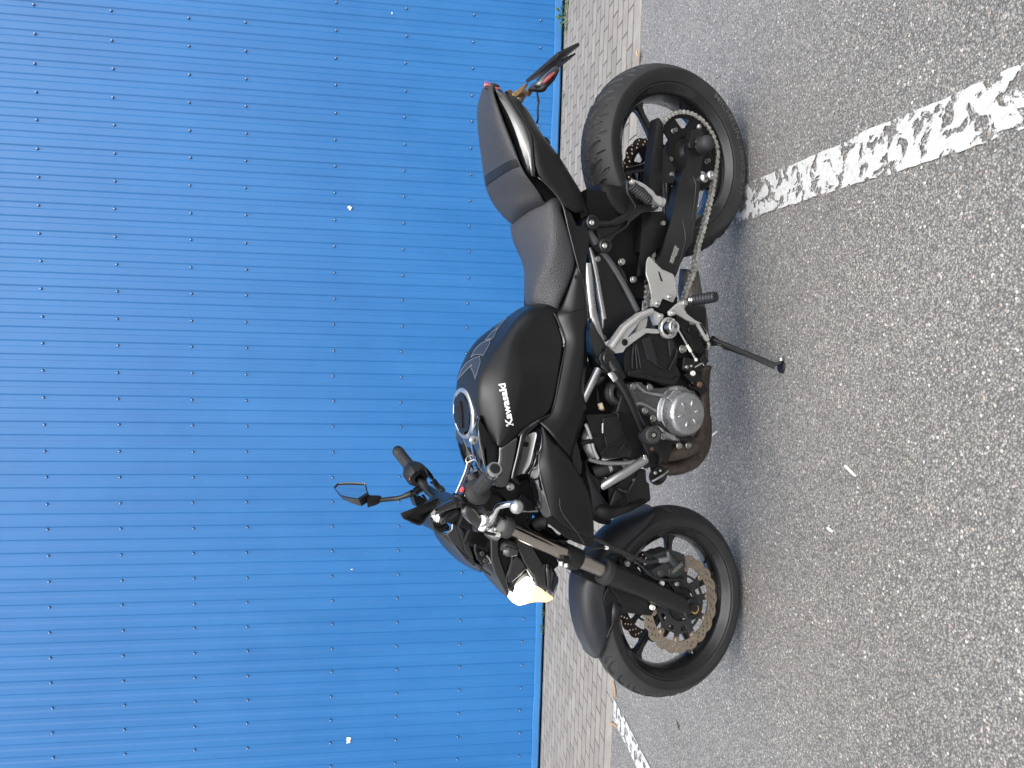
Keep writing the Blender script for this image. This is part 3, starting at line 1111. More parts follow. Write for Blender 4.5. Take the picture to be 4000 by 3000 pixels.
# axle end, adjuster, spool
bm = bmesh.new()
c = P('A', 1505, 1025, 0.132)
add_cyl(bm, P('A', 1480, 1025, 0.126), YC, 0.028, 0.010, 32, bev=0.003)
from_bm('axle_block', bm, 'powder', sw)
lathe('axle_slider', [(0.0001, 0.050), (0.012, 0.048), (0.020, 0.042), (0.0245, 0.033), (0.025, 0.018), (0.023, 0.0)], 'grip', sw, 40, Matrix.Translation(P('A', 1480, 1030, 0.128)))
plate('adjuster', 'A', [(1360, 985), (1415, 975), (1440, 990), (1418, 1055), (1362, 1040)], 0.137, 0.012, 'powder', sw, 0.002)
bm = bmesh.new()
add_cyl(bm, P('A', 1462, 838, 0.115), P('A', 1470, 790, 0.115) - P('A', 1462, 838, 0.115), 0.0075, 0.014, 16, bev=0.004)
from_bm('adjuster_bolt', bm, 'bolt', sw)
lathe('stand_bobbin', [(0.0001, 0.036), (0.004, 0.036), (0.0045, 0.039), (0.010, 0.039), (0.0135, 0.035), (0.0135, 0.028), (0.009, 0.022), (0.009, 0.012), (0.0145, 0.006), (0.0145, 0.0)], 'alu', sw, 32, Matrix.Translation(P('A', 1512, 1372, 0.126)))
# chain guard: top flange, face, and front half
g0 = [(940, 752, 0.085), (925, 850, 0.085), (905, 1000, 0.085), (880, 1180, 0.085), (862, 1330, 0.085), (850, 1500, 0.085), (845, 1640, 0.085)]
g1 = [(1034, 716, 0.118), (1020, 850, 0.118), (1002, 980, 0.118), (978, 1130, 0.118), (955, 1290, 0.118), (935, 1430, 0.118), (925, 1640, 0.118)]
g2 = [(1080, 790, 0.120), (1084, 860, 0.120), (1080, 1000, 0.120), (1078, 1080, 0.120), (1070, 1290, 0.120), (1060, 1430, 0.120), (1045, 1640, 0.120)]
cg = grid('chain_guard', [arr('A', g0), arr('A', g1), arr('A', g2)], 'plastic', BIKE, 0.003, 0, (1,))
plate('guard_gusset', 'A', [(1078, 1050), (1160, 1170), (1218, 1290), (1190, 1425), (1062, 1420), (1070, 1250)], 0.119, 0.004, 'plastic', cg, 0.001)
bp('bolt', 'A', 1165, 1332, 0.119, 0.009, 0.007, 'bolt', cg)
g0 = [(850, 640, 0.095), (745, 900, 0.085), (740, 1065, 0.085), (795, 1082, 0.09), (775, 1330, 0.095)]
g1 = [(866, 640, 0.119), (842, 900, 0.119), (830, 1060, 0.119), (826, 1100, 0.119), (796, 1332, 0.119)]
g2 = [(1070, 620, 0.121), (1130, 700, 0.121), (1100, 965, 0.121), (930, 1120, 0.121), (880, 1300, 0.121)]
grid('guard_front', [arr('B', g0), arr('B', g1), arr('B', g2)], 'plastic', cg, 0.003, 0, (1,))
bp('bolt', 'B', 1068, 755, 0.122, 0.010, 0.008, 'bolt', cg)
bp('bolt', 'B', 752, 1362, 0.115, 0.012, 0.010, 'bolt', BIKE, False, 0.013)
bp('bolt', 'B', 625, 1172, 0.105, 0.013, 0.010, 'bolt', BIKE, False, 0.014)
# hugger over the tyre
g0 = [(212, 400, -0.06), (208, 470, -0.06), (240, 590, -0.06), (300, 700, -0.06)]
g1 = [(390, 320, 0.05), (385, 420, 0.05), (470, 560, 0.05), (590, 700, 0.05)]
g2 = [(392, 327, 0.075), (400, 430, 0.075), (480, 545, 0.075), (600, 690, 0.08)]
g3 = [(650, 345, 0.092), (660, 470, 0.10), (680, 600, 0.10), (700, 690, 0.10)]
g4 = [(760, 420, 0.098), (800, 560, 0.10), (760, 640, 0.10), (720, 700, 0.10)]
hg = grid('hugger', [arr('B', g0), arr('B', g1), arr('B', g2), arr('B', g3), arr('B', g4)], 'dark', BIKE, 0.003, 1, ((2, 0.7),))
# inner mudguard and shock tunnel
plate('inner_mudguard', 'B', [(195, 430), (300, 400), (400, 440), (560, 700), (520, 760), (300, 790), (240, 700)], 0.045, 0.09, 'dark', BIKE, 0.004)

# pillion peg hanger
ph_ = plate('peg_hanger', 'B', [(255, 745), (262, 700), (300, 685), (345, 700), (372, 728), (520, 728), (560, 700), (690, 640), (745, 575), (752, 545), (690, 440), (680, 420), (676, 290), (712, 275), (722, 300), (726, 405), (805, 545), (890, 558), (1000, 530), (1030, 552), (1030, 590), (960, 622), (850, 640), (720, 745), (560, 890), (500, 960), (490, 1030), (440, 1066), (390, 1040), (375, 985), (395, 950), (520, 890), (700, 760), (712, 735), (695, 718), (590, 770), (420, 790), (350, 780), (290, 822), (262, 800)],
           0.142, 0.020, 'powder', BIKE, 0.003, seg=2)
plate('peg_hanger_web', 'B', [(350, 790), (570, 785), (690, 712), (715, 725), (712, 750), (560, 860), (400, 950)], 0.132, 0.008, 'plastic', ph_, 0.001)
tube('hanger_rib', 'B', [(692, 300, 0.143), (695, 415, 0.143), (765, 535, 0.143), (780, 575, 0.143), (740, 640, 0.143), (570, 745, 0.143), (350, 762, 0.143)], 0.004, 'powder', ph_, 3, 10)
tube('hanger_rib', 'B', [(400, 945, 0.143), (560, 870, 0.143), (680, 790, 0.143), (706, 745, 0.143), (700, 730, 0.143)], 0.003, 'powder', ph_, 3, 10)
for x, y in ((306, 747), (444, 996)):
    lathe('hanger_boss', [(0.0001, 0.0), (0.021, 0.0), (0.021, 0.007), (0.018, 0.010), (0.0135, 0.010), (0.0125, 0.006), (0.0001, 0.006)], 'powder', ph_, 32, Matrix.Translation(P('B', x, y, 0.140)))
    bp('bolt', 'B', x, y, 0.147, 0.0105, 0.004, 'alu', ph_)
bp('bolt', 'B', 978, 568, 0.143, 0.009, 0.006, 'bolt', ph_)
# folded pillion peg: aluminium tread plate with a ribbed rubber
pg = plate('pillion_peg', 'B', [(735, 285), (765, 275), (830, 300), (880, 325), (975, 400), (1010, 450), (1060, 460), (1092, 510), (1060, 560), (1030, 540), (985, 505), (880, 370), (745, 320)], 0.185, 0.014, 'silver', BIKE, 0.003)
bm = bmesh.new()
a, b_ = P('B', 742, 345, 0.178), P('B', 930, 510, 0.178)
dd = (b_ - a)
pp = []
for k in range(45):
    t = k / 44
    pp.append((a + dd * t, 0.0135 + 0.0018 * math.sin(t * 2 * PI * 9)))
add_tube(bm, pp, 18)
from_bm('peg_rubber', bm, 'grip', pg, angle=60)
bm = bmesh.new()
add_tube(bm, [(P('B', 985, 505, 0.17), 0.012), (P('B', 1075, 530, 0.17), 0.014)], 14)
from_bm('peg_pivot', bm, 'silver', pg)

# ------------------------------------------------------------------ seat
# rider seat: rows run from the back to the front
def rows_lr(fr, rws):
    return [arr(fr, r) for r in rws]
st = [  # far edge, centre, near edge of the top, side, lower edge
    [(641, 640, -0.10), (642, 690, -0.115), (668, 830, -0.12), (742, 965, -0.12), (788, 1080, -0.105), (806, 1200, -0.085), (809, 1300, -0.07), (806, 1490, -0.055)],
    [(700, 520, -0.04), (740, 640, -0.03), (780, 800, -0.03), (840, 960, -0.02), (860, 1080, -0.02), (850, 1200, -0.02), (842, 1300, -0.02), (835, 1492, -0.02)],
    [(860, 405, 0.05), (900, 600, 0.06), (930, 800, 0.06), (940, 950, 0.055), (930, 1080, 0.04), (900, 1200, 0.03), (880, 1320, 0.02), (870, 1494, 0.015)],
    [(1050, 362, 0.115), (1085, 600, 0.128), (1090, 800, 0.13), (1075, 950, 0.122), (1030, 1080, 0.10), (960, 1220, 0.075), (925, 1350, 0.055), (912, 1497, 0.045)],
    [(1110, 372, 0.128), (1145, 600, 0.141), (1155, 800, 0.144), (1150, 950, 0.138), (1130, 1090, 0.122), (1080, 1220, 0.10), (1040, 1360, 0.08), (1010, 1512, 0.066)],
    [(1165, 402, 0.132), (1220, 590, 0.146), (1255, 780, 0.149), (1270, 940, 0.146), (1265, 1090, 0.136), (1220, 1240, 0.12), (1150, 1400, 0.102), (1090, 1550, 0.086)],
    [(1205, 440, 0.130), (1290, 640, 0.142), (1345, 830, 0.145), (1384, 1000, 0.143), (1378, 1095, 0.138), (1325, 1240, 0.126), (1262, 1400, 0.112), (1180, 1562, 0.095)],
]
RWS = rows_lr('F', st)
RWS.append([v + Vector((0, -0.02, -0.008)) for v in RWS[-1]])
RWS.insert(0, [Vector((v.x, v.y + 0.0, v.z - 0.03)) for v in RWS[0]])
for r in RWS:                                  # close the front and back ends downwards
    r.insert(0, r[0] + Vector((-0.012, -0.003 if r[0].y > 0.05 else 0, -0.022)))
    r.append(r[-1] + Vector((0.012, -0.006, -0.03)))
seat = grid('rider_seat', RWS, 'seat', BIKE, 0, 2)
pt = [
    [('E', 392, 488, -0.05), ('E', 345, 560, -0.075), ('E', 298, 700, -0.09), ('E', 284, 800, -0.098), ('E', 291, 960, -0.105), ('E', 312, 1160, -0.11), ('E', 333, 1320, -0.115), ('E', 355, 1520, -0.12), (372, 240, -0.122), (422, 370, -0.115), (520, 500, -0.10), (640, 620, -0.07)],
    [('E', 400, 480, -0.02), ('E', 380, 560, -0.03), ('E', 350, 700, -0.04), ('E', 345, 800, -0.04), ('E', 355, 960, -0.04), ('E', 385, 1160, -0.04), ('E', 420, 1320, -0.04), ('E', 455, 1490, -0.04), (480, 200, -0.04), (540, 330, -0.04), (590, 450, -0.04), (660, 570, -0.03)],
    [('E', 420, 478, 0.02), ('E', 420, 570, 0.035), ('E', 415, 700, 0.045), ('E', 430, 820, 0.05), ('E', 450, 960, 0.055), ('E', 500, 1150, 0.06), ('E', 550, 1300, 0.06), ('E', 590, 1420, 0.06), (620, 130, 0.06), (680, 260, 0.055), (710, 360, 0.05), (730, 450, 0.04)],
    [('E', 440, 482, 0.045), ('E', 455, 590, 0.07), ('E', 475, 720, 0.09), ('E', 510, 850, 0.10), ('E', 545, 970, 0.108), ('E', 610, 1130, 0.115), ('E', 660, 1250, 0.118), ('E', 710, 1340, 0.12), (745, 70, 0.12), (820, 190, 0.115), (860, 290, 0.10), (850, 400, 0.085)],
    [('E', 465, 492, 0.055), ('E', 485, 600, 0.083), ('E', 525, 730, 0.103), ('E', 565, 850, 0.113), ('E', 605, 960, 0.121), ('E', 672, 1130, 0.128), ('E', 718, 1240, 0.131), ('E', 762, 1340, 0.132), (800, 50, 0.132), (870, 150, 0.130), (955, 280, 0.125), (960, 378, 0.11)],
    [('E', 487, 510, 0.055), ('E', 505, 610, 0.082), ('E', 552, 740, 0.103), ('E', 592, 850, 0.114), ('E', 635, 960, 0.122), ('E', 702, 1120, 0.130), ('E', 745, 1240, 0.133), ('E', 785, 1360, 0.134), (832, 60, 0.134), (905, 165, 0.132), (1035, 320, 0.126), (1030, 374, 0.118)],
]
RWS = rows_lr('F', pt)
RWS.append([v + Vector((0, -0.02, -0.008)) for v in RWS[-1]])
RWS.insert(0, [Vector((v.x, v.y, v.z - 0.03)) for v in RWS[0]])
for r in RWS:
    r.insert(0, r[0] + Vector((-0.004, 0, -0.02)))
    r.append(r[-1] + Vector((0.006, -0.006, -0.03)))
pseat = grid('pillion_seat', RWS, 'seats', BIKE, 0, 2)
def bvh_of(o):
    dg = bpy.context.evaluated_depsgraph_get()
    e = o.evaluated_get(dg)
    me = e.to_mesh()
    t = BVHTree.FromPolygons([v.co.copy() for v in me.vertices], [list(p.vertices) for p in me.polygons])
    e.to_mesh_clear()
    return t
def local_ray(fr, x, y):
    return BMI @ CO, (BMI.to_3x3() @ ray(fr, x, y)).normalized()
def on_surf(t, fr, x, y, lift=0.0, ym=0.1):
    o, d = local_ray(fr, x, y)
    h = t.ray_cast(o, d)
    if h[0] is None:
        h = t.find_nearest(P(fr, x, y, ym))
    n = h[1] if h[1].dot(d) < 0 else -h[1]
    return h[0] + n * lift
bpy.context.view_layer.update()
tp = bvh_of(pseat)
e0 = [(365, 1505), (430, 1465), (520, 1405), (610, 1345), (690, 1310), (735, 1300)]
e1 = [(378, 1610), (440, 1570), (530, 1508), (620, 1450), (700, 1405), (770, 1385)]
r0 = [on_surf(tp, 'E', x, y, 0.0026, -0.1) for x, y in e0]
r1 = [on_surf(tp, 'E', (a[0] + b_[0]) / 2, (a[1] + b_[1]) / 2, 0.0034, -0.1) for a, b_ in zip(e0, e1)]
r2 = [on_surf(tp, 'E', x, y, 0.0026, -0.1) for x, y in e1]
def nrm_in(rs, k):
    return [v + (Vector((v.x, 0, v.z - 0.25)) - v) * 0.0 for v in rs]
far0, far1 = r0[0] + Vector((-0.001, -0.02, -0.02)), r2[0] + Vector((0.001, -0.02, -0.02))
R0, R1, R2 = [far0] + r0, [(far0 + far1) / 2] + r1, [far1] + r2
grid('seat_strap', [[v + Vector((0, -0.004, -0.005)) for v in R0], R0, R1, R2, [v + Vector((0, -0.004, -0.005)) for v in R2]], 'plastic', pseat, 0.0, 2, (1, 3))
# dark hump behind the far side of the seat
core = bmesh.new()
add_box(core, P('F', 900, 1100, 0) + Vector((0, 0, -0.06)), (0.34, 0.16, 0.08))
add_box(core, P('E', 620, 1150, 0) + Vector((0.07, 0, -0.05)), (0.18, 0.12, 0.05))
from_bm('under_seat_tray', core, 'dark', BIKE)

# ------------------------------------------------------------------ tail
tl = grid('tail_cowl', [
    arr('E', [(503, 535, 0.052), (532, 640, 0.072), (600, 840, 0.090), (690, 1080, 0.106), (782, 1330, 0.122), (850, 1440, 0.132), (882, 1472, 0.138)]),
    arr('E', [(508, 543, 0.056), (545, 640, 0.077), (615, 840, 0.096), (705, 1080, 0.112), (797, 1330, 0.128), (860, 1440, 0.136), (890, 1480, 0.140)]),
    arr('E', [(600, 580, 0.078), (668, 680, 0.104), (760, 830, 0.129), (850, 960, 0.145), (905, 1058, 0.153), (892, 1270, 0.154), (905, 1485, 0.151)]),
    arr('E', [(625, 600, 0.074), (688, 690, 0.099), (778, 832, 0.123), (868, 965, 0.137), (922, 1062, 0.146), (925, 1270, 0.150), (955, 1490, 0.149)]),
], 'gloss', BIKE, 0.004, 1, ((1, 0.8), (2, 0.8)))
tlow = grid('tail_lower_panel', [
    arr('E', [(625, 600, 0.072), (688, 690, 0.097), (778, 832, 0.121), (868, 965, 0.135), (922, 1062, 0.144), (928, 1270, 0.148), (955, 1490, 0.147), ('F', 1100, 220, 0.147), ('F', 1190, 330, 0.147), ('F', 1240, 420, 0.147)]),
    arr('E', [(735, 640, 0.062), (800, 740, 0.085), (880, 880, 0.105), (960, 1000, 0.122), (1030, 1110, 0.132), (1090, 1270, 0.140), (1130, 1460, 0.142), ('F', 1250, 210, 0.143), ('F', 1320, 360, 0.143), ('F', 1360, 500, 0.143)]),
    arr('E', [(742, 690, 0.040), (835, 745, 0.055), (905, 870, 0.08), (1010, 1060, 0.10), (1110, 1170, 0.115), (1180, 1270, 0.125), (1245, 1360, 0.130), ('F', 1325, 130, 0.132), ('F', 1440, 300, 0.132), ('F', 1520, 500, 0.132)]),
    arr('E', [(745, 695, 0.0), (840, 750, 0.0), (908, 872, 0.01), (1015, 1065, 0.01), (1115, 1175, 0.01), (1185, 1275, 0.01), (1250, 1365, 0.01), ('F', 1335, 135, 0.01), ('F', 1450, 305, 0.01), ('F', 1525, 505, 0.01)]),
], 'plastic', BIKE, 0.003, 1, (1,))
plate('tail_core', 'E', [(505, 545), (620, 605), (760, 840), (930, 1070), (1060, 1230), ('F', 1250, 200), ('F', 1420, 420), ('F', 1250, 450), ('F', 1000, 300), (880, 1475), (700, 1120), (560, 760)], 0.045, 0.09, 'dark', BIKE, 0)
plate('tail_core', 'E', [(760, 870), (900, 1060), (1060, 1230), ('F', 1250, 200), ('F', 1400, 400), ('F', 1230, 440), ('F', 1000, 300), (880, 1470), (750, 1170), (680, 990)], 0.100, 0.10, 'dark', BIKE, 0)
plate('tail_step', 'E', [(1165, 1245), (1192, 1248), (1245, 1345), (1240, 1372), (1180, 1330)], 0.118, 0.03, 'plastic', tlow, 0.002)
plate('grab_recess', 'E', [(1040, 1052), (1085, 1075), (1112, 1130), (1108, 1165), (1060, 1120)], 0.02, 0.06, 'dark', tlow, 0.006)
grid('tail_light', [arr('E', [(398, 448, -0.05), (396, 452, 0.0), (392, 470, 0.035), (395, 490, 0.045)]),
                    arr('E', [(440, 455, -0.05), (455, 460, 0.0), (480, 480, 0.040), (486, 515, 0.052)]),
                    arr('E', [(520, 490, -0.04), (530, 500, 0.0), (560, 525, 0.045), (568, 545, 0.060)])], 'redlens', BIKE, 0.010, 1)
grid('seat_cowl_back', [arr('E', [(410, 470, -0.05), (405, 490, 0.0), (405, 500, 0.045)]), arr('E', [(540, 520, -0.04), (540, 540, 0.0), (560, 560, 0.06)]), arr('E', [(620, 620, -0.04), (640, 620, 0.0), (660, 620, 0.06)])], 'plastic', BIKE, 0.01, 0)

# ------------------------------------------------------------------ plate bracket and number plate
br_ = plate('plate_bracket', 'E', [(700, 590), (835, 490), (860, 495), (820, 560), (722, 640), (700, 620)], 0.012, 0.012, 'brass', BIKE, 0.001)
plate('bracket_strip', 'E', [(850, 480), (870, 500), (810, 575), (735, 640), (728, 630), (805, 560)], 0.016, 0.004, 'rustm', br_, 0.0005)
plate('bracket_arm', 'E', [(630, 565), (680, 548), (715, 600), (735, 650), (735, 625), (840, 560), (845, 625), (800, 700), (745, 670), (690, 625)], 0.006, 0.02, 'rustm', br_, 0.001)
tab = plate('bracket_tab', 'E', [(820, 565), (870, 535), (905, 545), (915, 590), (875, 626), (835, 600)], 0.028, 0.003, 'rustm', br_, 0.0005)
bp('bolt', 'E', 865, 575, 0.028, 0.010, 0.006, 'rustm', br_, False)
bp('bolt', 'E', 765, 662, 0.010, 0.009, 0.006, 'bolt', br_, False)
# the plate is seen from its edge: a thin board hanging back from the tail, 0.19 m wide
def board(name, a, b_, wy, thk, m, parent, y0=0.0):
    """flat board between two centre-plane points, wy wide across the bike"""
    d = (b_ - a).normalized()
    nn = d.cross(YC)
    bm = bmesh.new()
    vs = []
    for q in (a, b_):
        for sy in (1, -1):
            for t in (0, 1):
                vs.append(bm.verts.new(q + YC * (y0 + sy * wy / 2) + nn * thk * t))
    A0, A1, A2, A3, B0, B1, B2, B3 = vs
    for f in ((A0, A1, A3, A2), (B0, B2, B3, B1), (A0, B0, B1, A1), (A2, A3, B3, B2), (A1, B1, B3, A3), (A0, A2, B2, B0)):
        bm.faces.new(f)
    o = from_bm(name, bm, m, parent)
    mods(o, 0.002, 2)
    return o
M['platem'] = mat('black_plate_holder', (0.012, 0.012, 0.013), 0.45, var=0.3, varscale=30, dust=0.004)
pa, pb = P('E', 850, 485, -0.095), P('E', 1428, 75, 0.095)
pa.y = pb.y = 0.0
npl = board('number_plate', pa, pb, 0.19, -0.010, 'platem', BIKE)
bm = bmesh.new()
dpl = (pb - pa).normalized()
npn = dpl.cross(YC)
if npn.z > 0:
    npn = -npn
for k in range(5):
    c = pa.lerp(pb, 0.25 + 0.16 * k) + npn * 0.010
    add_tube(bm, [(c - YC * 0.07, 0.003), (c + YC * 0.07, 0.003)], 8)
from_bm('plate_rib', bm, 'platem', npl)
# rear indicator under the plate
ti = tube('turn_signal', 'E', [(890, 560, 0.04), (940, 520, 0.06), (985, 505, 0.08), (1040, 465, 0.09), (1110, 400, 0.09), (1170, 335, 0.09), (1186, 312, 0.09)], [0.008, 0.011, 0.013, 0.0145, 0.0135, 0.010, 0.004], 'smoke', BIKE, 5, 16, flat=1.0)
tube('signal_lens', 'E', [(1030, 480, 0.108), (1085, 430, 0.108), (1150, 370, 0.106)], [0.003, 0.0055, 0.003], 'redlens', ti, 4, 12)
tube('signal_body', 'E', [(900, 545, 0.055), (960, 545, 0.07), (1020, 540, 0.085), (1060, 500, 0.095), (1130, 440, 0.10), (1190, 350, 0.10)], [0.006, 0.009, 0.010, 0.008, 0.006, 0.003], 'plastic', ti, 5, 12)
tube('cable', 'E', [(960, 565, 0.03), (968, 620, 0.03), (978, 690, 0.03), (970, 760, 0.03), (972, 860, 0.03), (960, 915, 0.02)], 0.0028, 'grip', BIKE, 6, 8)
# ------------------------------------------------------------------ tank
T = [  # rear -> front
    [(985, 112, -0.045), (875, 152, -0.05), (738, 258, -0.055), (562, 372, -0.06), (395, 500, -0.065), (285, 690, -0.07), (208, 880, -0.075), (197, 1060, -0.075), (205, 1200, -0.07)],
    [(1010, 110, -0.01), (915, 152, 0.0), (790, 262, 0.0), (630, 392, 0.0), (480, 530, 0.0), (370, 700, 0.0), (300, 880, 0.0), (280, 1060, 0.0), (300, 1290, 0.0)],
    [(1060, 112, 0.055), (975, 160, 0.065), (870, 262, 0.075), (772, 420, 0.09), (640, 600, 0.098), (545, 760, 0.108), (485, 910, 0.112), (455, 1080, 0.112), (470, 1300, 0.105), (560, 1480, 0.115), (645, 1592, 0.125)],
    [(1100, 122, 0.078), (1040, 175, 0.092), (960, 290, 0.102), (825, 445, 0.112), (770, 620, 0.134), (735, 790, 0.150), (715, 930, 0.158), (700, 1100, 0.160), (690, 1320, 0.158), (680, 1500, 0.150), (664, 1618, 0.138)],
    [(1150, 138, 0.092), (1100, 210, 0.102), (1010, 350, 0.112), (893, 530, 0.125), (912, 680, 0.147), (940, 830, 0.163), (932, 960, 0.170), (905, 1130, 0.171), (865, 1310, 0.168), (800, 1490, 0.158), (690, 1640, 0.141)],
    [(1205, 162, 0.098), (1205, 270, 0.106), (1180, 400, 0.113), (1165, 540, 0.120), (1160, 690, 0.133), (1150, 830, 0.145), (1130, 970, 0.152), (1085, 1140, 0.157), (1020, 1320, 0.157), (900, 1500, 0.152), (705, 1645, 0.141)],
    [(1268, 196, 0.101), (1322, 320, 0.110), (1368, 440, 0.117), (1390, 530, 0.121), (1368, 680, 0.134), (1343, 830, 0.145), (1318, 980, 0.151), (1285, 1140, 0.156), (1235, 1290, 0.157), (1080, 1365, 0.153), (735, 1640, 0.142)],
]
rows = [arr('G', r) for r in T]
n = 11
for r in rows[:2]:                                 # carry the crown of the tank forward under the filler cap
    last = r[-1]
    r.append(last + Vector((0.06, 0.0, -0.012)))
    r.append(last + Vector((0.12, 0.0, -0.04)))
bot = [v + Vector((0, -0.03, -0.012)) for v in rows[-1]]
rows.append(bot)
rows.insert(0, [Vector((v.x, v.y - 0.05, v.z - 0.04)) for v in rows[0]])
rows.insert(0, [Vector((v.x, v.y - 0.04, v.z - 0.12)) for v in rows[0]])
for r in rows:
    r.insert(0, r[0] + Vector((-0.008, -0.005, -0.03)))
tank = grid('fuel_tank', rows, 'satin', BIKE, 0, 3, ((4, 0.45), (6, 0.85), (8, 1.0)))
bpy.context.view_layer.update()
tb = bvh_of(tank)

# knee and logo follow the skin
def skin_text(body, fr, a, b_, up, hgt, tree, m, parent, name, bold=0.02, lift=0.0008, squeeze=1.0):
    """lettering laid on a surface: baseline from a to b in the photo, up = direction of the capitals"""
    me = text_mesh(body, 1.0, bold, 0.0, 1.0)
    xs_ = [v.co.x for v in me.vertices]
    ys_ = [v.co.y for v in me.vertices]
    x0, x1, y1 = min(xs_), max(xs_), max(ys_)
    for v in me.vertices:
        t = (v.co.x - x0) / (x1 - x0)
        q = v.co.y / y1 * hgt
        v.co = on_surf(tree, fr, a[0] + (b_[0] - a[0]) * t + up[0] * q, a[1] + (b_[1] - a[1]) * t + up[1] * q, lift)
    return link(name, me, m, parent)
skin_text('Kawasaki', 'G', (842, 1415), (752, 958), (-1.0, 0.14), 74, tb, 'white', tank, 'tank_lettering', 0.030, 0.0009)
# filler cap
cc_ = P('G', 300, 1285, 0.0)
capn = (rows[4][8] - rows[4][7]) if False else Vector((-0.02, 0, 1)).normalized()
cm = frame_to(cc_ + Vector((0, 0, -0.002)), Vector((0.10, 0.0, 1.0)))
fc = lathe('fuel_cap', [(0.071, -0.02), (0.071, 0.001), (0.068, 0.005), (0.060, 0.0055), (0.057, 0.003)], 'alu', tank, 64, cm)
po = []
for i in range(120):
    a = 2 * PI * i / 120
    r = 0.0565 if (i // 10) % 2 else 0.0525
    po.append((r * math.cos(a), r * math.sin(a)))
bm = bmesh.new()
v0 = [bm.verts.new(cm @ Vector((x, 0.002, y))) for x, y in po]
v1 = [bm.verts.new(cm @ Vector((x, 0.0075, y))) for x, y in po]
bm.faces.new(v1)
for i in range(120):
    j = (i + 1) % 120
    bm.faces.new((v0[i], v0[j], v1[j], v1[i]))
from_bm('cap_disc', bm, 'satin', fc)
bm = bmesh.new()
vs = [cm @ Vector((x, 0.012, z)) for x, z in ((-0.008, -0.040), (0.008, -0.040), (0.011, 0.012), (0.006, 0.034), (-0.006, 0.034), (-0.011, 0.012))]
v0 = [bm.verts.new(v) for v in vs]
v1 = [bm.verts.new(v - (cm.to_3x3() @ YC) * 0.006) for v in vs]
bm.faces.new(v0)
for i in range(6):
    bm.faces.new((v0[i], v0[(i + 1) % 6], v1[(i + 1) % 6], v1[i]))
mods(from_bm('cap_key_flap', bm, 'dark', fc), 0.0015, 2)
for k in range(3):
    a = 2 * PI * k / 3 + 0.2
    bolt('cap_bolt', cm @ Vector((0.063 * math.cos(a), 0.0045, 0.063 * math.sin(a))), cm.to_3x3() @ YC, 0.004, 0.0025, 'bolt', fc)
# tank pad pieces: thin clear-edged shapes on the spine
def skin_patch(name, fr, pts, tree, m, parent, lift=0.0012, edge=None):
    bm = bmesh.new()
    poly = []
    k = len(pts)
    for i in range(k):
        a, b_ = pts[i], pts[(i + 1) % k]
        for j in range(4):
            poly.append((a[0] + (b_[0] - a[0]) * j / 4, a[1] + (b_[1] - a[1]) * j / 4))
    xs_, ys_ = [p[0] for p in poly], [p[1] for p in poly]
    # interior grid so that the patch follows the curve
    V2 = [Vector(p) for p in poly]
    n0 = len(V2)
    from mathutils.geometry import delaunay_2d_cdt, intersect_point_tri_2d
    extra = []
    x = min(xs_) + 12
    while x < max(xs_):
        y = min(ys_) + 12
        while y < max(ys_):
            inside = False
            for i in range(n0):
                a, b_ = V2[i], V2[(i + 1) % n0]
                if (a.y > y) != (b_.y > y) and x < (b_.x - a.x) * (y - a.y) / (b_.y - a.y) + a.x:
                    inside = not inside
            if inside:
                extra.append(Vector((x, y)))
            y += 22
        x += 22
    vv, ee, ff, _, _, _ = delaunay_2d_cdt(V2 + extra, [], [list(range(n0))], 1, 1e-4)
    vs = [bm.verts.new(on_surf(tree, fr, v.x, v.y, lift)) for v in vv]
    for f in ff:
        try:
            bm.faces.new([vs[i] for i in f])
        except ValueError:
            pass
    o = from_bm(name, bm, m, parent)
    if edge:
        bm = bmesh.new()
        q = [(on_surf(tree, fr, p[0], p[1], lift), 0.0007) for p in poly + [poly[0]]]
        add_tube(bm, q, 6)
        from_bm('pad_edge', bm, edge, o)
    return o
M['edge'] = mat('clear_pad_edge', (0.20, 0.22, 0.26), 0.2)
skin_patch('tank_pad', 'G', [(772, 258), (700, 350), (682, 372), (652, 366), (690, 322)], tb, 'pad', tank, 0.0012, 'edge')
skin_patch('tank_pad', 'G', [(676, 374), (640, 455), (606, 490), (590, 482), (540, 500), (595, 430), (625, 400)], tb, 'pad', tank, 0.0012, 'edge')
skin_patch('tank_pad', 'G', [(596, 490), (590, 540), (515, 672), (508, 655), (480, 655), (440, 650), (388, 682), (430, 600), (500, 530)], tb, 'pad', tank, 0.0012, 'edge')
skin_patch('tank_pad', 'G', [(486, 670), (490, 740), (434, 916), (420, 860), (388, 790), (402, 756), (340, 820), (248, 920), (290, 810), (345, 740), (420, 690)], tb, 'pad', tank, 0.0012, 'edge')

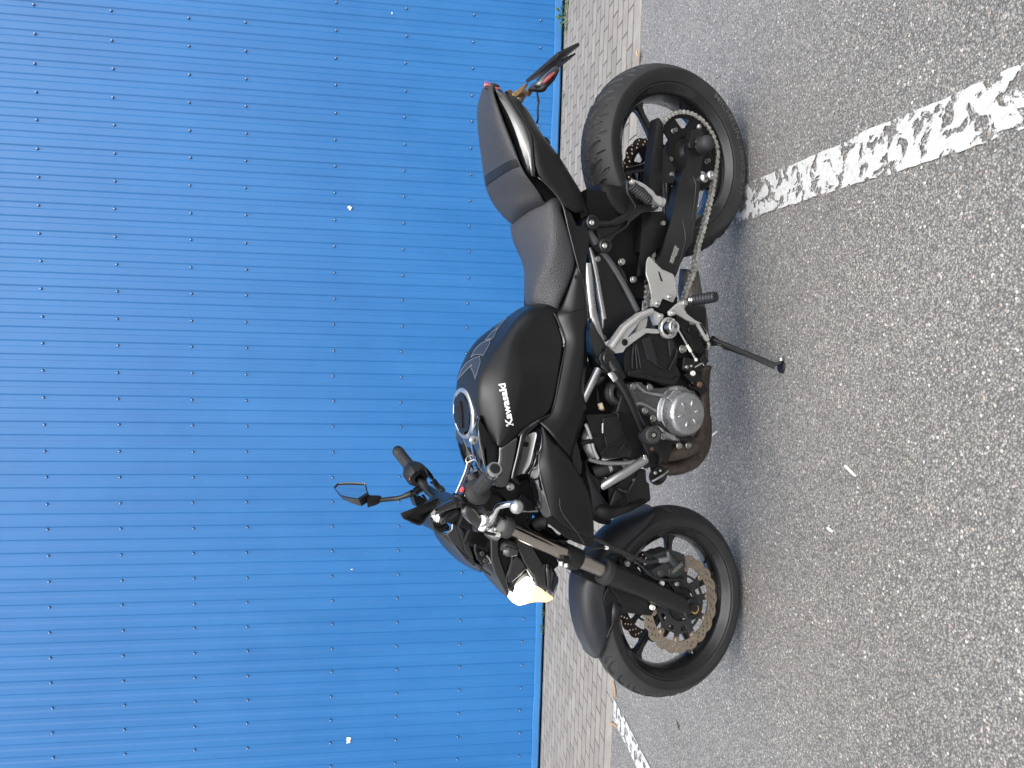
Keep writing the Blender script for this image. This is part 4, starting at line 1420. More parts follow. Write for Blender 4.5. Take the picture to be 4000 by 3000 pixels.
# ------------------------------------------------------------------ side panels below tank and seat
sp = grid('side_panel', [
    arr('G', [('F', 1390, 1068, 0.132), ('F', 1345, 1230, 0.126), ('F', 1270, 1420, 0.116), ('F', 1218, 1560, 0.104), (1290, 205, 0.105), (1345, 330, 0.114), (1398, 450, 0.122), (1412, 520, 0.126), (1390, 690, 0.140), (1345, 930, 0.150), (1300, 1140, 0.158), (1262, 1290, 0.160), (1190, 1350, 0.160), (1120, 1385, 0.160)]),
    arr('G', [('F', 1397, 1075, 0.136), ('F', 1380, 1230, 0.136), ('F', 1360, 1420, 0.135), ('F', 1340, 1590, 0.135), (1420, 215, 0.136), (1470, 330, 0.140), (1490, 450, 0.143), (1495, 540, 0.146), (1480, 700, 0.156), (1450, 930, 0.165), (1400, 1140, 0.172), (1350, 1280, 0.176), (1280, 1380, 0.178), (1190, 1440, 0.178)]),
    arr('G', [('F', 1405, 1080, 0.138), ('F', 1455, 1235, 0.140), ('F', 1475, 1420, 0.140), ('F', 1500, 1640, 0.140), (1615, 100, 0.141), (1640, 260, 0.143), (1605, 380, 0.146), (1600, 480, 0.150), (1590, 700, 0.158), (1570, 930, 0.168), (1520, 1140, 0.176), (1440, 1300, 0.182), (1360, 1450, 0.188), (1290, 1560, 0.190)]),
    arr('G', [('F', 1408, 1082, 0.134), ('F', 1457, 1237, 0.136), ('F', 1477, 1420, 0.136), ('F', 1502, 1640, 0.136), (1618, 100, 0.137), (1652, 240, 0.139), (1612, 400, 0.140), (1612, 520, 0.140), (1650, 760, 0.145), (1585, 1050, 0.150), (1620, 1180, 0.155), (1625, 1300, 0.160), (1560, 1480, 0.170), ('J', 1450, 520, 0.185)]),
], 'satin', BIKE, 0.003, 2, ((2, 0.6),))
tube('panel_seam', 'G', [(1285, 203, 0.104), (1322, 275, 0.112), (1372, 400, 0.120), (1405, 480, 0.124), (1408, 530, 0.126), (1385, 690, 0.139), (1345, 880, 0.149), (1305, 1110, 0.157), (1262, 1265, 0.159), (1235, 1302, 0.159), (1090, 1375, 0.156), (950, 1475, 0.153), (900, 1530, 0.148)], 0.0032, 'plastic', sp, 3, 8)
bp('bolt', 'F', 1393, 1200, 0.135, 0.008, 0.004, 'dark', sp, True, 0.011)
# rear black side strip under the seat (gloss edge) down to the tail
grid('seat_side_strip', [
    arr('F', [('E', 960, 1490, 0.1475), (1080, 205, 0.148), (1190, 330, 0.148), (1245, 420, 0.148), (1270, 550, 0.148), (1320, 760, 0.148), (1390, 1030, 0.146), (1445, 1225, 0.142)]),
    arr('F', [('E', 975, 1492, 0.1475), (1090, 198, 0.148), (1200, 326, 0.148), (1256, 418, 0.148), (1280, 550, 0.148), (1330, 760, 0.148), (1400, 1030, 0.146), (1450, 1222, 0.142)]),
], 'gloss', BIKE, 0.004, 1)
plate('seat_rail_cover', 'F', [(1255, 430), (1330, 500), (1390, 640), (1450, 640), (1480, 560), (1500, 620), (1530, 740), (1520, 860), (1500, 1000), (1470, 1200), (1448, 1222), (1400, 1040), (1330, 770), (1285, 560)], 0.140, 0.02, 'plastic', BIKE, 0.003)
plate('seat_rail_cover', 'F', [(1400, 330), (1480, 420), (1520, 500), (1500, 545), (1450, 575), (1430, 480), (1390, 400)], 0.125, 0.05, 'dark', BIKE, 0.004)
plate('seat_gap_filler', 'F', [('E', 800, 1380), ('E', 905, 1490), (1080, 210), (1240, 420), (1290, 600), (1380, 1050), (1200, 1200), (1150, 500), (1040, 330), (830, 60)], 0.115, 0.03, 'dark', BIKE, 0)

# subframe and frame tubes
fr_ = tube('frame', 'F', [(1500, 1050, 0.128), (1512, 1200, 0.128), (1530, 1400, 0.128), (1560, 1640, 0.128), ('G', 1680, 150, 0.128), ('G', 1730, 330, 0.128), ('G', 1800, 520, 0.13)], [0.012, 0.014, 0.0145, 0.0145, 0.0145, 0.014, 0.011], 'frame', BIKE, 5, 18)
tube('frame_rail', 'F', [(1525, 880, 0.108), (1560, 1000, 0.108), (1600, 1200, 0.108), (1640, 1430, 0.108), (1680, 1650, 0.108), ('G', 1800, 190, 0.108), ('G', 1815, 400, 0.108)], [0.007, 0.009, 0.0095, 0.0095, 0.0095, 0.009, 0.004], 'frame', fr_, 5, 16)
tube('frame_rail', 'F', [(1500, 690, 0.118), (1560, 780, 0.118), (1620, 860, 0.118)], 0.013, 'frameb', fr_, 4, 14)
tube('frame_rail', 'F', [(1640, 920, 0.11), (1720, 1000, 0.11), (1850, 1200, 0.11), (1960, 1400, 0.11), (2040, 1560, 0.11)], 0.010, 'frameb', fr_, 4, 14)
# dark triangular cover inside the frame
tc_ = plate('frame_cover', 'F', [(1560, 960), (1640, 940), (1690, 985), (1800, 1170), (1930, 1420), (2000, 1550), (2040, 1600), (1900, 1660), ('H', 410, 650), ('H', 200, 930), ('H', 160, 870), ('H', 165, 650), (1690, 1600), (1640, 1250)], 0.116, 0.04, 'plastic', BIKE, 0.004)
bp('bolt', 'F', 1618, 1000, 0.117, 0.008, 0.006, 'bolt', tc_, True, 0.011)
bp('bolt', 'H', 165, 888, 0.120, 0.008, 0.006, 'bolt', tc_, True, 0.011)
# shock, linkage and battery box in the dark behind
dk = bmesh.new()
for fr, x, y, yl, sz in (('F', 1700, 700, 0.03, (0.20, 0.10, 0.20)), ('B', 560, 1150, 0.03, (0.14, 0.12, 0.16)), ('B', 620, 1000, 0.02, (0.16, 0.10, 0.12)), ('B', 660, 1400, 0.04, (0.10, 0.10, 0.13))):
    add_box(dk, P(fr, x, y, yl), sz)
from_bm('battery_box', dk, 'dark', BIKE, smooth=False)
sh = lathe('shock_absorber', [(0.022, -0.11)] + [(0.036 + 0.006 * math.sin(i * PI), -0.10 + 0.2 * i / 24) for i in range(25)] + [(0.022, 0.11)], 'castb', BIKE, 24, frame_to(P('B', 560, 1330, 0.05), Vector((0.35, 0, 0.9))))
tube('hose', 'B', [(520, 1180, 0.09), (600, 1230, 0.09), (660, 1330, 0.09), (680, 1440, 0.09)], 0.006, 'grip', BIKE, 5, 10)

# ------------------------------------------------------------------ silver foot peg bracket, heel guard, levers
fb = plate('footrest_bracket', 'H', [(222, 975), (385, 745), (555, 610), (690, 562), (705, 590), (780, 625), (805, 650), (800, 680), (780, 690), (745, 745), (738, 735), (700, 620), (560, 690), (500, 780), (420, 870), (430, 880), (500, 830), (600, 780), (740, 790), (770, 830), (740, 838), (620, 830), (480, 930), (400, 990), (370, 1040), (290, 1052)],
           0.172, 0.022, 'silver', BIKE, 0.004, seg=3)
tube('bracket_ridge', 'H', [(250, 990, 0.173), (395, 780, 0.173), (560, 645, 0.173), (690, 590, 0.173)], 0.007, 'silver', fb, 0, 10, flat=0.6)
plate('bracket_web', 'H', [(560, 690), (640, 660), (620, 770), (500, 825)], 0.160, 0.01, 'silver', fb, 0.001)
bp('bolt', 'H', 388, 932, 0.173, 0.009, 0.005, 'dark', fb, True, 0.013)
bp('bolt', 'H', 776, 648, 0.173, 0.010, 0.006, 'alu', fb)
bm_m = Matrix.Translation(P('H', 842, 780, 0.160))
bs = lathe('footrest_boss', [(0.0315, 0.0), (0.0315, 0.011), (0.029, 0.014), (0.0265, 0.014), (0.0255, 0.006), (0.020, 0.006)], 'silver', fb, 40, bm_m)
lathe('footrest_socket', [(0.0185, 0.004), (0.0185, 0.026), (0.0165, 0.029), (0.0125, 0.027), (0.0105, 0.012), (0.0001, 0.010)], 'alu', fb, 40, Matrix.Translation(P('H', 858, 772, 0.158)))
bp('socket_bolt', 'H', 858, 772, 0.166, 0.009, 0.010, 'castb', fb)
bm = bmesh.new()
for k in range(8):
    a = 2 * PI * k / 8 + 0.2
    c = P('H', 842, 780, 0.170) + Vector((0.0225 * math.cos(a), 0, 0.0225 * math.sin(a)))
    add_box(bm, c, (0.0075, 0.007, 0.0026), Matrix.Rotation(-a, 3, 'Y'))
from_bm('boss_spoke', bm, 'silver', bs, smooth=False)
hp = plate('heel_guard', 'H', [(648, 8), (662, 6), (700, 50), (790, 140), (905, 190), (925, 215), (948, 420), (915, 500), (890, 495), (800, 458), (752, 556), (730, 555), (688, 530), (680, 420), (648, 280), (622, 200), (628, 60)], 0.160, 0.005, 'silver', BIKE, 0.002)
plate('guard_slot', 'H', [(748, 162), (764, 172), (800, 275), (778, 270)], 0.1606, 0.0008, 'dark', hp, 0)
bp('bolt', 'H', 742, 512, 0.160, 0.0105, 0.006, 'alu', hp)
bp('bolt', 'H', 870, 442, 0.160, 0.0105, 0.006, 'alu', hp)
plate('guard_stay', 'H', [(690, 540), (750, 560), (800, 455), (900, 500), (960, 430), (960, 620), (860, 640), (800, 620), (720, 580)], 0.150, 0.03, 'dark', BIKE, 0.003)
# gear lever with its ribbed rubber
gl = plate('gear_lever', 'H', [(865, 600), (940, 530), (980, 500), (1020, 480), (1055, 500), (1050, 540), (1030, 560), (1060, 620), (1150, 690), (1210, 720), (1290, 840), (1310, 905), (1290, 925), (1270, 910), (1230, 840), (1170, 735), (1060, 690), (980, 640), (935, 620), (900, 650), (872, 640)], 0.182, 0.009, 'silver', BIKE, 0.002)
plate('lever_slot', 'H', [(1192, 726), (1215, 735), (1274, 830), (1272, 850), (1258, 845)], 0.1826, 0.0006, 'dark', gl, 0)
bp('bolt', 'H', 905, 615, 0.183, 0.011, 0.006, 'alu', gl)
bp('bolt', 'H', 1025, 508, 0.184, 0.012, 0.010, 'alu', gl)
a, b_ = P('H', 1125, 478, 0.17), P('H', 1372, 440, 0.245)
gr_pts = [(a.lerp(b_, 0.0), 0.0135)]
for k in range(1, 40):
    t = k / 40
    gr_pts.append((a.lerp(b_, t), 0.0155 + 0.0014 * math.sin(t * 2 * PI * 8)))
gr_pts.append((b_, 0.0145))
bm = bmesh.new()
add_tube(bm, gr_pts, 18)
from_bm('lever_rubber', bm, 'fenderp', gl, angle=70)
tube('lever_pin', 'H', [(1090, 480, 0.165), (1130, 478, 0.175)], 0.012, 'alu', gl, 0, 14)
sr = tube('shift_rod', 'H', [(898, 680, 0.168), (915, 715, 0.168), (980, 820, 0.168), (1075, 985, 0.168), (1120, 1060, 0.168), (1155, 1122, 0.168)], [0.0055, 0.0032, 0.0032, 0.0032, 0.0032, 0.0045], 'alu', BIKE, 0, 12)
tube('rod_nut', 'H', [(1060, 962, 0.168), (1100, 1030, 0.168)], 0.0048, 'whitepl', sr, 0, 6)
bp('rod_joint', 'H', 910, 697, 0.170, 0.007, 0.004, 'whitepl', sr, False)
bp('rod_joint', 'H', 1155, 1122, 0.170, 0.007, 0.004, 'whitepl', sr, False)
# stand mount plate, stand, spring
mp_ = plate('stand_mount', 'H', [(950, 620), (1060, 690), (1180, 740), (1240, 800), (1300, 840), (1320, 900), (1290, 980), (1200, 1060), (1130, 1040), (1100, 960), (1010, 800), (960, 700)], 0.150, 0.02, 'castb', BIKE, 0.003)
for x, y, r in ((1108, 722, 0.011), (1092, 802, 0.014), (1065, 918, 0.010), (1215, 950, 0.009), (1165, 1028, 0.009), (1215, 850, 0.014)):
    bp('bolt', 'H', x, y, 0.151, r, 0.006, 'bolt' if x == 1108 else 'castb', mp_)
bp('bolt', 'H', 1010, 1006, 0.16, 0.014, 0.010, 'bolt', BIKE, True, 0.016)
foot_w = Vector((-0.091, 1.93, 0.012))
fl = BMI @ foot_w
s0 = P('H', 1330, 905, 0.165)
ks = tube('side_stand', 'H', [s0, P('H', 1440, 950, 0.172), s0.lerp(fl, 0.62), fl + Vector((-0.001, -0.004, 0.012))], [0.013, 0.0095, 0.0085, 0.008], 'powder', BIKE, 6, 16)
tube('stand_rail', 'H', [s0 + Vector((0.0, 0.010, 0.005)), s0.lerp(fl, 0.5) + Vector((0, 0.011, 0.0)), s0.lerp(fl, 0.92) + Vector((0, 0.010, 0))], 0.0055, 'powder', ks, 0, 10)
bm = bmesh.new()
W2L = BMI.to_3x3()
add_cyl(bm, BMI @ Vector((-0.091, 1.93, 0.001)), W2L @ ZZ, 0.019, 0.006, 24, 0.017)
from_bm('stand_foot', bm, 'castb', ks)
bm = bmesh.new()
pc_ = P('H', 2078, 1132, fl.y + 0.01)
add_cyl(bm, pc_, P('H', 2075, 1110, fl.y) - P('H', 2075, 1135, fl.y), 0.0075, 0.010, 14, bev=0.002)
from_bm('foot_bolt', bm, 'bolt', ks)
tube('stand_tang', 'H', [(2010, 1170, fl.y), (2070, 1160, fl.y + 0.01), (2075, 1130, fl.y + 0.01)], 0.005, 'castb', ks, 3, 10)
plate('stand_bracket', 'H', [(1290, 925), (1330, 880), (1420, 900), (1440, 940), (1410, 965), (1330, 975), (1300, 960)], 0.172, 0.02, 'powder', ks, 0.003)
bp('bolt', 'H', 1410, 932, 0.175, 0.0125, 0.012, 'bolt', ks)
bm = bmesh.new()
a, b_ = P('H', 1450, 985, 0.176), P('H', 1800, 1105, 0.215)
q = []
turns = 26
for k in range(turns * 8 + 1):
    t = k / (turns * 8)
    an = 2 * PI * turns * t
    q.append((a.lerp(b_, t) + Vector((math.cos(an) * 0.0045, math.sin(an) * 0.006, math.sin(an) * 0.0045)), 0.0013))
add_tube(bm, q, 6)
from_bm('stand_spring', bm, 'castb', ks)
tube('stand_switch', 'H', [(1285, 930, 0.178), (1298, 960, 0.178), (1290, 1000, 0.17)], 0.006, 'bolt', ks, 3, 10)

# ------------------------------------------------------------------ engine
eng = bmesh.new()
add_box(eng, P('H', 640, 1130, 0.0) + Vector((0, 0, 0.0)), (0.30, 0.24, 0.15))
add_box(eng, P('H', 900, 900, 0.0), (0.20, 0.22, 0.10))
add_box(eng, P('I', 880, 330, 0.0) + Vector((0.0, 0, 0.0)), (0.22, 0.24, 0.16))
add_box(eng, P('I', 1080, 560, 0.0) + Vector((0.0, 0, 0.0)), (0.16, 0.22, 0.10))
engine = mods(from_bm('engine', eng, 'castb', BIKE), 0.015, 3)
cyl = mods(from_bm('cylinder_block', (lambda b: (add_box(b, P('I', 700, 600, 0.0), (0.17, 0.26, 0.17), Matrix.Rotation(R(-18), 3, 'Y')), add_box(b, P('I', 450, 560, 0.0), (0.20, 0.28, 0.13), Matrix.Rotation(R(-18), 3, 'Y')), b)[-1])(bmesh.new()), 'castb', engine), 0.008, 2)
# head side details
plate('cylinder_head_cover', 'I', [(245, 470), (560, 460), (620, 480), (700, 830), (740, 860), (720, 930), (480, 940), (400, 910), (330, 760), (290, 620)], 0.145, 0.02, 'castb', engine, 0.004)
plate('camshaft_cover', 'I', [(430, 500), (600, 480), (690, 740), (660, 800), (470, 830), (440, 660)], 0.152, 0.012, 'castb', engine, 0.003)
plate('timing_cover', 'I', [(580, 465), (640, 440), (780, 480), (860, 600), (900, 800), (740, 860), (700, 820)], 0.150, 0.02, 'dark', engine, 0.004)
for a, b_ in (((408, 905), (470, 820)), ((470, 820), (700, 700)), ((600, 880), (680, 760)), ((320, 690), (450, 695))):
    tube('fin_line', 'I', [(a[0], a[1], 0.154), (b_[0], b_[1], 0.154)], 0.0022, 'castb', engine, 0, 6)
tube('fin_line', 'I', [(427, 560, 0.156), (426, 668, 0.156)], 0.0022, 'silver', engine, 0, 6)
# silver cam cover wedge
cvr = grid('valve_cover', [
    arr('I', [(232, 610, 0.13), (205, 690, 0.13), (200, 780, 0.13), (230, 860, 0.13), (265, 930, 0.13)]),
    arr('I', [(245, 620, 0.15), (290, 740, 0.152), (300, 790, 0.152), (330, 880, 0.152), (350, 940, 0.15)]),
], 'silver', engine, 0.01, 0)
tube('cover_rim', 'I', [(238, 570, 0.155), (270, 640, 0.155), (305, 750, 0.155), (330, 850, 0.155), (375, 945, 0.155)], 0.005, 'silver', engine, 3, 10)
tube('cover_band', 'I', [(195, 785, 0.150), (250, 762, 0.156), (320, 755, 0.158)], 0.007, 'dark', engine, 2, 8)
# grey crankcase plate with the round alternator cover
cp = plate('crankcase_cover', 'I', [(725, 145), (790, 115), (855, 120), (860, 140), (905, 160), (1000, 185), (1090, 180), (1220, 185), (1330, 195), (1420, 215), (1480, 300), (1520, 400), (1520, 500), (1480, 620), (1400, 730), (1300, 720), (1180, 680), (1080, 640), (1000, 560), (1000, 500), (940, 480), (870, 400), (800, 355), (770, 250)], 0.165, 0.035, 'cast', engine, 0.006, seg=3)
tube('case_ridge', 'I', [(785, 135, 0.166), (870, 220, 0.166), (1000, 250, 0.166), (1110, 262, 0.166)], 0.005, 'cover', cp, 2, 10)
tube('case_ridge', 'I', [(790, 362, 0.166), (850, 350, 0.166), (1000, 430, 0.166)], 0.005, 'cover', cp, 2, 10)
for x, y in ((752, 168), (930, 175), (880, 428), (968, 512), (1240, 205), (1082, 706), (1250, 805), (1350, 800)):
    bp('bolt', 'I', x, y, 0.168, 0.010, 0.008, 'bolt', cp, True, 0.013)
# stepped alternator cover
ac = P('I', 1366, 458, 0.213)
ac.y = 0.165
al = lathe('alternator_cover', [(0.082, -0.03), (0.082, -0.004), (0.078, 0.002), (0.0715, 0.004), (0.067, 0.008), (0.0635, 0.034), (0.0600, 0.042), (0.0555, 0.0465), (0.052, 0.0475), (0.0001, 0.0465)], 'cover', engine, 96, Matrix.Translation(ac), angle=40)
for k in range(6):
    a = 2 * PI * k / 6 + 0.3
    p0 = ac + Vector((0.020 * math.cos(a), 0.0465, 0.020 * math.sin(a)))
    p1 = ac + Vector((0.044 * math.cos(a), 0.0465, 0.044 * math.sin(a)))
    bm = bmesh.new()
    add_tube(bm, [(p0, 0.0008), (p0.lerp(p1, 0.3), 0.0045), (p0.lerp(p1, 0.65), 0.0050), (p1, 0.0008)], 10)
    from_bm('cover_petal', bm, 'cover', al, angle=70)
plate('cover_lobe', 'I', [(1120, 290), (1165, 315), (1200, 345), (1230, 290), (1290, 240), (1280, 205), (1200, 200), (1170, 240)], 0.195, 0.05, 'cover', al, 0.006)
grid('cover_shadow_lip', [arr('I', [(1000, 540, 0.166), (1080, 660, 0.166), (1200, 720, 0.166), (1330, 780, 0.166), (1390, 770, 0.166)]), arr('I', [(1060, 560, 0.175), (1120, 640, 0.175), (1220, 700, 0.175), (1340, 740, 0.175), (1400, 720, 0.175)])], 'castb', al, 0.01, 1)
# black sprocket cover with its facets
sc_ = plate('sprocket_cover', 'H', [(420, 965), (500, 900), (630, 840), (740, 850), (800, 880), (900, 880), (930, 930), (965, 1020), (965, 1100), (950, 1180), (995, 1280), (960, 1370), (920, 1410), (780, 1390), (730, 1360), (600, 1330), (420, 1300), (385, 1230), (380, 1100), (400, 1000)], 0.158, 0.04, 'plastic', engine, 0.008, seg=3)
plate('cover_facet', 'H', [(575, 895), (660, 862), (712, 1010), (752, 1175), (870, 1240), (860, 1248), (700, 1165), (640, 1120)], 0.163, 0.008, 'fenderp', sc_, 0.003)
plate('cover_facet', 'H', [(862, 905), (905, 890), (918, 980), (882, 1090)], 0.163, 0.008, 'fenderp', sc_, 0.002)
tube('cover_rib', 'H', [(955, 1010, 0.160), (940, 1090, 0.162), (862, 1240, 0.162)], 0.004, 'plastic', sc_, 0, 8)
tube('cover_rib', 'H', [(485, 955, 0.160), (470, 1100, 0.160), (470, 1215, 0.160)], 0.004, 'plastic', sc_, 0, 8)
tube('cover_rib', 'H', [(512, 950, 0.160), (540, 1080, 0.160), (560, 1210, 0.160)], 0.003, 'fenderp', sc_, 0, 8)
tube('cover_rib', 'H', [(500, 960, 0.160), (512, 1100, 0.160), (525, 1215, 0.160)], 0.003, 'fenderp', sc_, 0, 8)
plate('cover_step', 'H', [(420, 1240), (560, 1225), (600, 1270), (700, 1300), (900, 1330), (985, 1290), (960, 1380), (900, 1400), (770, 1370), (600, 1325), (430, 1300)], 0.165, 0.02, 'plastic', sc_, 0.004)
# clutter between cover and exhaust
bm = bmesh.new()
for x, y, yl, s_ in ((1020, 1180, 0.12, 0.05), (1060, 1300, 0.11, 0.055), (1110, 1200, 0.12, 0.04), (1090, 1380, 0.10, 0.05), (1180, 1130, 0.13, 0.03), (1150, 1420, 0.10, 0.045)):
    add_box(bm, P('H', x, y, yl), (s_, 0.06, s_ * 0.8), Matrix.Rotation(R(rn.uniform(0, 90)), 3, 'Y'))
mods(from_bm('shift_mechanism', bm, 'castb', engine, smooth=True), 0.004, 2)
for x, y, r, mm in ((1115, 1268, 0.011, 'whitepl'), (1185, 1388, 0.013, 'rustm'), (1045, 1200, 0.008, 'bolt'), (1230, 1172, 0.007, 'bolt'), (1095, 1190, 0.006, 'bolt'), (1110, 1370, 0.008, 'castb')):
    bp('bolt', 'H', x, y, 0.15, r, 0.008, mm, engine, False)
plate('shift_arm', 'H', [(1140, 1130), (1180, 1120), (1230, 1160), (1240, 1190), (1150, 1210), (1120, 1200)], 0.155, 0.01, 'castb', engine, 0.002)
tube('arm_glint', 'H', [(1140, 1205, 0.158), (1190, 1175, 0.158), (1225, 1158, 0.158)], 0.003, 'chrome', engine, 2, 8)
# throttle body with its duct, connector, wires
ib = lathe('intake_duct', [(0.055, -0.06), (0.055, 0.0), (0.046, 0.006), (0.040, 0.0), (0.038, -0.03)], 'dark', BIKE, 36, frame_to(P('I', 400, 215, 0.10), Vector((0.2, 1.0, 0.1))))
tube('duct_clamp', 'I', [(560, 130, 0.10), (505, 160, 0.12), (480, 230, 0.125), (510, 310, 0.12), (590, 360, 0.10)], 0.012, 'grip', BIKE, 5, 12)
tube('duct_ring', 'I', [(575, 145, 0.12), (530, 170, 0.135), (512, 235, 0.14), (535, 300, 0.135), (600, 350, 0.12)], 0.0085, 'cast', BIKE, 5, 12)
tube('coolant_hose', 'I', [(640, 130, 0.10), (600, 200, 0.115), (610, 280, 0.12), (690, 380, 0.11)], 0.018, 'dark', BIKE, 5, 14)
tube('hose_clip', 'I', [(640, 215, 0.135), (645, 270, 0.137), (685, 350, 0.13)], 0.004, 'silver', BIKE, 4, 8)
tube('wire', 'I', [(350, 150, 0.12), (370, 230, 0.13), (375, 300, 0.13), (400, 360, 0.13)], 0.004, 'dark', BIKE, 5, 8)
tube('wire', 'I', [(540, 440, 0.14), (600, 470, 0.15), (590, 520, 0.15)], 0.003, 'dark', BIKE, 5, 8)
cn = bmesh.new()
add_box(cn, P('I', 405, 378, 0.135), (0.018, 0.012, 0.010), Matrix.Rotation(R(20), 3, 'Y'))
con = mods(from_bm('connector', cn, 'cream', BIKE), 0.0015, 2)
cn = bmesh.new()
add_box(cn, P('I', 420, 400, 0.132), (0.014, 0.012, 0.010), Matrix.Rotation(R(20), 3, 'Y'))
mods(from_bm('connector_half', cn, 'rustm', con), 0.0015, 2)
bm = bmesh.new()
add_box(bm, P('I', 300, 400, 0.05), (0.24, 0.10, 0.14))
add_box(bm, P('I', 450, 150, 0.02), (0.14, 0.12, 0.12))
add_box(bm, P('H', 330, 1250, 0.02), (0.12, 0.12, 0.14))
from_bm('airbox', bm, 'dark', BIKE, smooth=False)

# frame tubes in front
tube('frame_tube', 'I', [(380, -20, 0.150), (300, 140, 0.150), (215, 310, 0.146), (150, 420, 0.140)], 0.0115, 'frame', fr_, 4, 18)
tube('frame_tube', 'I', [(440, 20, 0.10), (360, 110, 0.10), (250, 150, 0.10)], 0.012, 'frameb', fr_, 4, 14)
tube('frame_downtube', 'I', [(330, 1290, 0.118), (450, 1225, 0.150), (660, 1105, 0.160), (890, 950, 0.166)], 0.0132, 'frame', fr_, 0, 20)
tube('frame_brace', 'I', [(270, 948, 0.135), (400, 985, 0.140), (560, 995, 0.145), (700, 990, 0.15), (780, 975, 0.155)], 0.0068, 'frame', fr_, 4, 16)
plate('brace_tab', 'I', [(632, 1015), (700, 985), (720, 1010), (650, 1045)], 0.150, 0.006, 'frame', fr_, 0.001)
plate('downtube_lug', 'I', [(870, 900), (905, 905), (925, 970), (900, 995), (870, 930)], 0.178, 0.02, 'chrome', fr_, 0.003)
# engine mount plate, crash bobbin arm
mt_ = plate('engine_mount', 'I', [(865, 780), (900, 770), (1020, 780), (1050, 880), (1050, 960), (1030, 1020), (960, 1025), (900, 1060), (880, 1010), (930, 970), (905, 870)], 0.172, 0.014, 'castb', BIKE, 0.003)
lathe('mount_bush', [(0.0001, 0.0), (0.014, 0.0), (0.016, 0.006), (0.020, 0.008), (0.020, 0.0)], 'dark', mt_, 28, Matrix.Translation(P('I', 992, 945, 0.172)))
bp('bolt', 'I', 955, 838, 0.172, 0.007, 0.004, 'rustm', mt_)
bar = tube('crash_bar', 'G', [(1880, 720, 0.178), (1960, 850, 0.188), ('I', 560, 60, 0.196), ('I', 640, 180, 0.203), ('I', 720, 330, 0.205), ('I', 790, 490, 0.198), ('I', 860, 640, 0.180)], [0.013, 0.0145, 0.013, 0.0125, 0.012, 0.012, 0.012], 'satin', BIKE, 6, 18)
plate('bar_plate', 'G', [(1790, 640), (1860, 590), (1920, 600), (1960, 680), (2020, 800), (2070, 900), (1960, 960), (1880, 870), (1800, 760), (1775, 700)], 0.182, 0.014, 'powder', bar, 0.004)
lathe('bar_boss', [(0.0001, 0.006), (0.018, 0.006), (0.020, 0.003), (0.020, 0.0)], 'powder', bar, 28, Matrix.Translation(P('G', 1872, 688, 0.182)))
tube('scuff', 'G', [(1895, 850, 0.200), (1920, 880, 0.206), (1950, 925, 0.208)], 0.010, 'frame', bar, 3, 10, flat=0.5)
pm = P('I', 900, 690, 0.170)
cpd = P('I', 985, 690, 0.235) - pm
cb = lathe('crash_pad', [(0.022, -0.01), (0.0245, 0.0), (0.0245, 0.056), (0.0225, 0.063), (0.018, 0.066), (0.010, 0.066), (0.009, 0.058), (0.0001, 0.058)], 'grip', BIKE, 40, frame_to(pm, cpd))
bolt('bolt', frame_to(pm, cpd) @ Vector((0, 0.058, 0)), cpd.normalized(), 0.0085, 0.006, 'bolt', cb)
# frame cover (black casting with a sloping side)
grid('pivot_cover', [
    arr('G', [(1648, 275, 0.118), (1612, 360, 0.118), (1602, 450, 0.118), (1628, 620, 0.118), (1672, 785, 0.118)]),
    arr('G', [(1680, 320, 0.158), (1668, 400, 0.160), (1678, 480, 0.162), (1730, 640, 0.164), (1778, 752, 0.164)]),
    arr('G', [(1690, 325, 0.160), (1750, 440, 0.166), (1800, 510, 0.168), (1790, 640, 0.168), (1782, 740, 0.166)]),
    arr('G', [(1700, 330, 0.158), (1790, 455, 0.168), (1860, 575, 0.170), (1815, 615, 0.170), (1784, 700, 0.168)]),
], 'powder', BIKE, 0.006, 0, ())

# ------------------------------------------------------------------ exhaust
ex = tube('exhaust', 'I', [(1050, 900, 0.10), (1180, 880, 0.10), (1330, 830, 0.10), (1450, 740, 0.10), (1495, 600, 0.09), (1500, 420, 0.07), (1490, 200, 0.06), (1500, 20, 0.05), ('H', 1235, 1180, 0.05)], [0.022, 0.026, 0.028, 0.028, 0.026, 0.025, 0.025, 0.026, 0.028], 'exhaust', BIKE, 6, 20)
tube('exhaust_pipe', 'I', [(1040, 960, 0.04), (1150, 1010, 0.04), (1260, 1010, 0.04), (1380, 960, 0.04), (1470, 840, 0.03), (1500, 700, 0.02), (1500, 500, 0.0)], [0.024, 0.026, 0.028, 0.030, 0.031, 0.031, 0.030], 'exhaust', ex, 6, 20)
tube('exhaust_pipe', 'I', [(980, 1010, 0.07), (1080, 1040, 0.07), (1180, 1045, 0.065), (1300, 1010, 0.06), (1400, 940, 0.05)], [0.02, 0.022, 0.024, 0.026, 0.024], 'exhaust', ex, 6, 18)
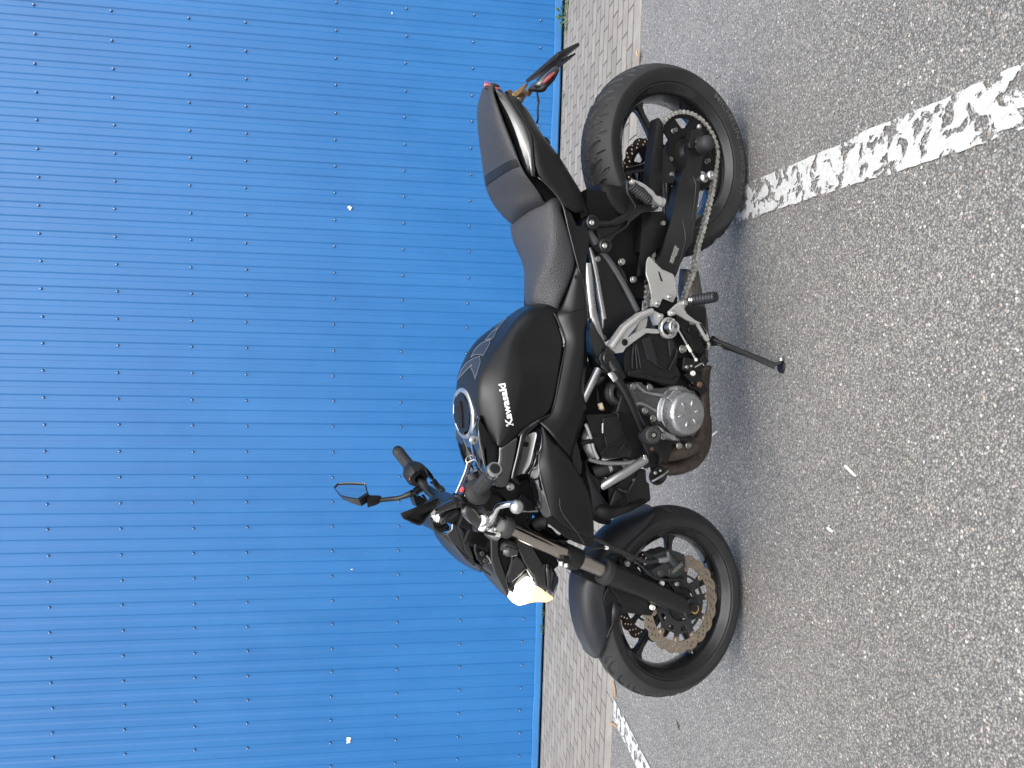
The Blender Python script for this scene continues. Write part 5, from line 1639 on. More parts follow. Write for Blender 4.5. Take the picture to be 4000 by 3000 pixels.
mf = grid('muffler', [
    arr('H', [(985, 135, 0.03), (970, 250, 0.03), (955, 420, 0.03), (1020, 620, 0.03), (1060, 800, 0.03), (1100, 980, 0.03), (1130, 1150, 0.03)]),
    arr('H', [(1040, 140, 0.075), (1030, 260, 0.085), (1030, 420, 0.09), (1080, 620, 0.09), (1120, 800, 0.09), (1150, 980, 0.085), (1170, 1150, 0.07)]),
    arr('H', [(1120, 150, 0.09), (1125, 270, 0.105), (1150, 430, 0.11), (1190, 620, 0.11), (1210, 800, 0.11), (1220, 980, 0.10), (1230, 1150, 0.08)]),
    arr('H', [(1190, 160, 0.07), (1210, 290, 0.08), (1240, 440, 0.085), (1280, 620, 0.085), (1300, 800, 0.085), (1300, 980, 0.08), (1290, 1150, 0.07)]),
    arr('H', [(1190, 160, 0.02), (1208, 290, 0.02), (1236, 440, 0.02), (1276, 620, 0.02), (1296, 800, 0.02), (1296, 980, 0.02), (1286, 1150, 0.02)]),
    arr('H', [(1190, 160, -0.05), (1208, 290, -0.05), (1236, 440, -0.05), (1276, 620, -0.05), (1296, 800, -0.05), (1296, 980, -0.05), (1286, 1150, -0.05)]),
], 'muffler', ex, 0.003, 2)
# ------------------------------------------------------------------ radiator shrouds
sh = grid('radiator_shroud', [
    arr('J', [(1128, 160, 0.150), (1152, 250, 0.162), (1152, 420, 0.178), (1112, 520, 0.185), (1120, 640, 0.192), (1150, 780, 0.198), (1200, 930, 0.200), (1252, 1130, 0.200), (1270, 1170, 0.198)]),
    arr('J', [(1145, 165, 0.158), (1175, 260, 0.172), (1200, 420, 0.192), (1200, 540, 0.205), (1230, 660, 0.212), (1260, 800, 0.214), (1290, 950, 0.212), (1320, 1120, 0.208), (1350, 1230, 0.204)]),
    arr('J', [(1170, 180, 0.162), (1230, 290, 0.178), (1320, 440, 0.200), (1370, 560, 0.215), (1400, 680, 0.222), (1420, 820, 0.224), (1430, 960, 0.220), (1450, 1120, 0.214), (1500, 1330, 0.206)]),
    arr('J', [(1190, 200, 0.162), (1290, 335, 0.180), (1440, 520, 0.202), (1530, 650, 0.214), (1590, 770, 0.220), (1640, 870, 0.222), (1678, 990, 0.218), (1702, 1080, 0.212), (1712, 1400, 0.203)]),
    arr('J', [(1195, 205, 0.150), (1297, 340, 0.165), (1447, 526, 0.185), (1537, 655, 0.195), (1597, 774, 0.20), (1645, 874, 0.20), (1683, 993, 0.20), (1706, 1083, 0.195), (1716, 1402, 0.195)]),
], 'satin', BIKE, 0.003, 2, ((3, 1.0),))
# nose of the shroud
plate('shroud_tip', 'J', [(1268, 1165), (1350, 1225), (1500, 1330), (1690, 1200), (1704, 1100), (1712, 1400), (1716, 1440), (1700, 1490), (1640, 1480), (1500, 1430), (1400, 1370), (1290, 1285), (1205, 1215), (1180, 1180), (1250, 1150)], 0.2025, 0.004, 'satin', sh, 0.001)
M['scratch'] = mat('grey_scratch', (0.09, 0.09, 0.095), 0.5)
tube('scuff_line', 'J', [(1345, 960, 0.2225), (1350, 1060, 0.217), (1400, 1160, 0.2135), (1480, 1260, 0.209), (1560, 1370, 0.204), (1610, 1450, 0.2035)], 0.0006, 'scratch', sh, 4, 5)
# glossy upper flank, recess and fairing
grid('shroud_flank', [
    arr('J', [(1090, 490, 0.168), (1088, 560, 0.174), (1040, 640, 0.166), (1005, 700, 0.160), (1020, 790, 0.158), (1050, 900, 0.158), (1085, 1010, 0.160), (1115, 1100, 0.166), (1180, 1165, 0.178)]),
    arr('J', [(1120, 470, 0.174), (1102, 560, 0.181), (1085, 660, 0.182), (1080, 740, 0.182), (1100, 830, 0.184), (1130, 940, 0.185), (1165, 1040, 0.185), (1190, 1110, 0.187), (1225, 1165, 0.190)]),
    arr('J', [(1150, 420, 0.179), (1114, 520, 0.186), (1122, 640, 0.193), (1150, 760, 0.198), (1176, 860, 0.200), (1204, 950, 0.201), (1234, 1060, 0.201), (1254, 1130, 0.201), (1270, 1172, 0.199)]),
], 'gloss', sh, 0.003, 2, ((1, 0.3),))
grid('shroud_recess', [
    arr('J', [(1075, 180, 0.135), (960, 280, 0.130), (925, 400, 0.130), (905, 540, 0.130), (880, 640, 0.130), (862, 712, 0.130)]),
    arr('J', [(1100, 185, 0.142), (1030, 290, 0.136), (1000, 400, 0.135), (975, 540, 0.134), (950, 640, 0.133), (930, 700, 0.132)]),
    arr('J', [(1128, 195, 0.152), (1110, 300, 0.146), (1080, 410, 0.142), (1050, 540, 0.142), (1010, 640, 0.142), (975, 690, 0.140)]),
    arr('J', [(1152, 235, 0.160), (1150, 330, 0.170), (1148, 420, 0.178), (1095, 500, 0.160), (1085, 580, 0.156), (1003, 695, 0.154)]),
], 'gloss', BIKE, 0.003, 2)
bp('clip', 'J', 980, 375, 0.136, 0.010, 0.003, 'dark', BIKE)
# black gloss piece beneath the tank wing, and the trim strips round it
grid('tank_wing_trim', [
    arr('J', [(690, 405, 0.130), (690, 560, 0.128), (645, 680, 0.124), (620, 780, 0.120), (640, 830, 0.118)]),
    arr('J', [(760, 370, 0.138), (760, 520, 0.136), (730, 680, 0.132), (710, 780, 0.128), (700, 850, 0.124)]),
    arr('J', [(905, 275, 0.145), (865, 480, 0.143), (825, 680, 0.138), (800, 770, 0.134), (770, 830, 0.130)]),
], 'gloss', BIKE, 0.003, 2)
tube('trim_strip', 'J', [(1120, 118, 0.158), (1020, 180, 0.154), (945, 250, 0.150), (925, 330, 0.148), (890, 500, 0.146), (850, 660, 0.142), (835, 740, 0.140)], 0.0042, 'gloss', BIKE, 4, 10)
tube('trim_strip', 'J', [(1110, 150, 0.154), (1030, 215, 0.150), (972, 280, 0.147), (945, 360, 0.145), (915, 520, 0.143), (880, 680, 0.140), (860, 720, 0.139)], 0.0034, 'plastic', BIKE, 4, 10)
plate('airbox_side', 'J', [('G', 1380, 560), ('G', 1250, 1250), (1080, 80), (860, 260), (700, 380), (640, 700), (860, 780), (1080, 1060), (1300, 1250), (1600, 1380), (1640, 900), (1450, 500), ('G', 1560, 1300), ('G', 1560, 700)], 0.095, 0.10, 'dark', BIKE, 0)
plate('shroud_step', 'J', [(835, 725), (860, 715), (925, 790), (920, 825), (840, 755)], 0.139, 0.03, 'plastic', BIKE, 0.002)
# inner dark panel with the round bolt
ip = plate('inner_panel', 'J', [(800, 755), (860, 765), (930, 830), (905, 930), (870, 990), (800, 1000), (690, 900), (620, 850), (700, 855), (765, 835)], 0.112, 0.03, 'dark', BIKE, 0.003)
bp('bolt', 'J', 812, 832, 0.114, 0.0125, 0.008, 'alu', ip, True, 0.015)
tube('panel_edge', 'J', [(868, 845, 0.113), (850, 880, 0.113), (815, 905, 0.113)], 0.003, 'fenderp', ip, 3, 8)
plate('inner_panel', 'J', [(925, 770), (1000, 740), (1040, 860), (1090, 1030), (1100, 1090), (960, 1080), (870, 990), (900, 900)], 0.105, 0.02, 'plastic', BIKE, 0.003)
plate('inner_panel', 'J', [(940, 910), (1060, 1000), (1095, 1090), (1000, 1100), (880, 1060), (880, 990)], 0.125, 0.006, 'dark', BIKE, 0.002)
tube('hose_silver', 'J', [(930, 1080, 0.10), (1010, 1078, 0.10), (1095, 1076, 0.10)], 0.009, 'frame', BIKE, 0, 14)
# key shroud: matt side, pale top edge, far side
ks1 = plate('key_shroud', 'J', [(470, 85), (505, 130), (560, 220), (620, 320), (680, 390), (695, 410), (692, 600), (640, 580), (590, 590), (550, 630), (530, 560), (490, 380), (462, 200)], 0.118, 0.02, 'satin', BIKE, 0.003)
grid('shroud_top', [
    arr('J', [(462, 62, 0.105), (430, 120, 0.075), (400, 230, 0.055), (384, 310, 0.05), (390, 400, 0.05), (410, 500, 0.05), (440, 620, 0.055), (470, 720, 0.06)]),
    arr('J', [(468, 75, 0.110), (450, 140, 0.10), (432, 240, 0.088), (424, 320, 0.085), (430, 410, 0.085), (452, 520, 0.085), (480, 630, 0.088), (505, 700, 0.09)]),
    arr('J', [(472, 90, 0.117), (466, 180, 0.117), (466, 240, 0.117), (470, 310, 0.117), (490, 400, 0.117), (512, 500, 0.117), (530, 590, 0.117), (545, 650, 0.117)]),
], 'gloss', ks1, 0.004, 2)
bp('bolt', 'J', 414, 330, 0.075, 0.0125, 0.008, 'alu', ks1, True, 0.016)
grid('key_shroud', [
    arr('J', [(222, 300, -0.075), (238, 340, -0.08), (255, 430, -0.085), (290, 540, -0.085), (335, 640, -0.08)]),
    arr('J', [(225, 150, -0.065), (262, 320, -0.06), (290, 430, -0.06), (330, 530, -0.055), (365, 620, -0.05)]),
    arr('J', [(290, 262, -0.035), (310, 330, -0.035), (345, 420, -0.035), (375, 490, -0.035), (395, 540, -0.03)]),
], 'gloss', BIKE, 0.004, 2)
grid('key_bay', [
    arr('J', [(288, 262, -0.035), (310, 330, -0.035), (345, 420, -0.035), (385, 500, -0.03)]),
    arr('J', [(340, 285, 0.0), (350, 340, -0.005), (365, 420, -0.005), (395, 510, -0.005)]),
    arr('J', [(385, 300, 0.035), (382, 340, 0.035), (388, 420, 0.035), (410, 520, 0.035)]),
], 'gloss', BIKE, 0.004, 2)

# ------------------------------------------------------------------ lower radiator side cover
rc = plate('radiator_side_cover', 'I', [(245, 955), (262, 1000), (300, 1100), (430, 1205), (480, 1250), (560, 1245), (620, 1190), (780, 1070), (895, 1058), (905, 1190), (932, 1212), (945, 1400), (908, 1425), (700, 1530), (500, 1612), (330, 1530), (312, 1400), (300, 1280), (250, 1140)], 0.150, 0.05, 'plastic', BIKE, 0.006, seg=3)
grid('cover_crease', [
    arr('I', [(250, 1100, 0.155), (290, 1240, 0.158), (312, 1400, 0.160), (325, 1520, 0.158)]),
    arr('I', [(300, 1110, 0.151), (380, 1280, 0.151), (460, 1400, 0.152), (500, 1460, 0.152)]),
], 'fenderp', rc, 0.003, 0)
grid('cover_crease', [
    arr('I', [(330, 1520, 0.160), (500, 1600, 0.160), (700, 1528, 0.160), (905, 1420, 0.160)]),
    arr('I', [(400, 1440, 0.154), (510, 1470, 0.153), (700, 1440, 0.153), (880, 1380, 0.153)]),
], 'plastic', rc, 0.003, 0)
M['recess'] = M['dark']
plate('cover_recess', 'I', [(540, 1255), (600, 1250), (690, 1285), (770, 1160), (795, 1095), (800, 1170), (700, 1335), (640, 1310)], 0.1508, 0.001, 'dark', rc, 0)
grid('cover_fold', [
    arr('I', [(570, 1260, 0.151), (640, 1310, 0.158), (700, 1330, 0.158), (790, 1180, 0.156), (800, 1105, 0.151)]),
    arr('I', [(600, 1252, 0.151), (650, 1270, 0.151), (690, 1282, 0.151), (770, 1160, 0.151), (792, 1100, 0.151)]),
], 'fenderp', rc, 0.002, 0)
grid('cover_fold', [
    arr('I', [(560, 1262, 0.151), (520, 1380, 0.156), (500, 1460, 0.156)]),
    arr('I', [(570, 1262, 0.156), (580, 1340, 0.160), (600, 1390, 0.160)]),
    arr('I', [(640, 1310, 0.156), (650, 1340, 0.158), (660, 1360, 0.158)]),
], 'plastic', rc, 0.002, 1)
lathe('cover_socket', [(0.0135, -0.004), (0.0135, 0.002), (0.0165, 0.003), (0.0165, 0.0)], 'plastic', rc, 28, Matrix.Translation(P('I', 642, 1386, 0.151)))
plate('socket_hole', 'I', [(642 + 36 * math.cos(k * PI / 8), 1386 + 36 * math.sin(k * PI / 8)) for k in range(16)], 0.1526, 0.001, 'dark', rc, 0)
bp('bolt', 'I', 760, 1175, 0.151, 0.006, 0.004, 'bolt', rc)
plate('shroud_liner', 'I', [(40, 820), (200, 520), (300, 520), (420, 900), (400, 1150), (300, 1300), (200, 1200)], 0.06, 0.02, 'dark', BIKE, 0)
plate('radiator_stay', 'I', [(95, 930), (130, 770), (150, 760), (185, 900), (205, 1000), (195, 1125), (150, 1080), (110, 1010)], 0.165, 0.006, 'powder', BIKE, 0.002)
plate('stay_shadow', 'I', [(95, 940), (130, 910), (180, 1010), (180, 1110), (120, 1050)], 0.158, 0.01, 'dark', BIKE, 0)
bm = bmesh.new()
add_box(bm, P('I', 330, 1300, 0.0) + Vector((-0.03, 0, 0.06)), (0.045, 0.26, 0.20), Matrix.Rotation(R(-8), 3, 'Y'))
from_bm('radiator', bm, 'fins', BIKE, smooth=False)
tube('radiator_hose', 'I', [(330, 1100, 0.11), (420, 1070, 0.12), (500, 1040, 0.12), (620, 1020, 0.11)], 0.022, 'grip', BIKE, 5, 16)
tube('hose_clamp', 'I', [(450, 1062, 0.12), (482, 1050, 0.12)], 0.0245, 'chrome', BIKE, 0, 18)
tube('radiator_foot', 'I', [(310, 1550, 0.10), (400, 1600, 0.08), (480, 1615, 0.06)], 0.012, 'dark', BIKE, 4, 14)
hr_ = lathe('horn', [(0.0001, 0.0), (0.022, 0.002), (0.030, 0.010), (0.030, 0.016), (0.022, 0.018)], 'castb', BIKE, 36, frame_to(P('I', 1000, 1110, 0.09), P('I', 1060, 1150, 0.12) - P('I', 1000, 1110, 0.09)))
tube('horn_rim', 'I', [(960, 1188, 0.11), (1030, 1150, 0.115), (1090, 1110, 0.115), (1130, 1072, 0.11)], 0.004, 'alu', hr_, 4, 10)
bp('bolt', 'I', 988, 1097, 0.13, 0.008, 0.006, 'bolt', hr_, False)
bp('bolt', 'I', 1045, 1073, 0.13, 0.006, 0.005, 'bolt', hr_, False)

# ------------------------------------------------------------------ fork
fax = P('C', 1405, 1320, 0.100) 
def fpt(fr, x, y, yl=0.100):
    return P(fr, x, y, yl)
fk = lathe('fork_slider', [(0.0001, 0.0)], 'powder', BIKE, 4) if False else None
f0, f1, f2 = P('C', 460, 925, 0.098), P('C', 740, 1055, 0.098), P('C', 1340, 1320, 0.098)
fork = tube('fork_leg', 'C', [f0 + (f0 - f1).normalized() * 0.005, f0, P('C', 600, 985, 0.098), P('C', 900, 1110, 0.098), P('C', 1150, 1225, 0.098), P('C', 1330, 1312, 0.098), P('C', 1400, 1335, 0.098)], [0.026, 0.034, 0.0355, 0.033, 0.029, 0.026, 0.018], 'powder', BIKE, 6, 28)
lathe('fork_seal', [(0.022, -0.004), (0.0355, -0.002), (0.0368, 0.004), (0.0368, 0.016), (0.034, 0.020)], 'grip', fork, 40, frame_to(f0 + (f0 - f1).normalized() * 0.010, f1 - f0))
top = P('J', 760, 1270, 0.103)
st1 = P('L', 1180, 500, 0.103)
tube('fork_tube', 'C', [f0, st1.lerp(f0, 0.5), top], 0.0212, 'stanchion', fork, 0, 32)
# far leg
off = Vector((0, -0.205, 0))
mirror_y = lambda v: Vector((v.x, -v.y, v.z))
frk2 = tube('fork_leg', 'C', [mirror_y(v) for v in (f0, P('C', 600, 985, 0.098), P('C', 900, 1110, 0.098), P('C', 1340, 1320, 0.098))], [0.034, 0.035, 0.033, 0.024], 'powder', BIKE, 6, 20)
tube('fork_tube', 'C', [mirror_y(v) for v in (f0, top)], 0.0212, 'stanchion', frk2, 0, 24)
ae = P('C', 1405, 1320, 0.118)
lathe('axle_nut', [(0.034, -0.03), (0.034, 0.0), (0.030, 0.004), (0.018, 0.004), (0.018, 0.0)], 'powder', fork, 36, Matrix.Translation(P('C', 1395, 1325, 0.118)))
lathe('axle_end', [(0.0145, 0.0), (0.0145, 0.009), (0.0085, 0.009), (0.0085, 0.002), (0.0001, 0.002)], 'brass', fork, 28, Matrix.Translation(ae))
bm = bmesh.new()
add_cyl(bm, STEER @ Vector((WB, -0.13, RF_)), STEER.to_3x3() @ YC, 0.012, 0.26, 20)
from_bm('axle', bm, 'castb', BIKE)
# clamps
lc = P('L', 1690, 740, 0.103)
fd = (top - f0).normalized()
def clamp(name, c, r, h, m, par):
    return lathe(name, [(0.0215, -h / 2), (r, -h / 2), (r + 0.001, -h / 2 + 0.002), (r + 0.001, h / 2 - 0.002), (r, h / 2), (0.0215, h / 2)], m, par, 36, frame_to(c, fd))
ct = clamp('lower_clamp', f0.lerp(top, 0.36), 0.0295, 0.050, 'castb', BIKE)
cpos = f0.lerp(top, 0.36)
tube('clamp_ear', 'L', [P('L', 1640, 780, 0.118), P('L', 1720, 800, 0.118)], 0.012, 'castb', ct, 0, 12)
for x, y in ((1635, 822), (1690, 842)):
    bolt('bolt', P('L', x, y - 10, 0.128), (P('L', x, y + 22, 0.128) - P('L', x, y - 10, 0.128)).normalized(), 0.0072, 0.010, 'whitepl', ct, False)
tube('clamp_bridge', 'L', [P('L', 1640, 690, 0.08), P('L', 1600, 640, 0.0), P('L', 1560, 600, -0.08)], 0.028, 'castb', ct, 4, 14)
tct = clamp('top_clamp', top, 0.0275, 0.026, 'cast', BIKE)
lathe('fork_cap', [(0.0001, 0.018), (0.010, 0.018), (0.011, 0.010), (0.021, 0.008), (0.022, -0.02)], 'alu', tct, 28, frame_to(top + fd * 0.022, fd))
mods(from_bm('clamp_block', (lambda b: (add_box(b, P('K', 1640, 1430, 0.105), (0.035, 0.02, 0.045), Matrix.Rotation(R(-24), 3, 'Y')), b)[-1])(bmesh.new()), 'castb', tct), 0.003, 2)
bolt('bolt', P('K', 1600, 1610, 0.115), (P('K', 1660, 1615, 0.115) - P('K', 1600, 1610, 0.115)).normalized(), 0.0085, 0.014, 'whitepl', tct, False)
tube('fork_cover', 'L', [(1175, 470, 0.088), (1300, 545, 0.088), (1450, 610, 0.088), (1600, 680, 0.088)], 0.014, 'dark', BIKE, 3, 12)
tube('steering_head', 'L', [(1030, 420, 0.0), (1200, 480, 0.0), (1440, 590, 0.0)], 0.04, 'dark', BIKE, 3, 18)
# hoses behind the fork
for pts, r, mm in (([(1210, 260, 0.06), (1235, 330, 0.06), (1260, 440, 0.06), (1330, 520, 0.06)], 0.008, 'grip'),
                   ([(1300, 280, 0.05), (1290, 380, 0.05), (1230, 440, 0.05)], 0.007, 'grip'),
                   ([(1220, 300, 0.075), (1225, 420, 0.075)], 0.003, 'alu'),
                   ([(1350, 430, 0.06), (1420, 380, 0.07), (1480, 390, 0.08)], 0.020, 'grip'),
                   ([(1330, 500, 0.02), (1500, 560, 0.02), (1640, 660, 0.05), (1760, 700, 0.08)], 0.012, 'dark'),
                   ([(1440, 560, 0.06), (1560, 600, 0.07), (1640, 680, 0.08)], 0.006, 'grip'),
                   ([(1640, 560, 0.04), (1730, 530, 0.04)], 0.012, 'dark')):
    tube('hose', 'L', pts, r, mm, BIKE, 5, 12)
plate('steering_stop', 'L', [(1360, 500), (1480, 430), (1540, 450), (1640, 560), (1720, 660), (1640, 650), (1500, 560)], 0.03, 0.05, 'dark', BIKE, 0.004)

# ------------------------------------------------------------------ front fender
ff = [
    # centre ridge, shoulder, lower edge; front tip -> rear
    [('D', 325, 885, 0.0), ('D', 225, 740, 0.0), ('D', 160, 520, 0.0), ('D', 128, 330, 0.0), ('D', 118, 140, 0.0), ('C', 125, 980, 0.0), ('C', 250, 740, 0.0), ('C', 380, 520, 0.0), ('C', 540, 350, 0.0), ('C', 800, 250, 0.0), ('C', 930, 190, 0.0)],
    [('D', 345, 893, 0.02), ('D', 265, 740, 0.035), ('D', 215, 520, 0.04), ('D', 200, 330, 0.042), ('D', 200, 140, 0.042), ('C', 215, 1000, 0.042), ('C', 335, 790, 0.042), ('C', 470, 580, 0.042), ('C', 620, 430, 0.042), ('C', 860, 300, 0.042), ('C', 960, 220, 0.035)],
    [('D', 365, 888, 0.035), ('D', 360, 740, 0.055), ('D', 335, 520, 0.062), ('D', 325, 330, 0.064), ('D', 335, 150, 0.064), ('C', 330, 1020, 0.064), ('C', 430, 860, 0.064), ('C', 560, 680, 0.064), ('C', 700, 530, 0.064), ('C', 880, 380, 0.064), ('C', 985, 255, 0.058)],
    [('D', 372, 884, 0.040), ('D', 430, 800, 0.060), ('D', 485, 690, 0.067), ('D', 512, 590, 0.069), ('D', 470, 440, 0.072), ('D', 440, 250, 0.074), ('C', 480, 960, 0.074), ('C', 610, 720, 0.072), ('C', 750, 570, 0.070), ('C', 900, 440, 0.068), ('C', 1000, 300, 0.062)],
]
rws = [arr('D', r) for r in ff]
rws = [[mirror_y(v) for v in r] for r in reversed(rws[1:])] + rws
fen = grid('front_mudguard', rws, 'fenderp', BIKE, 0.003, 2)
plate('mudguard_arm', 'C', [(490, 1085), (505, 1110), (580, 1200), (640, 1305), (620, 1320), (550, 1510), (525, 1510), (538, 1240), (470, 1300), (440, 1240), (445, 1180)], 0.079, 0.006, 'plastic', fen, 0.002)
plate('mudguard_stay', 'C', [(505, 1095), (700, 1150), (850, 1210), (960, 1270), (1000, 1300), (985, 1345), (955, 1400), (860, 1390), (700, 1370), (640, 1372), (600, 1420), (520, 1580), (470, 1650), (500, 1560), (545, 1470), (640, 1305), (585, 1200)], 0.083, 0.006, 'plastic', fen, 0.003)
plate('arm_window', 'D', [(445, 240), (490, 130), (500, 170), (540, 280), (525, 480), (500, 560), (480, 440)], 0.075, 0.003, 'dark', fen, 0)
grid('arm_flute', [arr('D', [(540, 270, 0.080), (528, 400, 0.080), (525, 520, 0.078)]), arr('D', [(640, 335, 0.086), (600, 420, 0.086), (545, 540, 0.082)])], 'fenderp', fen, 0.002, 0)
bp('bolt', 'C', 955, 1303, 0.090, 0.0105, 0.010, 'whitepl', fen)
plate('mudguard_bracket', 'C', [(180, 975), (240, 1000), (400, 1075), (440, 1060), (480, 1010), (420, 960), (260, 900), (190, 930)], 0.075, 0.05, 'dark', fen, 0.003)
plate('mudguard_bracket', 'C', [(540, 730), (600, 740), (590, 830), (520, 900), (460, 880), (480, 800)], 0.085, 0.02, 'plastic', fen, 0.004)
bp('bolt', 'C', 683, 832, 0.100, 0.0125, 0.008, 'bolt', fen)
plate('mudguard_bracket', 'C', [(610, 780), (700, 790), (760, 830), (840, 920), (870, 1040), (800, 1000), (720, 900), (620, 860)], 0.095, 0.02, 'dark', fen, 0.003)

# ------------------------------------------------------------------ front brake
cal = plate('brake_caliper', 'C', [(975, 740), (1050, 715), (1120, 690), (1150, 680), (1250, 710), (1310, 740), (1322, 800), (1320, 880), (1290, 950), (1220, 985), (1170, 990), (1110, 965), (1040, 1000), (990, 990), (965, 940), (960, 900), (1020, 870), (1080, 840), (1010, 810)], 0.108, 0.05, 'carrier', BIKE, 0.008, seg=3)
plate('caliper_face', 'C', [(1140, 900), (1280, 800), (1318, 805), (1316, 870), (1270, 945), (1200, 980), (1150, 965)], 0.113, 0.01, 'carrier', cal, 0.004)
lettr = text_mesh('NISSIN', 1.0, 0.03, 0.0, 1.0)
xs_ = [v.co.x for v in lettr.vertices]
y1_ = max(v.co.y for v in lettr.vertices)
x0_, x1_ = min(xs_), max(xs_)
for v in lettr.vertices:
    t = (v.co.x - x0_) / (x1_ - x0_)
    q = v.co.y / y1_
    v.co = P('C', 1190 + 105 * t + q * (-22), 945 - 95 * t + q * (-28), 0.1136)
link('caliper_lettering', lettr, 'bolt', cal)
bp('caliper_bolt', 'C', 1048, 938, 0.110, 0.011, 0.006, 'cast', cal, True, 0.014)
tube('banjo', 'C', [(1015, 800, 0.110), (1080, 795, 0.112), (1180, 770, 0.112)], [0.007, 0.009, 0.008], 'cover', cal, 2, 12)
tube('bleed_screw', 'C', [(1130, 700, 0.112), (1150, 770, 0.114), (1200, 830, 0.114)], [0.006, 0.012, 0.013], 'carrier', cal, 2, 12)
bp('bolt', 'C', 1292, 742, 0.100, 0.006, 0.005, 'cover', cal)
plate('caliper_bracket', 'C', [(960, 960), (1120, 990), (1280, 960), (1320, 990), (1240, 1060), (1300, 1200), (1260, 1210), (1120, 1020), (1060, 1060), (950, 1020)], 0.088, 0.012, 'castb', cal, 0.002)
bp('bolt', 'C', 1055, 1042, 0.095, 0.0105, 0.010, 'whitepl', cal, False)
bp('bolt', 'C', 1212, 1047, 0.095, 0.0105, 0.010, 'bolt', cal, False)
tube('brake_hose', 'C', [('L', 1850, 560, 0.11), (330, 560, 0.11), (500, 640, 0.115), (700, 730, 0.115), (850, 800, 0.115), (950, 815, 0.113), (1020, 800, 0.112)], 0.0065, 'grip', BIKE, 6, 12)
tube('sensor_cable', 'C', [(200, 725, 0.11), (300, 680, 0.115), (460, 662, 0.118), (560, 690, 0.118), (700, 760, 0.118), (830, 850, 0.118), (960, 970, 0.115), (1080, 1010, 0.112), (1290, 1010, 0.10), (1380, 1100, 0.09)], 0.0032, 'grip', BIKE, 6, 8)
tube('cable_clip', 'C', [(455, 660, 0.119), (482, 666, 0.119)], 0.0055, 'whitepl', BIKE, 0, 8)
tube('cable_clip', 'C', [(700, 760, 0.118), (745, 770, 0.118)], 0.010, 'grip', BIKE, 0, 8)
# ------------------------------------------------------------------ handlebar
hb0 = P('K', 1610, 660, 0.365)
hb0 = P('K', 1600, 665, 0.365)
gl0 = P('K', 1330, 1020, 0.235)
gr1 = P('N', 1110, 215, -0.365)
gr0 = P('N', 1330, 500, -0.245)
cenL = P('K', 760, 1130, -0.02)
hb = tube('handlebar', 'K', [hb0, gl0, P('K', 1120, 1150, 0.15), P('K', 900, 1180, 0.05), P('N', 1720, 930, -0.05), P('N', 1560, 800, -0.16), gr0, gr1], 0.0115, 'powder', BIKE, 6, 18)
tube('bar_section', 'N', [P('N', 1730, 930, -0.09), P('N', 1560, 790, -0.17)], 0.0145, 'satin', hb, 0, 20)
def grip_pts(a, b_, r, n=60, ph=0.0):
    out = []
    for k in range(n + 1):
        t = k / n
        rr = r + 0.0012 * (1 if (t * 9 + ph) % 1 < 0.75 else -0.6)
        if t < 0.06:
            rr = r + 0.004
        if t > 0.93:
            rr = r + 0.002
        out.append((a.lerp(b_, t), rr))
    return out
for a, b_, nm in ((gl0, hb0, 'l'), (gr0, gr1, 'r')):
    e = a.lerp(b_, 0.84)
    s_ = a.lerp(b_, 0.05)
    bm = bmesh.new()
    add_tube(bm, grip_pts(s_, e, 0.0163), 24)
    g = from_bm('handlebar_grip', bm, 'grip', BIKE, angle=60)
    # zigzag ribs
    d = (e - s_).normalized()
    u = d.cross(ZZ).normalized()
    w_ = d.cross(u)
    for j in range(6):
        an0 = 2 * PI * j / 6
        bm = bmesh.new()
        q = []
        for k in range(15):
            t = 0.12 + 0.72 * k / 14
            an = an0 + (0.28 if k % 2 else -0.28)
            q.append((s_.lerp(e, t) + (u * math.cos(an) + w_ * math.sin(an)) * 0.0172, 0.0012))
        add_tube(bm, q, 6)
        from_bm('grip_rib', bm, 'grip', g)
    L_ = (b_ - e).length
    lathe('bar_end', [(0.0175, 0.0), (0.0185, 0.002), (0.0185, L_ * 0.45), (0.0165, L_ * 0.6), (0.0165, L_ * 0.95), (0.0155, L_), (0.0095, L_), (0.0085, L_ - 0.010), (0.0001, L_ - 0.010)], 'gloss' if nm == 'l' else 'powder', g, 36, frame_to(e, d))
    if nm == 'l':
        bolt('bar_end_bolt', b_ - d * 0.010, d, 0.007, 0.005, 'castb', g)
        lathe('scuffed_lip', [(0.0166, L_ * 0.62), (0.0168, L_ * 0.9), (0.0158, L_ + 0.0004), (0.0125, L_ + 0.0004)], 'frame', g, 36, frame_to(e, d))
        lathe('grip_flange', [(0.0165, -0.004), (0.031, 0.0), (0.033, 0.006), (0.031, 0.012), (0.022, 0.018), (0.0165, 0.020)], 'grip', g, 40, frame_to(a.lerp(b_, 0.02), d))
# left switch housing
dL = (hb0 - gl0).normalized()
c = gl0 - dL * 0.028
lh = lathe('switch_housing', [(0.012, -0.030), (0.026, -0.026), (0.030, -0.016), (0.034, 0.0), (0.036, 0.018), (0.033, 0.026), (0.016, 0.028)], 'plastic', BIKE, 14, frame_to(c, dL), angle=25)
plate('red_switch', 'K', [(1120, 965), (1145, 930), (1165, 960), (1140, 1010), (1125, 1015), (1108, 990)], 0.245, 0.012, 'red', lh, 0.002)
tube('switch_dot', 'K', [(1158, 1050, 0.238), (1172, 1072, 0.238)], 0.003, 'whitepl', lh, 0, 8)
plate('housing_lower', 'K', [(1210, 1150), (1270, 1130), (1380, 1180), (1350, 1230), (1290, 1250), (1220, 1200)], 0.21, 0.03, 'plastic', lh, 0.004)
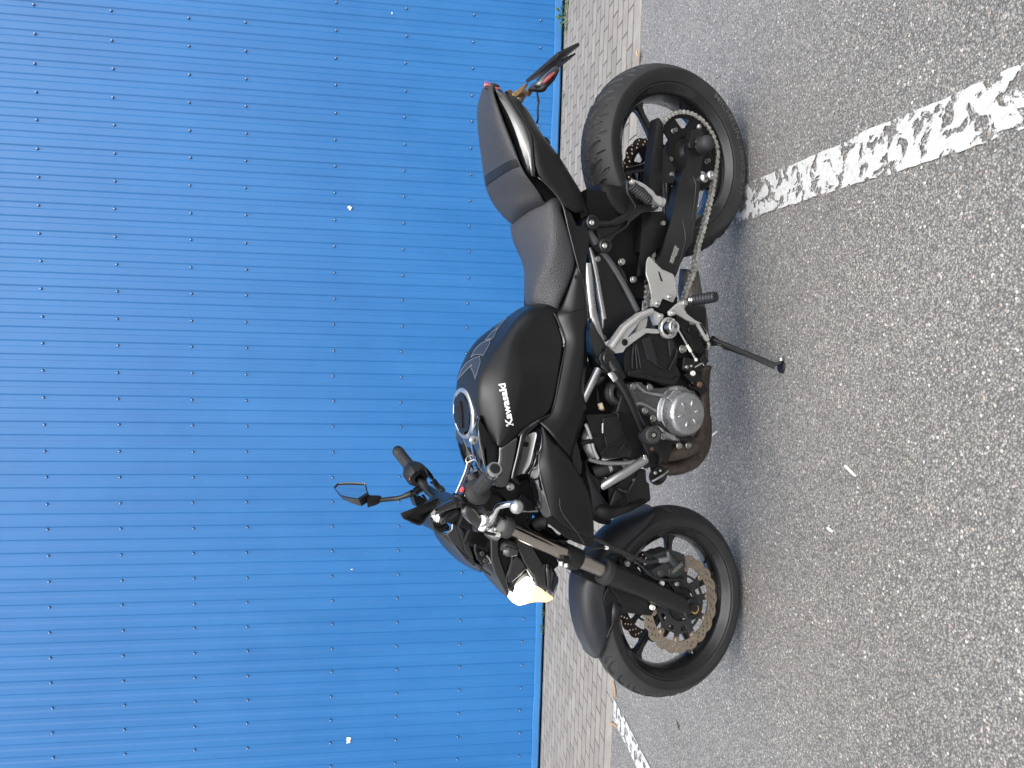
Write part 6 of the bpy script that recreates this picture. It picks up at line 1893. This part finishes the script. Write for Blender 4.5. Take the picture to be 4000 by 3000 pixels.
# right switch housing
dR = (gr1 - gr0).normalized()
c = gr0 - dR * 0.026
rh = lathe('switch_housing', [(0.014, -0.030), (0.028, -0.026), (0.034, -0.014), (0.035, 0.010), (0.031, 0.026), (0.016, 0.028)], 'plastic', BIKE, 10, frame_to(c, dR), angle=25)
plate('kill_switch', 'N', [(1283, 615), (1300, 600), (1362, 556), (1385, 562), (1392, 590), (1340, 625), (1330, 675), (1315, 680), (1290, 645)], -0.198, 0.016, 'red', rh, 0.002)
for x, y, mm in ((1388, 613, 'white'), (1342, 690, 'white')):
    tube('switch_mark', 'N', [(x, y - 6, -0.222), (x + 4, y + 8, -0.222)], 0.0018, mm, rh, 0, 6)
plate('housing_side', 'N', [(1400, 490), (1460, 480), (1520, 500), (1560, 600), (1540, 660), (1480, 640), (1400, 720), (1370, 740), (1400, 640)], -0.235, 0.03, 'plastic', rh, 0.005)
plate('throttle_block', 'N', [(1486, 462), (1520, 448), (1560, 490), (1620, 560), (1650, 620), (1640, 660), (1580, 600), (1540, 520)], -0.235, 0.03, 'plastic', rh, 0.006)
bp('bolt', 'N', 1522, 472, -0.233, 0.004, 0.003, 'bolt', rh)
mc = tube('mirror_clamp', 'N', [(1370, 815, -0.235), (1430, 770, -0.235), (1480, 740, -0.235), (1560, 700, -0.23)], [0.012, 0.013, 0.016, 0.016], 'powder', BIKE, 4, 18)
bp('clamp_bolt', 'N', 1466, 735, -0.215, 0.008, 0.005, 'carrier', mc)
bp('clamp_bolt', 'N', 1608, 682, -0.215, 0.006, 0.004, 'carrier', mc)
tube('brake_hose', 'N', [(1640, 640, -0.22), (1700, 720, -0.22), (1770, 780, -0.21), (1780, 850, -0.20), (1830, 900, -0.18)], 0.006, 'grip', BIKE, 6, 12)
tube('brake_hose', 'N', [(1620, 660, -0.21), (1680, 760, -0.21), (1760, 860, -0.19)], 0.005, 'grip', BIKE, 6, 12)
rs = plate('brake_reservoir', 'N', [(1345, 885), (1380, 890), (1440, 870), (1480, 900), (1550, 960), (1560, 980), (1470, 1010), (1390, 1030), (1350, 940)], -0.225, 0.035, 'powder', BIKE, 0.005)
plate('reservoir_lid', 'N', [(1460, 862), (1500, 850), (1560, 950), (1530, 960)], -0.222, 0.006, 'plastic', rs, 0.002)

# mirrors
mst = tube('mirror', 'N', [(1375, 830, -0.235), (1290, 850, -0.24), (1200, 885, -0.25), (1130, 905, -0.26), (1060, 915, -0.27), (860, 935, -0.29)], [0.0105, 0.0095, 0.0075, 0.0072, 0.0072, 0.0072], 'satin', BIKE, 5, 16)
tube('mirror_nut', 'N', [(1300, 842, -0.238), (1365, 828, -0.236)], 0.0105, 'powder', mst, 0, 6)
tube('mirror_neck', 'N', [(868, 930, -0.29), (850, 925, -0.292), (780, 940, -0.296), (680, 950, -0.30)], [0.011, 0.0125, 0.0155, 0.0195], 'plastic', mst, 0, 24)
def PP(fr, x, y, p0, n):
    """photo point placed on the plane through p0 with normal n (bike axes)"""
    o = BMI @ CO
    d = BMI.to_3x3() @ ray(fr, x, y)
    return o + d * ((p0 - o).dot(n) / d.dot(n))
mn = Vector((-0.90, 0.42, 0.06)).normalized()       # the glass faces back and in towards the rider
mp0 = P('N', 440, 800, -0.315)
rim_o = [(196, 750), (208, 728), (252, 688), (400, 674), (640, 682), (664, 702), (682, 790), (706, 850), (560, 922), (415, 906), (285, 872)]
rim_i = [(216, 764), (226, 748), (262, 708), (400, 699), (632, 708), (650, 722), (664, 790), (680, 818), (545, 905), (420, 888), (300, 862)]
back = [(225, 800), (235, 790), (275, 770), (400, 790), (600, 800), (655, 800), (690, 850), (714, 950), (600, 1024), (480, 990), (330, 925)]
bm = bmesh.new()
ro = [bm.verts.new(PP('N', x, y, mp0, mn)) for x, y in rim_o]
ri = [bm.verts.new(PP('N', x, y, mp0, mn)) for x, y in rim_i]
rd = [bm.verts.new(PP('N', x, y, mp0, mn) - mn * 0.003) for x, y in rim_i]
bk = [bm.verts.new(PP('N', x, y, mp0 - mn * 0.030, mn)) for x, y in back]
k = len(ro)
for i in range(k):
    j = (i + 1) % k
    bm.faces.new((ro[i], ro[j], ri[j], ri[i]))
    bm.faces.new((ri[i], ri[j], rd[j], rd[i]))
    bm.faces.new((ro[i], ro[j], bk[j], bk[i]))
bm.faces.new(bk)
mh = from_bm('mirror_housing', bm, 'fenderp', mst, angle=40)
mods(mh, 0.0015, 2)
bm = bmesh.new()
g0 = [bm.verts.new(PP('N', x, y, mp0, mn) - mn * 0.002) for x, y in rim_i]
bm.faces.new(g0)
from_bm('mirror_glass', bm, 'glass', mst, smooth=False)
bm = bmesh.new()
add_tube(bm, [(PP('N', x, y, mp0, mn), 0.0028) for x, y in ((262, 698), (400, 687), (636, 695), (656, 712))], 8)
from_bm('mirror_rim', bm, 'frame', mst)
# left mirror, seen from behind and edge-on: stem runs under it
ml = tube('mirror', 'K', [(1130, 1130, 0.235), (1050, 1150, 0.24), (980, 1180, 0.245), (860, 1230, 0.255), (760, 1275, 0.262), (700, 1290, 0.27)], [0.0115, 0.0115, 0.0105, 0.0085, 0.008, 0.008], 'gloss', BIKE, 5, 16)
tube('mirror_nut', 'K', [(1010, 1160, 0.242), (1045, 1148, 0.241)], 0.0135, 'powder', ml, 0, 6)
tube('mirror_clamp', 'K', [(1060, 1140, 0.24), (1170, 1110, 0.225)], 0.0145, 'powder', ml, 0, 16)
grid('mirror_housing', [
    arr('K', [(235, 1310, 0.330), (420, 1235, 0.320), (600, 1165, 0.312), (780, 1092, 0.305)]),
    arr('K', [(242, 1340, 0.325), (430, 1270, 0.300), (620, 1215, 0.290), (792, 1130, 0.295)]),
    arr('K', [(268, 1390, 0.320), (440, 1340, 0.285), (640, 1260, 0.275), (788, 1180, 0.285)]),
    arr('K', [(330, 1412, 0.318), (470, 1420, 0.280), (600, 1340, 0.270), (740, 1240, 0.280)]),
    arr('K', [(400, 1450, 0.318), (500, 1494, 0.295), (548, 1480, 0.290), (640, 1350, 0.290)]),
], 'fenderp', ml, 0.004, 2)
grid('mirror_glass', [
    arr('K', [(240, 1312, 0.334), (600, 1166, 0.318), (776, 1095, 0.309)]),
    arr('K', [(300, 1400, 0.322), (600, 1300, 0.300), (760, 1200, 0.300)]),
], 'dark', ml, 0.001, 0)

# clutch lever, perch
cl_ = tube('clutch_lever', 'K', [(1480, 1460, 0.215), (1530, 1400, 0.225), (1580, 1340, 0.24), (1610, 1270, 0.255), (1650, 1215, 0.27), (1730, 1190, 0.29), (1830, 1175, 0.31), (1880, 1190, 0.32)], [0.010, 0.0095, 0.0085, 0.0078, 0.0075, 0.0075, 0.0075, 0.007], 'chrome', BIKE, 6, 16, flat=1.0)
lathe('lever_ball', [(0.0165 * math.sin(k * PI / 16) + 1e-4, -0.0165 * math.cos(k * PI / 16)) for k in range(17)], 'alu', cl_, 32, Matrix.Translation(P('K', 1910, 1215, 0.325)))
lathe('lever_pivot', [(0.0001, 0.02), (0.018, 0.02), (0.022, 0.016), (0.024, 0.0), (0.022, -0.02)], 'chrome', cl_, 28, frame_to(P('K', 1450, 1420, 0.205), Vector((0.1, 0.5, 0.8))))
lathe('adjuster_wheel', [(0.0001, 0.008), (0.012, 0.008), (0.017, 0.004), (0.017, 0.0)], 'alu', cl_, 24, frame_to(P('K', 1405, 1410, 0.222), Vector((-0.2, 0.8, 0.5))))
pc1 = tube('clutch_perch', 'K', [(1330, 1230, 0.20), (1400, 1330, 0.20), (1450, 1400, 0.20)], [0.016, 0.018, 0.016], 'frameb', BIKE, 4, 14)
tube('clutch_cable', 'K', [(1340, 1500, 0.19), (1420, 1560, 0.17), (1520, 1600, 0.14), (1640, 1620, 0.10)], 0.004, 'grip', BIKE, 5, 10)
ind = tube('front_turn_signal', 'K', [(1165, 1190, 0.235), (1200, 1260, 0.24), (1270, 1340, 0.235), (1340, 1420, 0.225), (1370, 1470, 0.22)], [0.008, 0.0165, 0.0175, 0.014, 0.010], 'smoke', BIKE, 6, 18, flat=0.7)
tube('signal_stem', 'K', [(1350, 1440, 0.20), (1365, 1480, 0.20), (1330, 1520, 0.18)], [0.011, 0.014, 0.011], 'castb', ind, 3, 14)
# riser / top of fork area
rsr = lathe('steering_nut', [(0.0001, 0.02), (0.02, 0.02), (0.026, 0.012), (0.030, 0.0), (0.030, -0.02)], 'cover', BIKE, 28, frame_to(P('K', 1560, 1520, 0.08), fd))
bm = bmesh.new()
for fr, x, y, yl, sz in (('K', 1550, 1300, 0.08, (0.06, 0.05, 0.05)), ('K', 1480, 1180, 0.10, (0.06, 0.06, 0.05)), ('K', 1650, 1180, 0.04, (0.08, 0.08, 0.05)), ('K', 1450, 1100, 0.06, (0.08, 0.08, 0.05)), ('K', 1750, 1300, 0.05, (0.06, 0.06, 0.06)), ('K', 1180, 1300, 0.02, (0.08, 0.12, 0.07)), ('K', 1250, 1550, 0.02, (0.07, 0.12, 0.07)), ('L', 1000, 300, 0.02, (0.08, 0.14, 0.08)), ('L', 700, 480, 0.02, (0.08, 0.12, 0.07))):
    add_box(bm, P(fr, x, y, yl), sz, Matrix.Rotation(R(-24), 3, 'Y'))
mods(from_bm('triple_clamp', bm, 'dark', BIKE), 0.006, 2)
tube('clamp_pinch', 'K', [(1560, 1220, 0.12), (1590, 1270, 0.12)], 0.011, 'cover', BIKE, 0, 10)
tube('key_barrel', 'K', [(1270, 770, 0.02), (1310, 840, 0.03), (1350, 900, 0.04)], 0.022, 'castb', BIKE, 3, 18)
lathe('key_ring_plate', [(0.012, 0.0), (0.022, 0.0), (0.024, 0.003), (0.020, 0.006), (0.012, 0.006)], 'cover', BIKE, 28, frame_to(P('K', 1330, 800, 0.03), Vector((-0.3, 0.3, 0.9))))

# ------------------------------------------------------------------ instruments
ic = plate('instrument_cluster', 'K', [(650, 1370), (700, 1290), (830, 1170), (930, 1100), (1060, 1050), (1130, 1100), (1110, 1230), (1060, 1250), (980, 1300), (900, 1370), (880, 1420), (960, 1500), (940, 1560), (850, 1590), (740, 1580), (680, 1500)], 0.05, 0.10, 'powder', BIKE, 0.006, seg=3)
grid('instrument_bezel', [
    arr('K', [(655, 1370, 0.052), (672, 1440, 0.056), (740, 1510, 0.060), (830, 1530, 0.062), (890, 1500, 0.062)]),
    arr('K', [(690, 1490, 0.060), (720, 1550, 0.064), (780, 1590, 0.066), (850, 1588, 0.066), (940, 1550, 0.064)]),
], 'plastic', ic, 0.004, 1)
sc1 = grid('instrument_screen', [
    arr('K', [(668, 1390, 0.053), (700, 1300, 0.052), (800, 1210, 0.052), (930, 1110, 0.052), (1050, 1070, 0.052)]),
    arr('K', [(700, 1430, 0.053), (760, 1350, 0.053), (850, 1280, 0.053), (960, 1190, 0.053), (1080, 1120, 0.053)]),
    arr('K', [(750, 1455, 0.054), (830, 1400, 0.054), (880, 1360, 0.054), (960, 1290, 0.054), (1040, 1240, 0.054)]),
], 'dial', ic, 0.001, 0)
bm = bmesh.new()
for ri in range(4):
    for k in range(9):
        a = R(95 + k * 15)
        rr = 22 + ri * 20
        cx, cy = 800 + rr * math.cos(a) * 1.0 - ri * 4, 1345 + rr * math.sin(a) * 1.05
        p = P('K', cx, cy, 0.0545)
        add_box(bm, p, (0.0035, 0.0006, 0.0028))
from_bm('dial_segment', bm, 'dialt', sc1, smooth=False)
plate('dial_red', 'K', [(728, 1318), (742, 1308), (756, 1328), (740, 1338)], 0.0546, 0.0005, 'red', sc1, 0)
bp('housing_bolt', 'K', 850, 1418, 0.056, 0.0085, 0.005, 'cast', ic, True, 0.013)
pd = plate('cluster_bracket', 'K', [(880, 1355), (985, 1280), (1055, 1255), (1100, 1270), (1140, 1330), (1130, 1360), (1000, 1470), (960, 1470), (900, 1410)], 0.066, 0.04, 'plastic', ic, 0.005)
plate('bracket_slot', 'K', [(920, 1385), (1040, 1300), (1060, 1305), (1070, 1320), (940, 1415)], 0.0668, 0.001, 'carrier', pd, 0)
# windscreen / meter cover: a long curved glossy blade
mcv = grid('meter_cover', [
    arr('L', [(250, 470, -0.03), (290, 560, -0.05), (400, 700, -0.06), (540, 820, -0.06), (680, 900, -0.05), (775, 932, -0.03)]),
    arr('L', [(262, 478, 0.0), (320, 560, 0.0), (440, 690, 0.0), (570, 800, 0.0), (690, 880, 0.0), (776, 925, -0.01)]),
    arr('L', [(330, 505, 0.035), (390, 580, 0.04), (480, 680, 0.042), (590, 780, 0.042), (700, 850, 0.04), (778, 905, 0.02)]),
    arr('L', [(405, 510, 0.050), (450, 590, 0.058), (520, 680, 0.062), (610, 765, 0.062), (710, 830, 0.058), (780, 860, 0.045)]),
], 'satin', BIKE, 0.003, 2)
plate('meter_cover_side', 'L', [(405, 512), (462, 465), (466, 405), (500, 415), (520, 450), (560, 560), (620, 680), (690, 790), (720, 850), (700, 870), (600, 790), (500, 660), (440, 580)], 0.060, 0.004, 'gloss', mcv, 0.001)
tube('cover_edge', 'L', [(405, 510, 0.064), (460, 466, 0.064), (464, 408, 0.064)], 0.003, 'frame', mcv, 0, 8)
plate('cover_stay', 'L', [(510, 420), (545, 430), (580, 480), (640, 620), (690, 750), (690, 790), (600, 700), (580, 620), (540, 500)], 0.066, 0.005, 'carrier', mcv, 0.002)
sb = plate('cowl_bracket', 'L', [(705, 615), (758, 612), (765, 640), (730, 690), (735, 710), (800, 720), (830, 740), (880, 800), (890, 830), (870, 835), (780, 850), (740, 790), (700, 700)], 0.078, 0.006, 'powder', BIKE, 0.002)
tube('bracket_edge', 'L', [(712, 622, 0.080), (706, 690, 0.080), (740, 790, 0.080)], 0.003, 'fenderp', sb, 0, 8)
bp('bolt', 'L', 778, 722, 0.080, 0.0085, 0.005, 'cast', sb)
bp('bolt', 'L', 815, 802, 0.080, 0.0085, 0.005, 'cast', sb)
tube('bracket_edge', 'L', [(830, 745, 0.082), (860, 780, 0.082), (885, 825, 0.082)], 0.003, 'frame', sb, 0, 8)

# ------------------------------------------------------------------ headlight and cowls
hc = grid('headlight_cowl', [
    arr('L', [(778, 905, -0.02), (830, 975, -0.03), (900, 1060, -0.035), (980, 1140, -0.03), (1050, 1198, -0.01)]),
    arr('L', [(785, 880, 0.03), (850, 960, 0.03), (920, 1040, 0.028), (1000, 1130, 0.025), (1062, 1190, 0.018)]),
    arr('L', [(790, 850, 0.068), (880, 920, 0.066), (960, 1000, 0.060), (1030, 1090, 0.050), (1075, 1178, 0.032)]),
    arr('L', [(890, 800, 0.088), (930, 900, 0.080), (990, 960, 0.074), (1040, 1040, 0.062), (1082, 1130, 0.044)]),
], 'fenderp', BIKE, 0.004, 2, ((2, 0.8),))
plate('cowl_side', 'L', [(880, 575), (900, 560), (970, 580), (960, 640), (965, 735), (990, 820), (1030, 940), (1070, 1100), (1078, 1170), (1060, 1190), (1000, 1080), (930, 950), (885, 810)], 0.090, 0.012, 'carrier', hc, 0.004)
M['cowlg'] = mat('dark_glossy_cowl', (0.010, 0.010, 0.011), 0.16, coat=0.8)
hs_ = plate('cowl_panel', 'L', [(965, 590), (1080, 500), (1150, 465), (1175, 470), (1150, 600), (1110, 760), (1060, 940), (1050, 1010), (1075, 1090), (1068, 1100), (1030, 930), (990, 810), (965, 735)], 0.083, 0.01, 'dark', hc, 0.003)
ci = tube('indicator_mount', 'L', [(1000, 690, 0.085), (1040, 640, 0.09), (1100, 660, 0.105), (1160, 690, 0.12)], [0.012, 0.018, 0.017, 0.010], 'castb', hc, 4, 14)
tube('indicator_body', 'L', [(1020, 690, 0.110), (1080, 705, 0.118), (1165, 712, 0.125)], [0.012, 0.014, 0.008], 'smoke', hc, 4, 16, flat=0.7)
plate('cowl_gloss', 'L', [(1120, 800), (1150, 745), (1250, 830), (1275, 885), (1200, 960), (1100, 1040), (1062, 1040), (1060, 980)], 0.082, 0.006, 'gloss', hc, 0.002)
tube('cowl_edge', 'L', [(1160, 480, 0.088), (1150, 560, 0.090), (1120, 700, 0.090), (1095, 850, 0.090), (1045, 980, 0.086), (1045, 1040, 0.080), (1075, 1080, 0.074), (1160, 960, 0.080), (1260, 880, 0.084)], 0.0028, 'fenderp', hc, 3, 8)
plate('cowl_lower', 'L', [(1180, 490), (1240, 540), (1290, 600), (1350, 690), (1410, 790), (1440, 840), (1400, 870), (1330, 960), (1290, 900), (1240, 820), (1160, 650), (1150, 600)], 0.094, 0.012, 'cowlg', hc, 0.003)
grid('cowl_chin', [
    arr('L', [(1290, 900, 0.092), (1345, 970, 0.088), (1362, 1060, 0.080), (1390, 1085, 0.072)]),
    arr('L', [(1440, 840, 0.092), (1465, 900, 0.090), (1478, 1000, 0.082), (1490, 1130, 0.060)]),
    arr('L', [(1520, 835, 0.088), (1550, 890, 0.084), (1575, 990, 0.074), (1520, 1180, 0.045)]),
    arr('L', [(1560, 890, 0.050), (1600, 950, 0.045), (1622, 1010, 0.040), (1558, 1200, 0.020)]),
], 'cowlg', hc, 0.004, 1, (1, 2))
grid('chin_facet', [
    arr('L', [(1478, 845, 0.0925), (1480, 950, 0.0915), (1490, 1060, 0.080), (1495, 1130, 0.066)]),
    arr('L', [(1515, 850, 0.0920), (1528, 930, 0.0905), (1525, 1040, 0.080), (1500, 1125, 0.066)]),
], 'gloss', hc, 0.002, 0)
plate('lamp_surround', 'L', [(1085, 1100), (1180, 990), (1270, 915), (1300, 985), (1240, 990), (1150, 1080), (1110, 1160)], 0.072, 0.006, 'carrier', hc, 0.001)
tube('surround_edge', 'L', [(1268, 890, 0.087), (1300, 950, 0.087), (1330, 990, 0.085)], 0.003, 'frame', hc, 0, 8)
hl = grid('headlight', [
    arr('L', [(1062, 1192, 0.045), (1120, 1105, 0.070), (1190, 1040, 0.085), (1270, 985, 0.094)]),
    arr('L', [(1090, 1225, 0.030), (1160, 1170, 0.060), (1240, 1100, 0.078), (1325, 1000, 0.094)]),
    arr('L', [(1130, 1265, -0.005), (1200, 1225, 0.020), (1290, 1140, 0.048), (1360, 1085, 0.066)]),
    arr('L', [(1180, 1283, -0.02), (1245, 1275, 0.0), (1300, 1230, 0.022), (1375, 1115, 0.052)]),
], 'lamp', BIKE, 0.004, 2)
tag(hl, 'lit headlight glowing white')
grid('lamp_lower_lens', [
    arr('L', [(1360, 1088, 0.066), (1385, 1090, 0.068), (1450, 1140, 0.058), (1550, 1215, 0.030)]),
    arr('L', [(1330, 1130, 0.048), (1360, 1160, 0.045), (1430, 1200, 0.035), (1510, 1240, 0.015)]),
    arr('L', [(1245, 1275, 0.0), (1300, 1255, 0.005), (1380, 1245, 0.005), (1470, 1252, 0.0)]),
], 'amber', hl, 0.004, 1)
bm = bmesh.new()
add_box(bm, P('L', 1130, 800, 0.0), (0.13, 0.12, 0.12), Matrix.Rotation(R(30), 3, 'Y'))
add_box(bm, P('L', 1300, 760, 0.0), (0.10, 0.12, 0.10), Matrix.Rotation(R(30), 3, 'Y'))
add_box(bm, P('L', 760, 640, 0.0), (0.14, 0.10, 0.08), Matrix.Rotation(R(40), 3, 'Y'))
mods(from_bm('lamp_bucket', bm, 'dark', BIKE), 0.01, 2)

# ------------------------------------------------------------------ key strap hanging from the ignition (a thing of its own)
KS = empty('key_strap')
KS.matrix_world = BM @ Matrix.Translation(P('K', 1250, 560, 0.02))
tag(KS, 'dark blue and white lettered key strap hanging from the ignition between the handlebar grips', 'key strap')
kinv = Matrix.Translation(-P('K', 1250, 560, 0.02))
def kadj(o):
    o.data.transform(kinv)
    return o
s1 = grid('webbing', [arr('K', [(1205, 575, 0.02), (1180, 680, 0.02), (1120, 850, 0.02), (1040, 1020, 0.02)]),
                      arr('K', [(1300, 530, 0.02), (1240, 690, 0.03), (1195, 860, 0.03), (1110, 1010, 0.03)])], 'strapb', KS, 0.0015, 1)
kadj(s1)
kadj(tube('white_edge', 'K', [(1300, 535, 0.022), (1235, 565, 0.022), (1200, 590, 0.022), (1170, 700, 0.022), (1100, 870, 0.022), (1035, 1018, 0.022)], 0.0022, 'white', KS, 4, 8))
me = text_mesh('RFORINIS', 1.0, 0.02, 0.0, 1.0)
xs_ = [v.co.x for v in me.vertices]
y1_ = max(v.co.y for v in me.vertices)
x0_, x1_ = min(xs_), max(xs_)
for v in me.vertices:
    t = (v.co.x - x0_) / (x1_ - x0_)
    q = v.co.y / y1_
    v.co = P('K', 1215 - 125 * t - q * (-46), 700 + 290 * t + q * 22, 0.0315)
me.transform(kinv)
M['strapt'] = mat('black_strap_print', (0.004, 0.004, 0.006), 0.6)
link('strap_lettering', me, 'strapt', KS)
rg = bmesh.new()
q = []
rc_ = P('K', 1268, 550, 0.02)
for k in range(25):
    a = 2 * PI * k / 24
    q.append((rc_ + Vector((0.014 * math.cos(a), 0.004 * math.cos(a), 0.018 * math.sin(a))), 0.0013))
add_tube(rg, q, 8, cap=False)
kadj(from_bm('split_ring', rg, 'chrome', KS))
kadj(plate('key', 'K', [(1240, 630), (1270, 600), (1305, 690), (1290, 710), (1250, 700), (1215, 690)], 0.028, 0.003, 'castb', KS, 0.0005))
kadj(plate('key_head', 'K', [(1252, 645), (1302, 695), (1235, 698)], 0.0287, 0.0006, 'silver', KS, 0))
# ------------------------------------------------------------------ small things on the ground
M['leafm'] = mat('dry_tan_leaf', (0.42, 0.24, 0.12), 0.8, var=0.3, varscale=60)
M['leafp'] = mat('pale_dry_stalk', (0.55, 0.42, 0.28), 0.8, var=0.2, varscale=60)
M['weedm'] = mat('green_weed_leaf', (0.06, 0.13, 0.025), 0.6, var=0.3, varscale=50)
M['buttm'] = mat('white_cigarette_paper', (0.78, 0.78, 0.76), 0.7)
M['debris'] = mat('black_bark_chip', (0.02, 0.018, 0.016), 0.9)
def butt(x0, y0, x1, y1, r, label):
    a, b_ = GP(x0, y0), GP(x1, y1)
    root = empty('cigarette_butt', ((a.x + b_.x) / 2, (a.y + b_.y) / 2, 0))
    h = (b_ - a) / 2
    bm = bmesh.new()
    add_tube(bm, [(-h + Vector((0, 0, r)), r * 0.9), (h * 0.3 + Vector((0, 0, r)), r)], 12, 0.9)
    from_bm('filter', bm, 'buttm', root)
    bm = bmesh.new()
    add_tube(bm, [(h * 0.32 + Vector((0, 0, r)), r), (h + Vector((0, 0, r * 0.9)), r * 0.85)], 12, 0.8)
    from_bm('paper', bm, 'whitepl', root)
    tag(root, label, 'cigarette butt', 'cigarette butts on the asphalt')
butt(3308, 1820, 3346, 1858, 0.0042, 'longest white cigarette butt, lying on the open asphalt nearest the camera')
butt(2783, 1702, 2804, 1686, 0.004, 'white cigarette butt on the asphalt beside the round engine cover')
butt(3240, 2062, 3256, 2076, 0.0045, 'short white crumpled butt on the asphalt in front of the front wheel')
def leaf(name, px, py, z, L, wd, m, label, cat, group, seed, curl=0.5):
    rn = random.Random(seed)
    c = GP(px, py, z)
    bm = bmesh.new()
    ang = rn.uniform(0, PI)
    n = 8
    A, B = [], []
    for i in range(n + 1):
        t = i / n
        hw = wd * math.sin(PI * min(1, t * 1.02)) ** 0.7 * (0.8 + 0.3 * rn.random())
        x = (t - 0.5) * L
        zz = curl * L * (t - 0.5) ** 2 + 0.001
        A.append(bm.verts.new((x * math.cos(ang) - hw * math.sin(ang), x * math.sin(ang) + hw * math.cos(ang), zz + hw * 0.6)))
        B.append(bm.verts.new((x * math.cos(ang) + hw * math.sin(ang), x * math.sin(ang) - hw * math.cos(ang), zz + hw * 0.2)))
    for i in range(n):
        bm.faces.new((A[i], A[i + 1], B[i + 1], B[i]))
    o = from_bm(name, bm, m, None)
    o.modifiers.new('s', 'SOLIDIFY').thickness = 0.0008
    o.location = c
    return tag(o, label, cat, group)
leaf('dry_leaf', 2500, 220, 0.006, 0.085, 0.016, 'leafm', 'curled brown dry leaf lying on the kerb behind the rear tyre', 'leaf', 'dry leaves on the kerb and paving', 2, 1.2)
leaf('dry_leaf', 2489, 210, 0.008, 0.055, 0.005, 'leafp', 'straight pale dry stalk beside the curled leaf behind the rear tyre', 'leaf', 'dry leaves on the kerb and paving', 8, 0.1)
leaf('dry_leaf', 2402, 2690, 0.006, 0.10, 0.010, 'leafm', 'narrow brown leaf strip on the kerb just ahead of the front tyre', 'leaf', 'dry leaves on the kerb and paving', 3, 0.4)
leaf('dry_leaf', 2400, 2830, 0.006, 0.14, 0.008, 'leafm', 'long rusty leaf strip on the kerb at the foot of the far bay line', 'leaf', 'dry leaves on the kerb and paving', 5, 0.2)
leaf('dry_leaf', 2445, 262, 0.006, 0.03, 0.006, 'leafp', 'tiny pale leaf scrap on the paving above the rear tyre', 'leaf', 'dry leaves on the kerb and paving', 6, 0.4)
leaf('twig', 2650, 2832, 0.004, 0.045, 0.004, 'debris', 'small black twig on the asphalt between the front tyre and the far bay line', 'twig', None, 7, 0.2)
leaf('twig', 2807, 303, 0.004, 0.05, 0.0018, 'debris', 'thin dark twig on the asphalt behind the rear tyre', 'twig', None, 12, 0.2)
def weed(px, py, h, label, seed):
    rn = random.Random(seed)
    c = GP(px, py, 0.0)
    c.y = min(c.y, 5.425)
    c.z = -0.02
    root = empty('weed', c)
    bm = bmesh.new()
    for i in range(46):
        a = rn.uniform(0, 2 * PI)
        r = rn.uniform(0.0, h * 0.55)
        z = rn.uniform(0.1, 1) * h
        p = Vector((r * math.cos(a) * 1.5, -abs(r * math.sin(a)) * 0.6, z))
        d = Vector((math.cos(a), math.sin(a), rn.uniform(-0.2, 0.9))).normalized()
        s = d.cross(Vector((rn.uniform(-1, 1), rn.uniform(-1, 1), 1))).normalized()
        L = rn.uniform(0.25, 0.5) * h
        w_ = L * 0.28
        vs = [bm.verts.new(q) for q in (p, p + d * L * 0.5 + s * w_, p + d * L, p + d * L * 0.5 - s * w_)]
        bm.faces.new(vs)
    from_bm('leaves', bm, 'weedm', root, smooth=False)
    bm = bmesh.new()
    for i in range(5):
        a = rn.uniform(0, 2 * PI)
        add_tube(bm, [(Vector((0, 0, 0)), 0.0014), (Vector((math.cos(a) * h * 0.3, -abs(math.sin(a)) * h * 0.2, h * 0.8)), 0.0008)], 5)
    from_bm('stem', bm, 'weedm', root)
    tag(root, label, 'weed', 'weeds at the foot of the wall')
weed(2217, 85, 0.10, 'tallest green weed at the wall foot, beyond the number plate', 1)
weed(2222, 8, 0.06, 'green weed at the wall foot in the very corner behind the bike', 2)
weed(2205, 372, 0.035, 'tiny weed at the wall foot under the rear indicator', 3)
weed(2122, 2368, 0.05, 'green weed at the wall foot just below the lit headlight', 4)
weed(2120, 2434, 0.055, 'green weed at the wall foot ahead of the headlight and farther from it', 5)
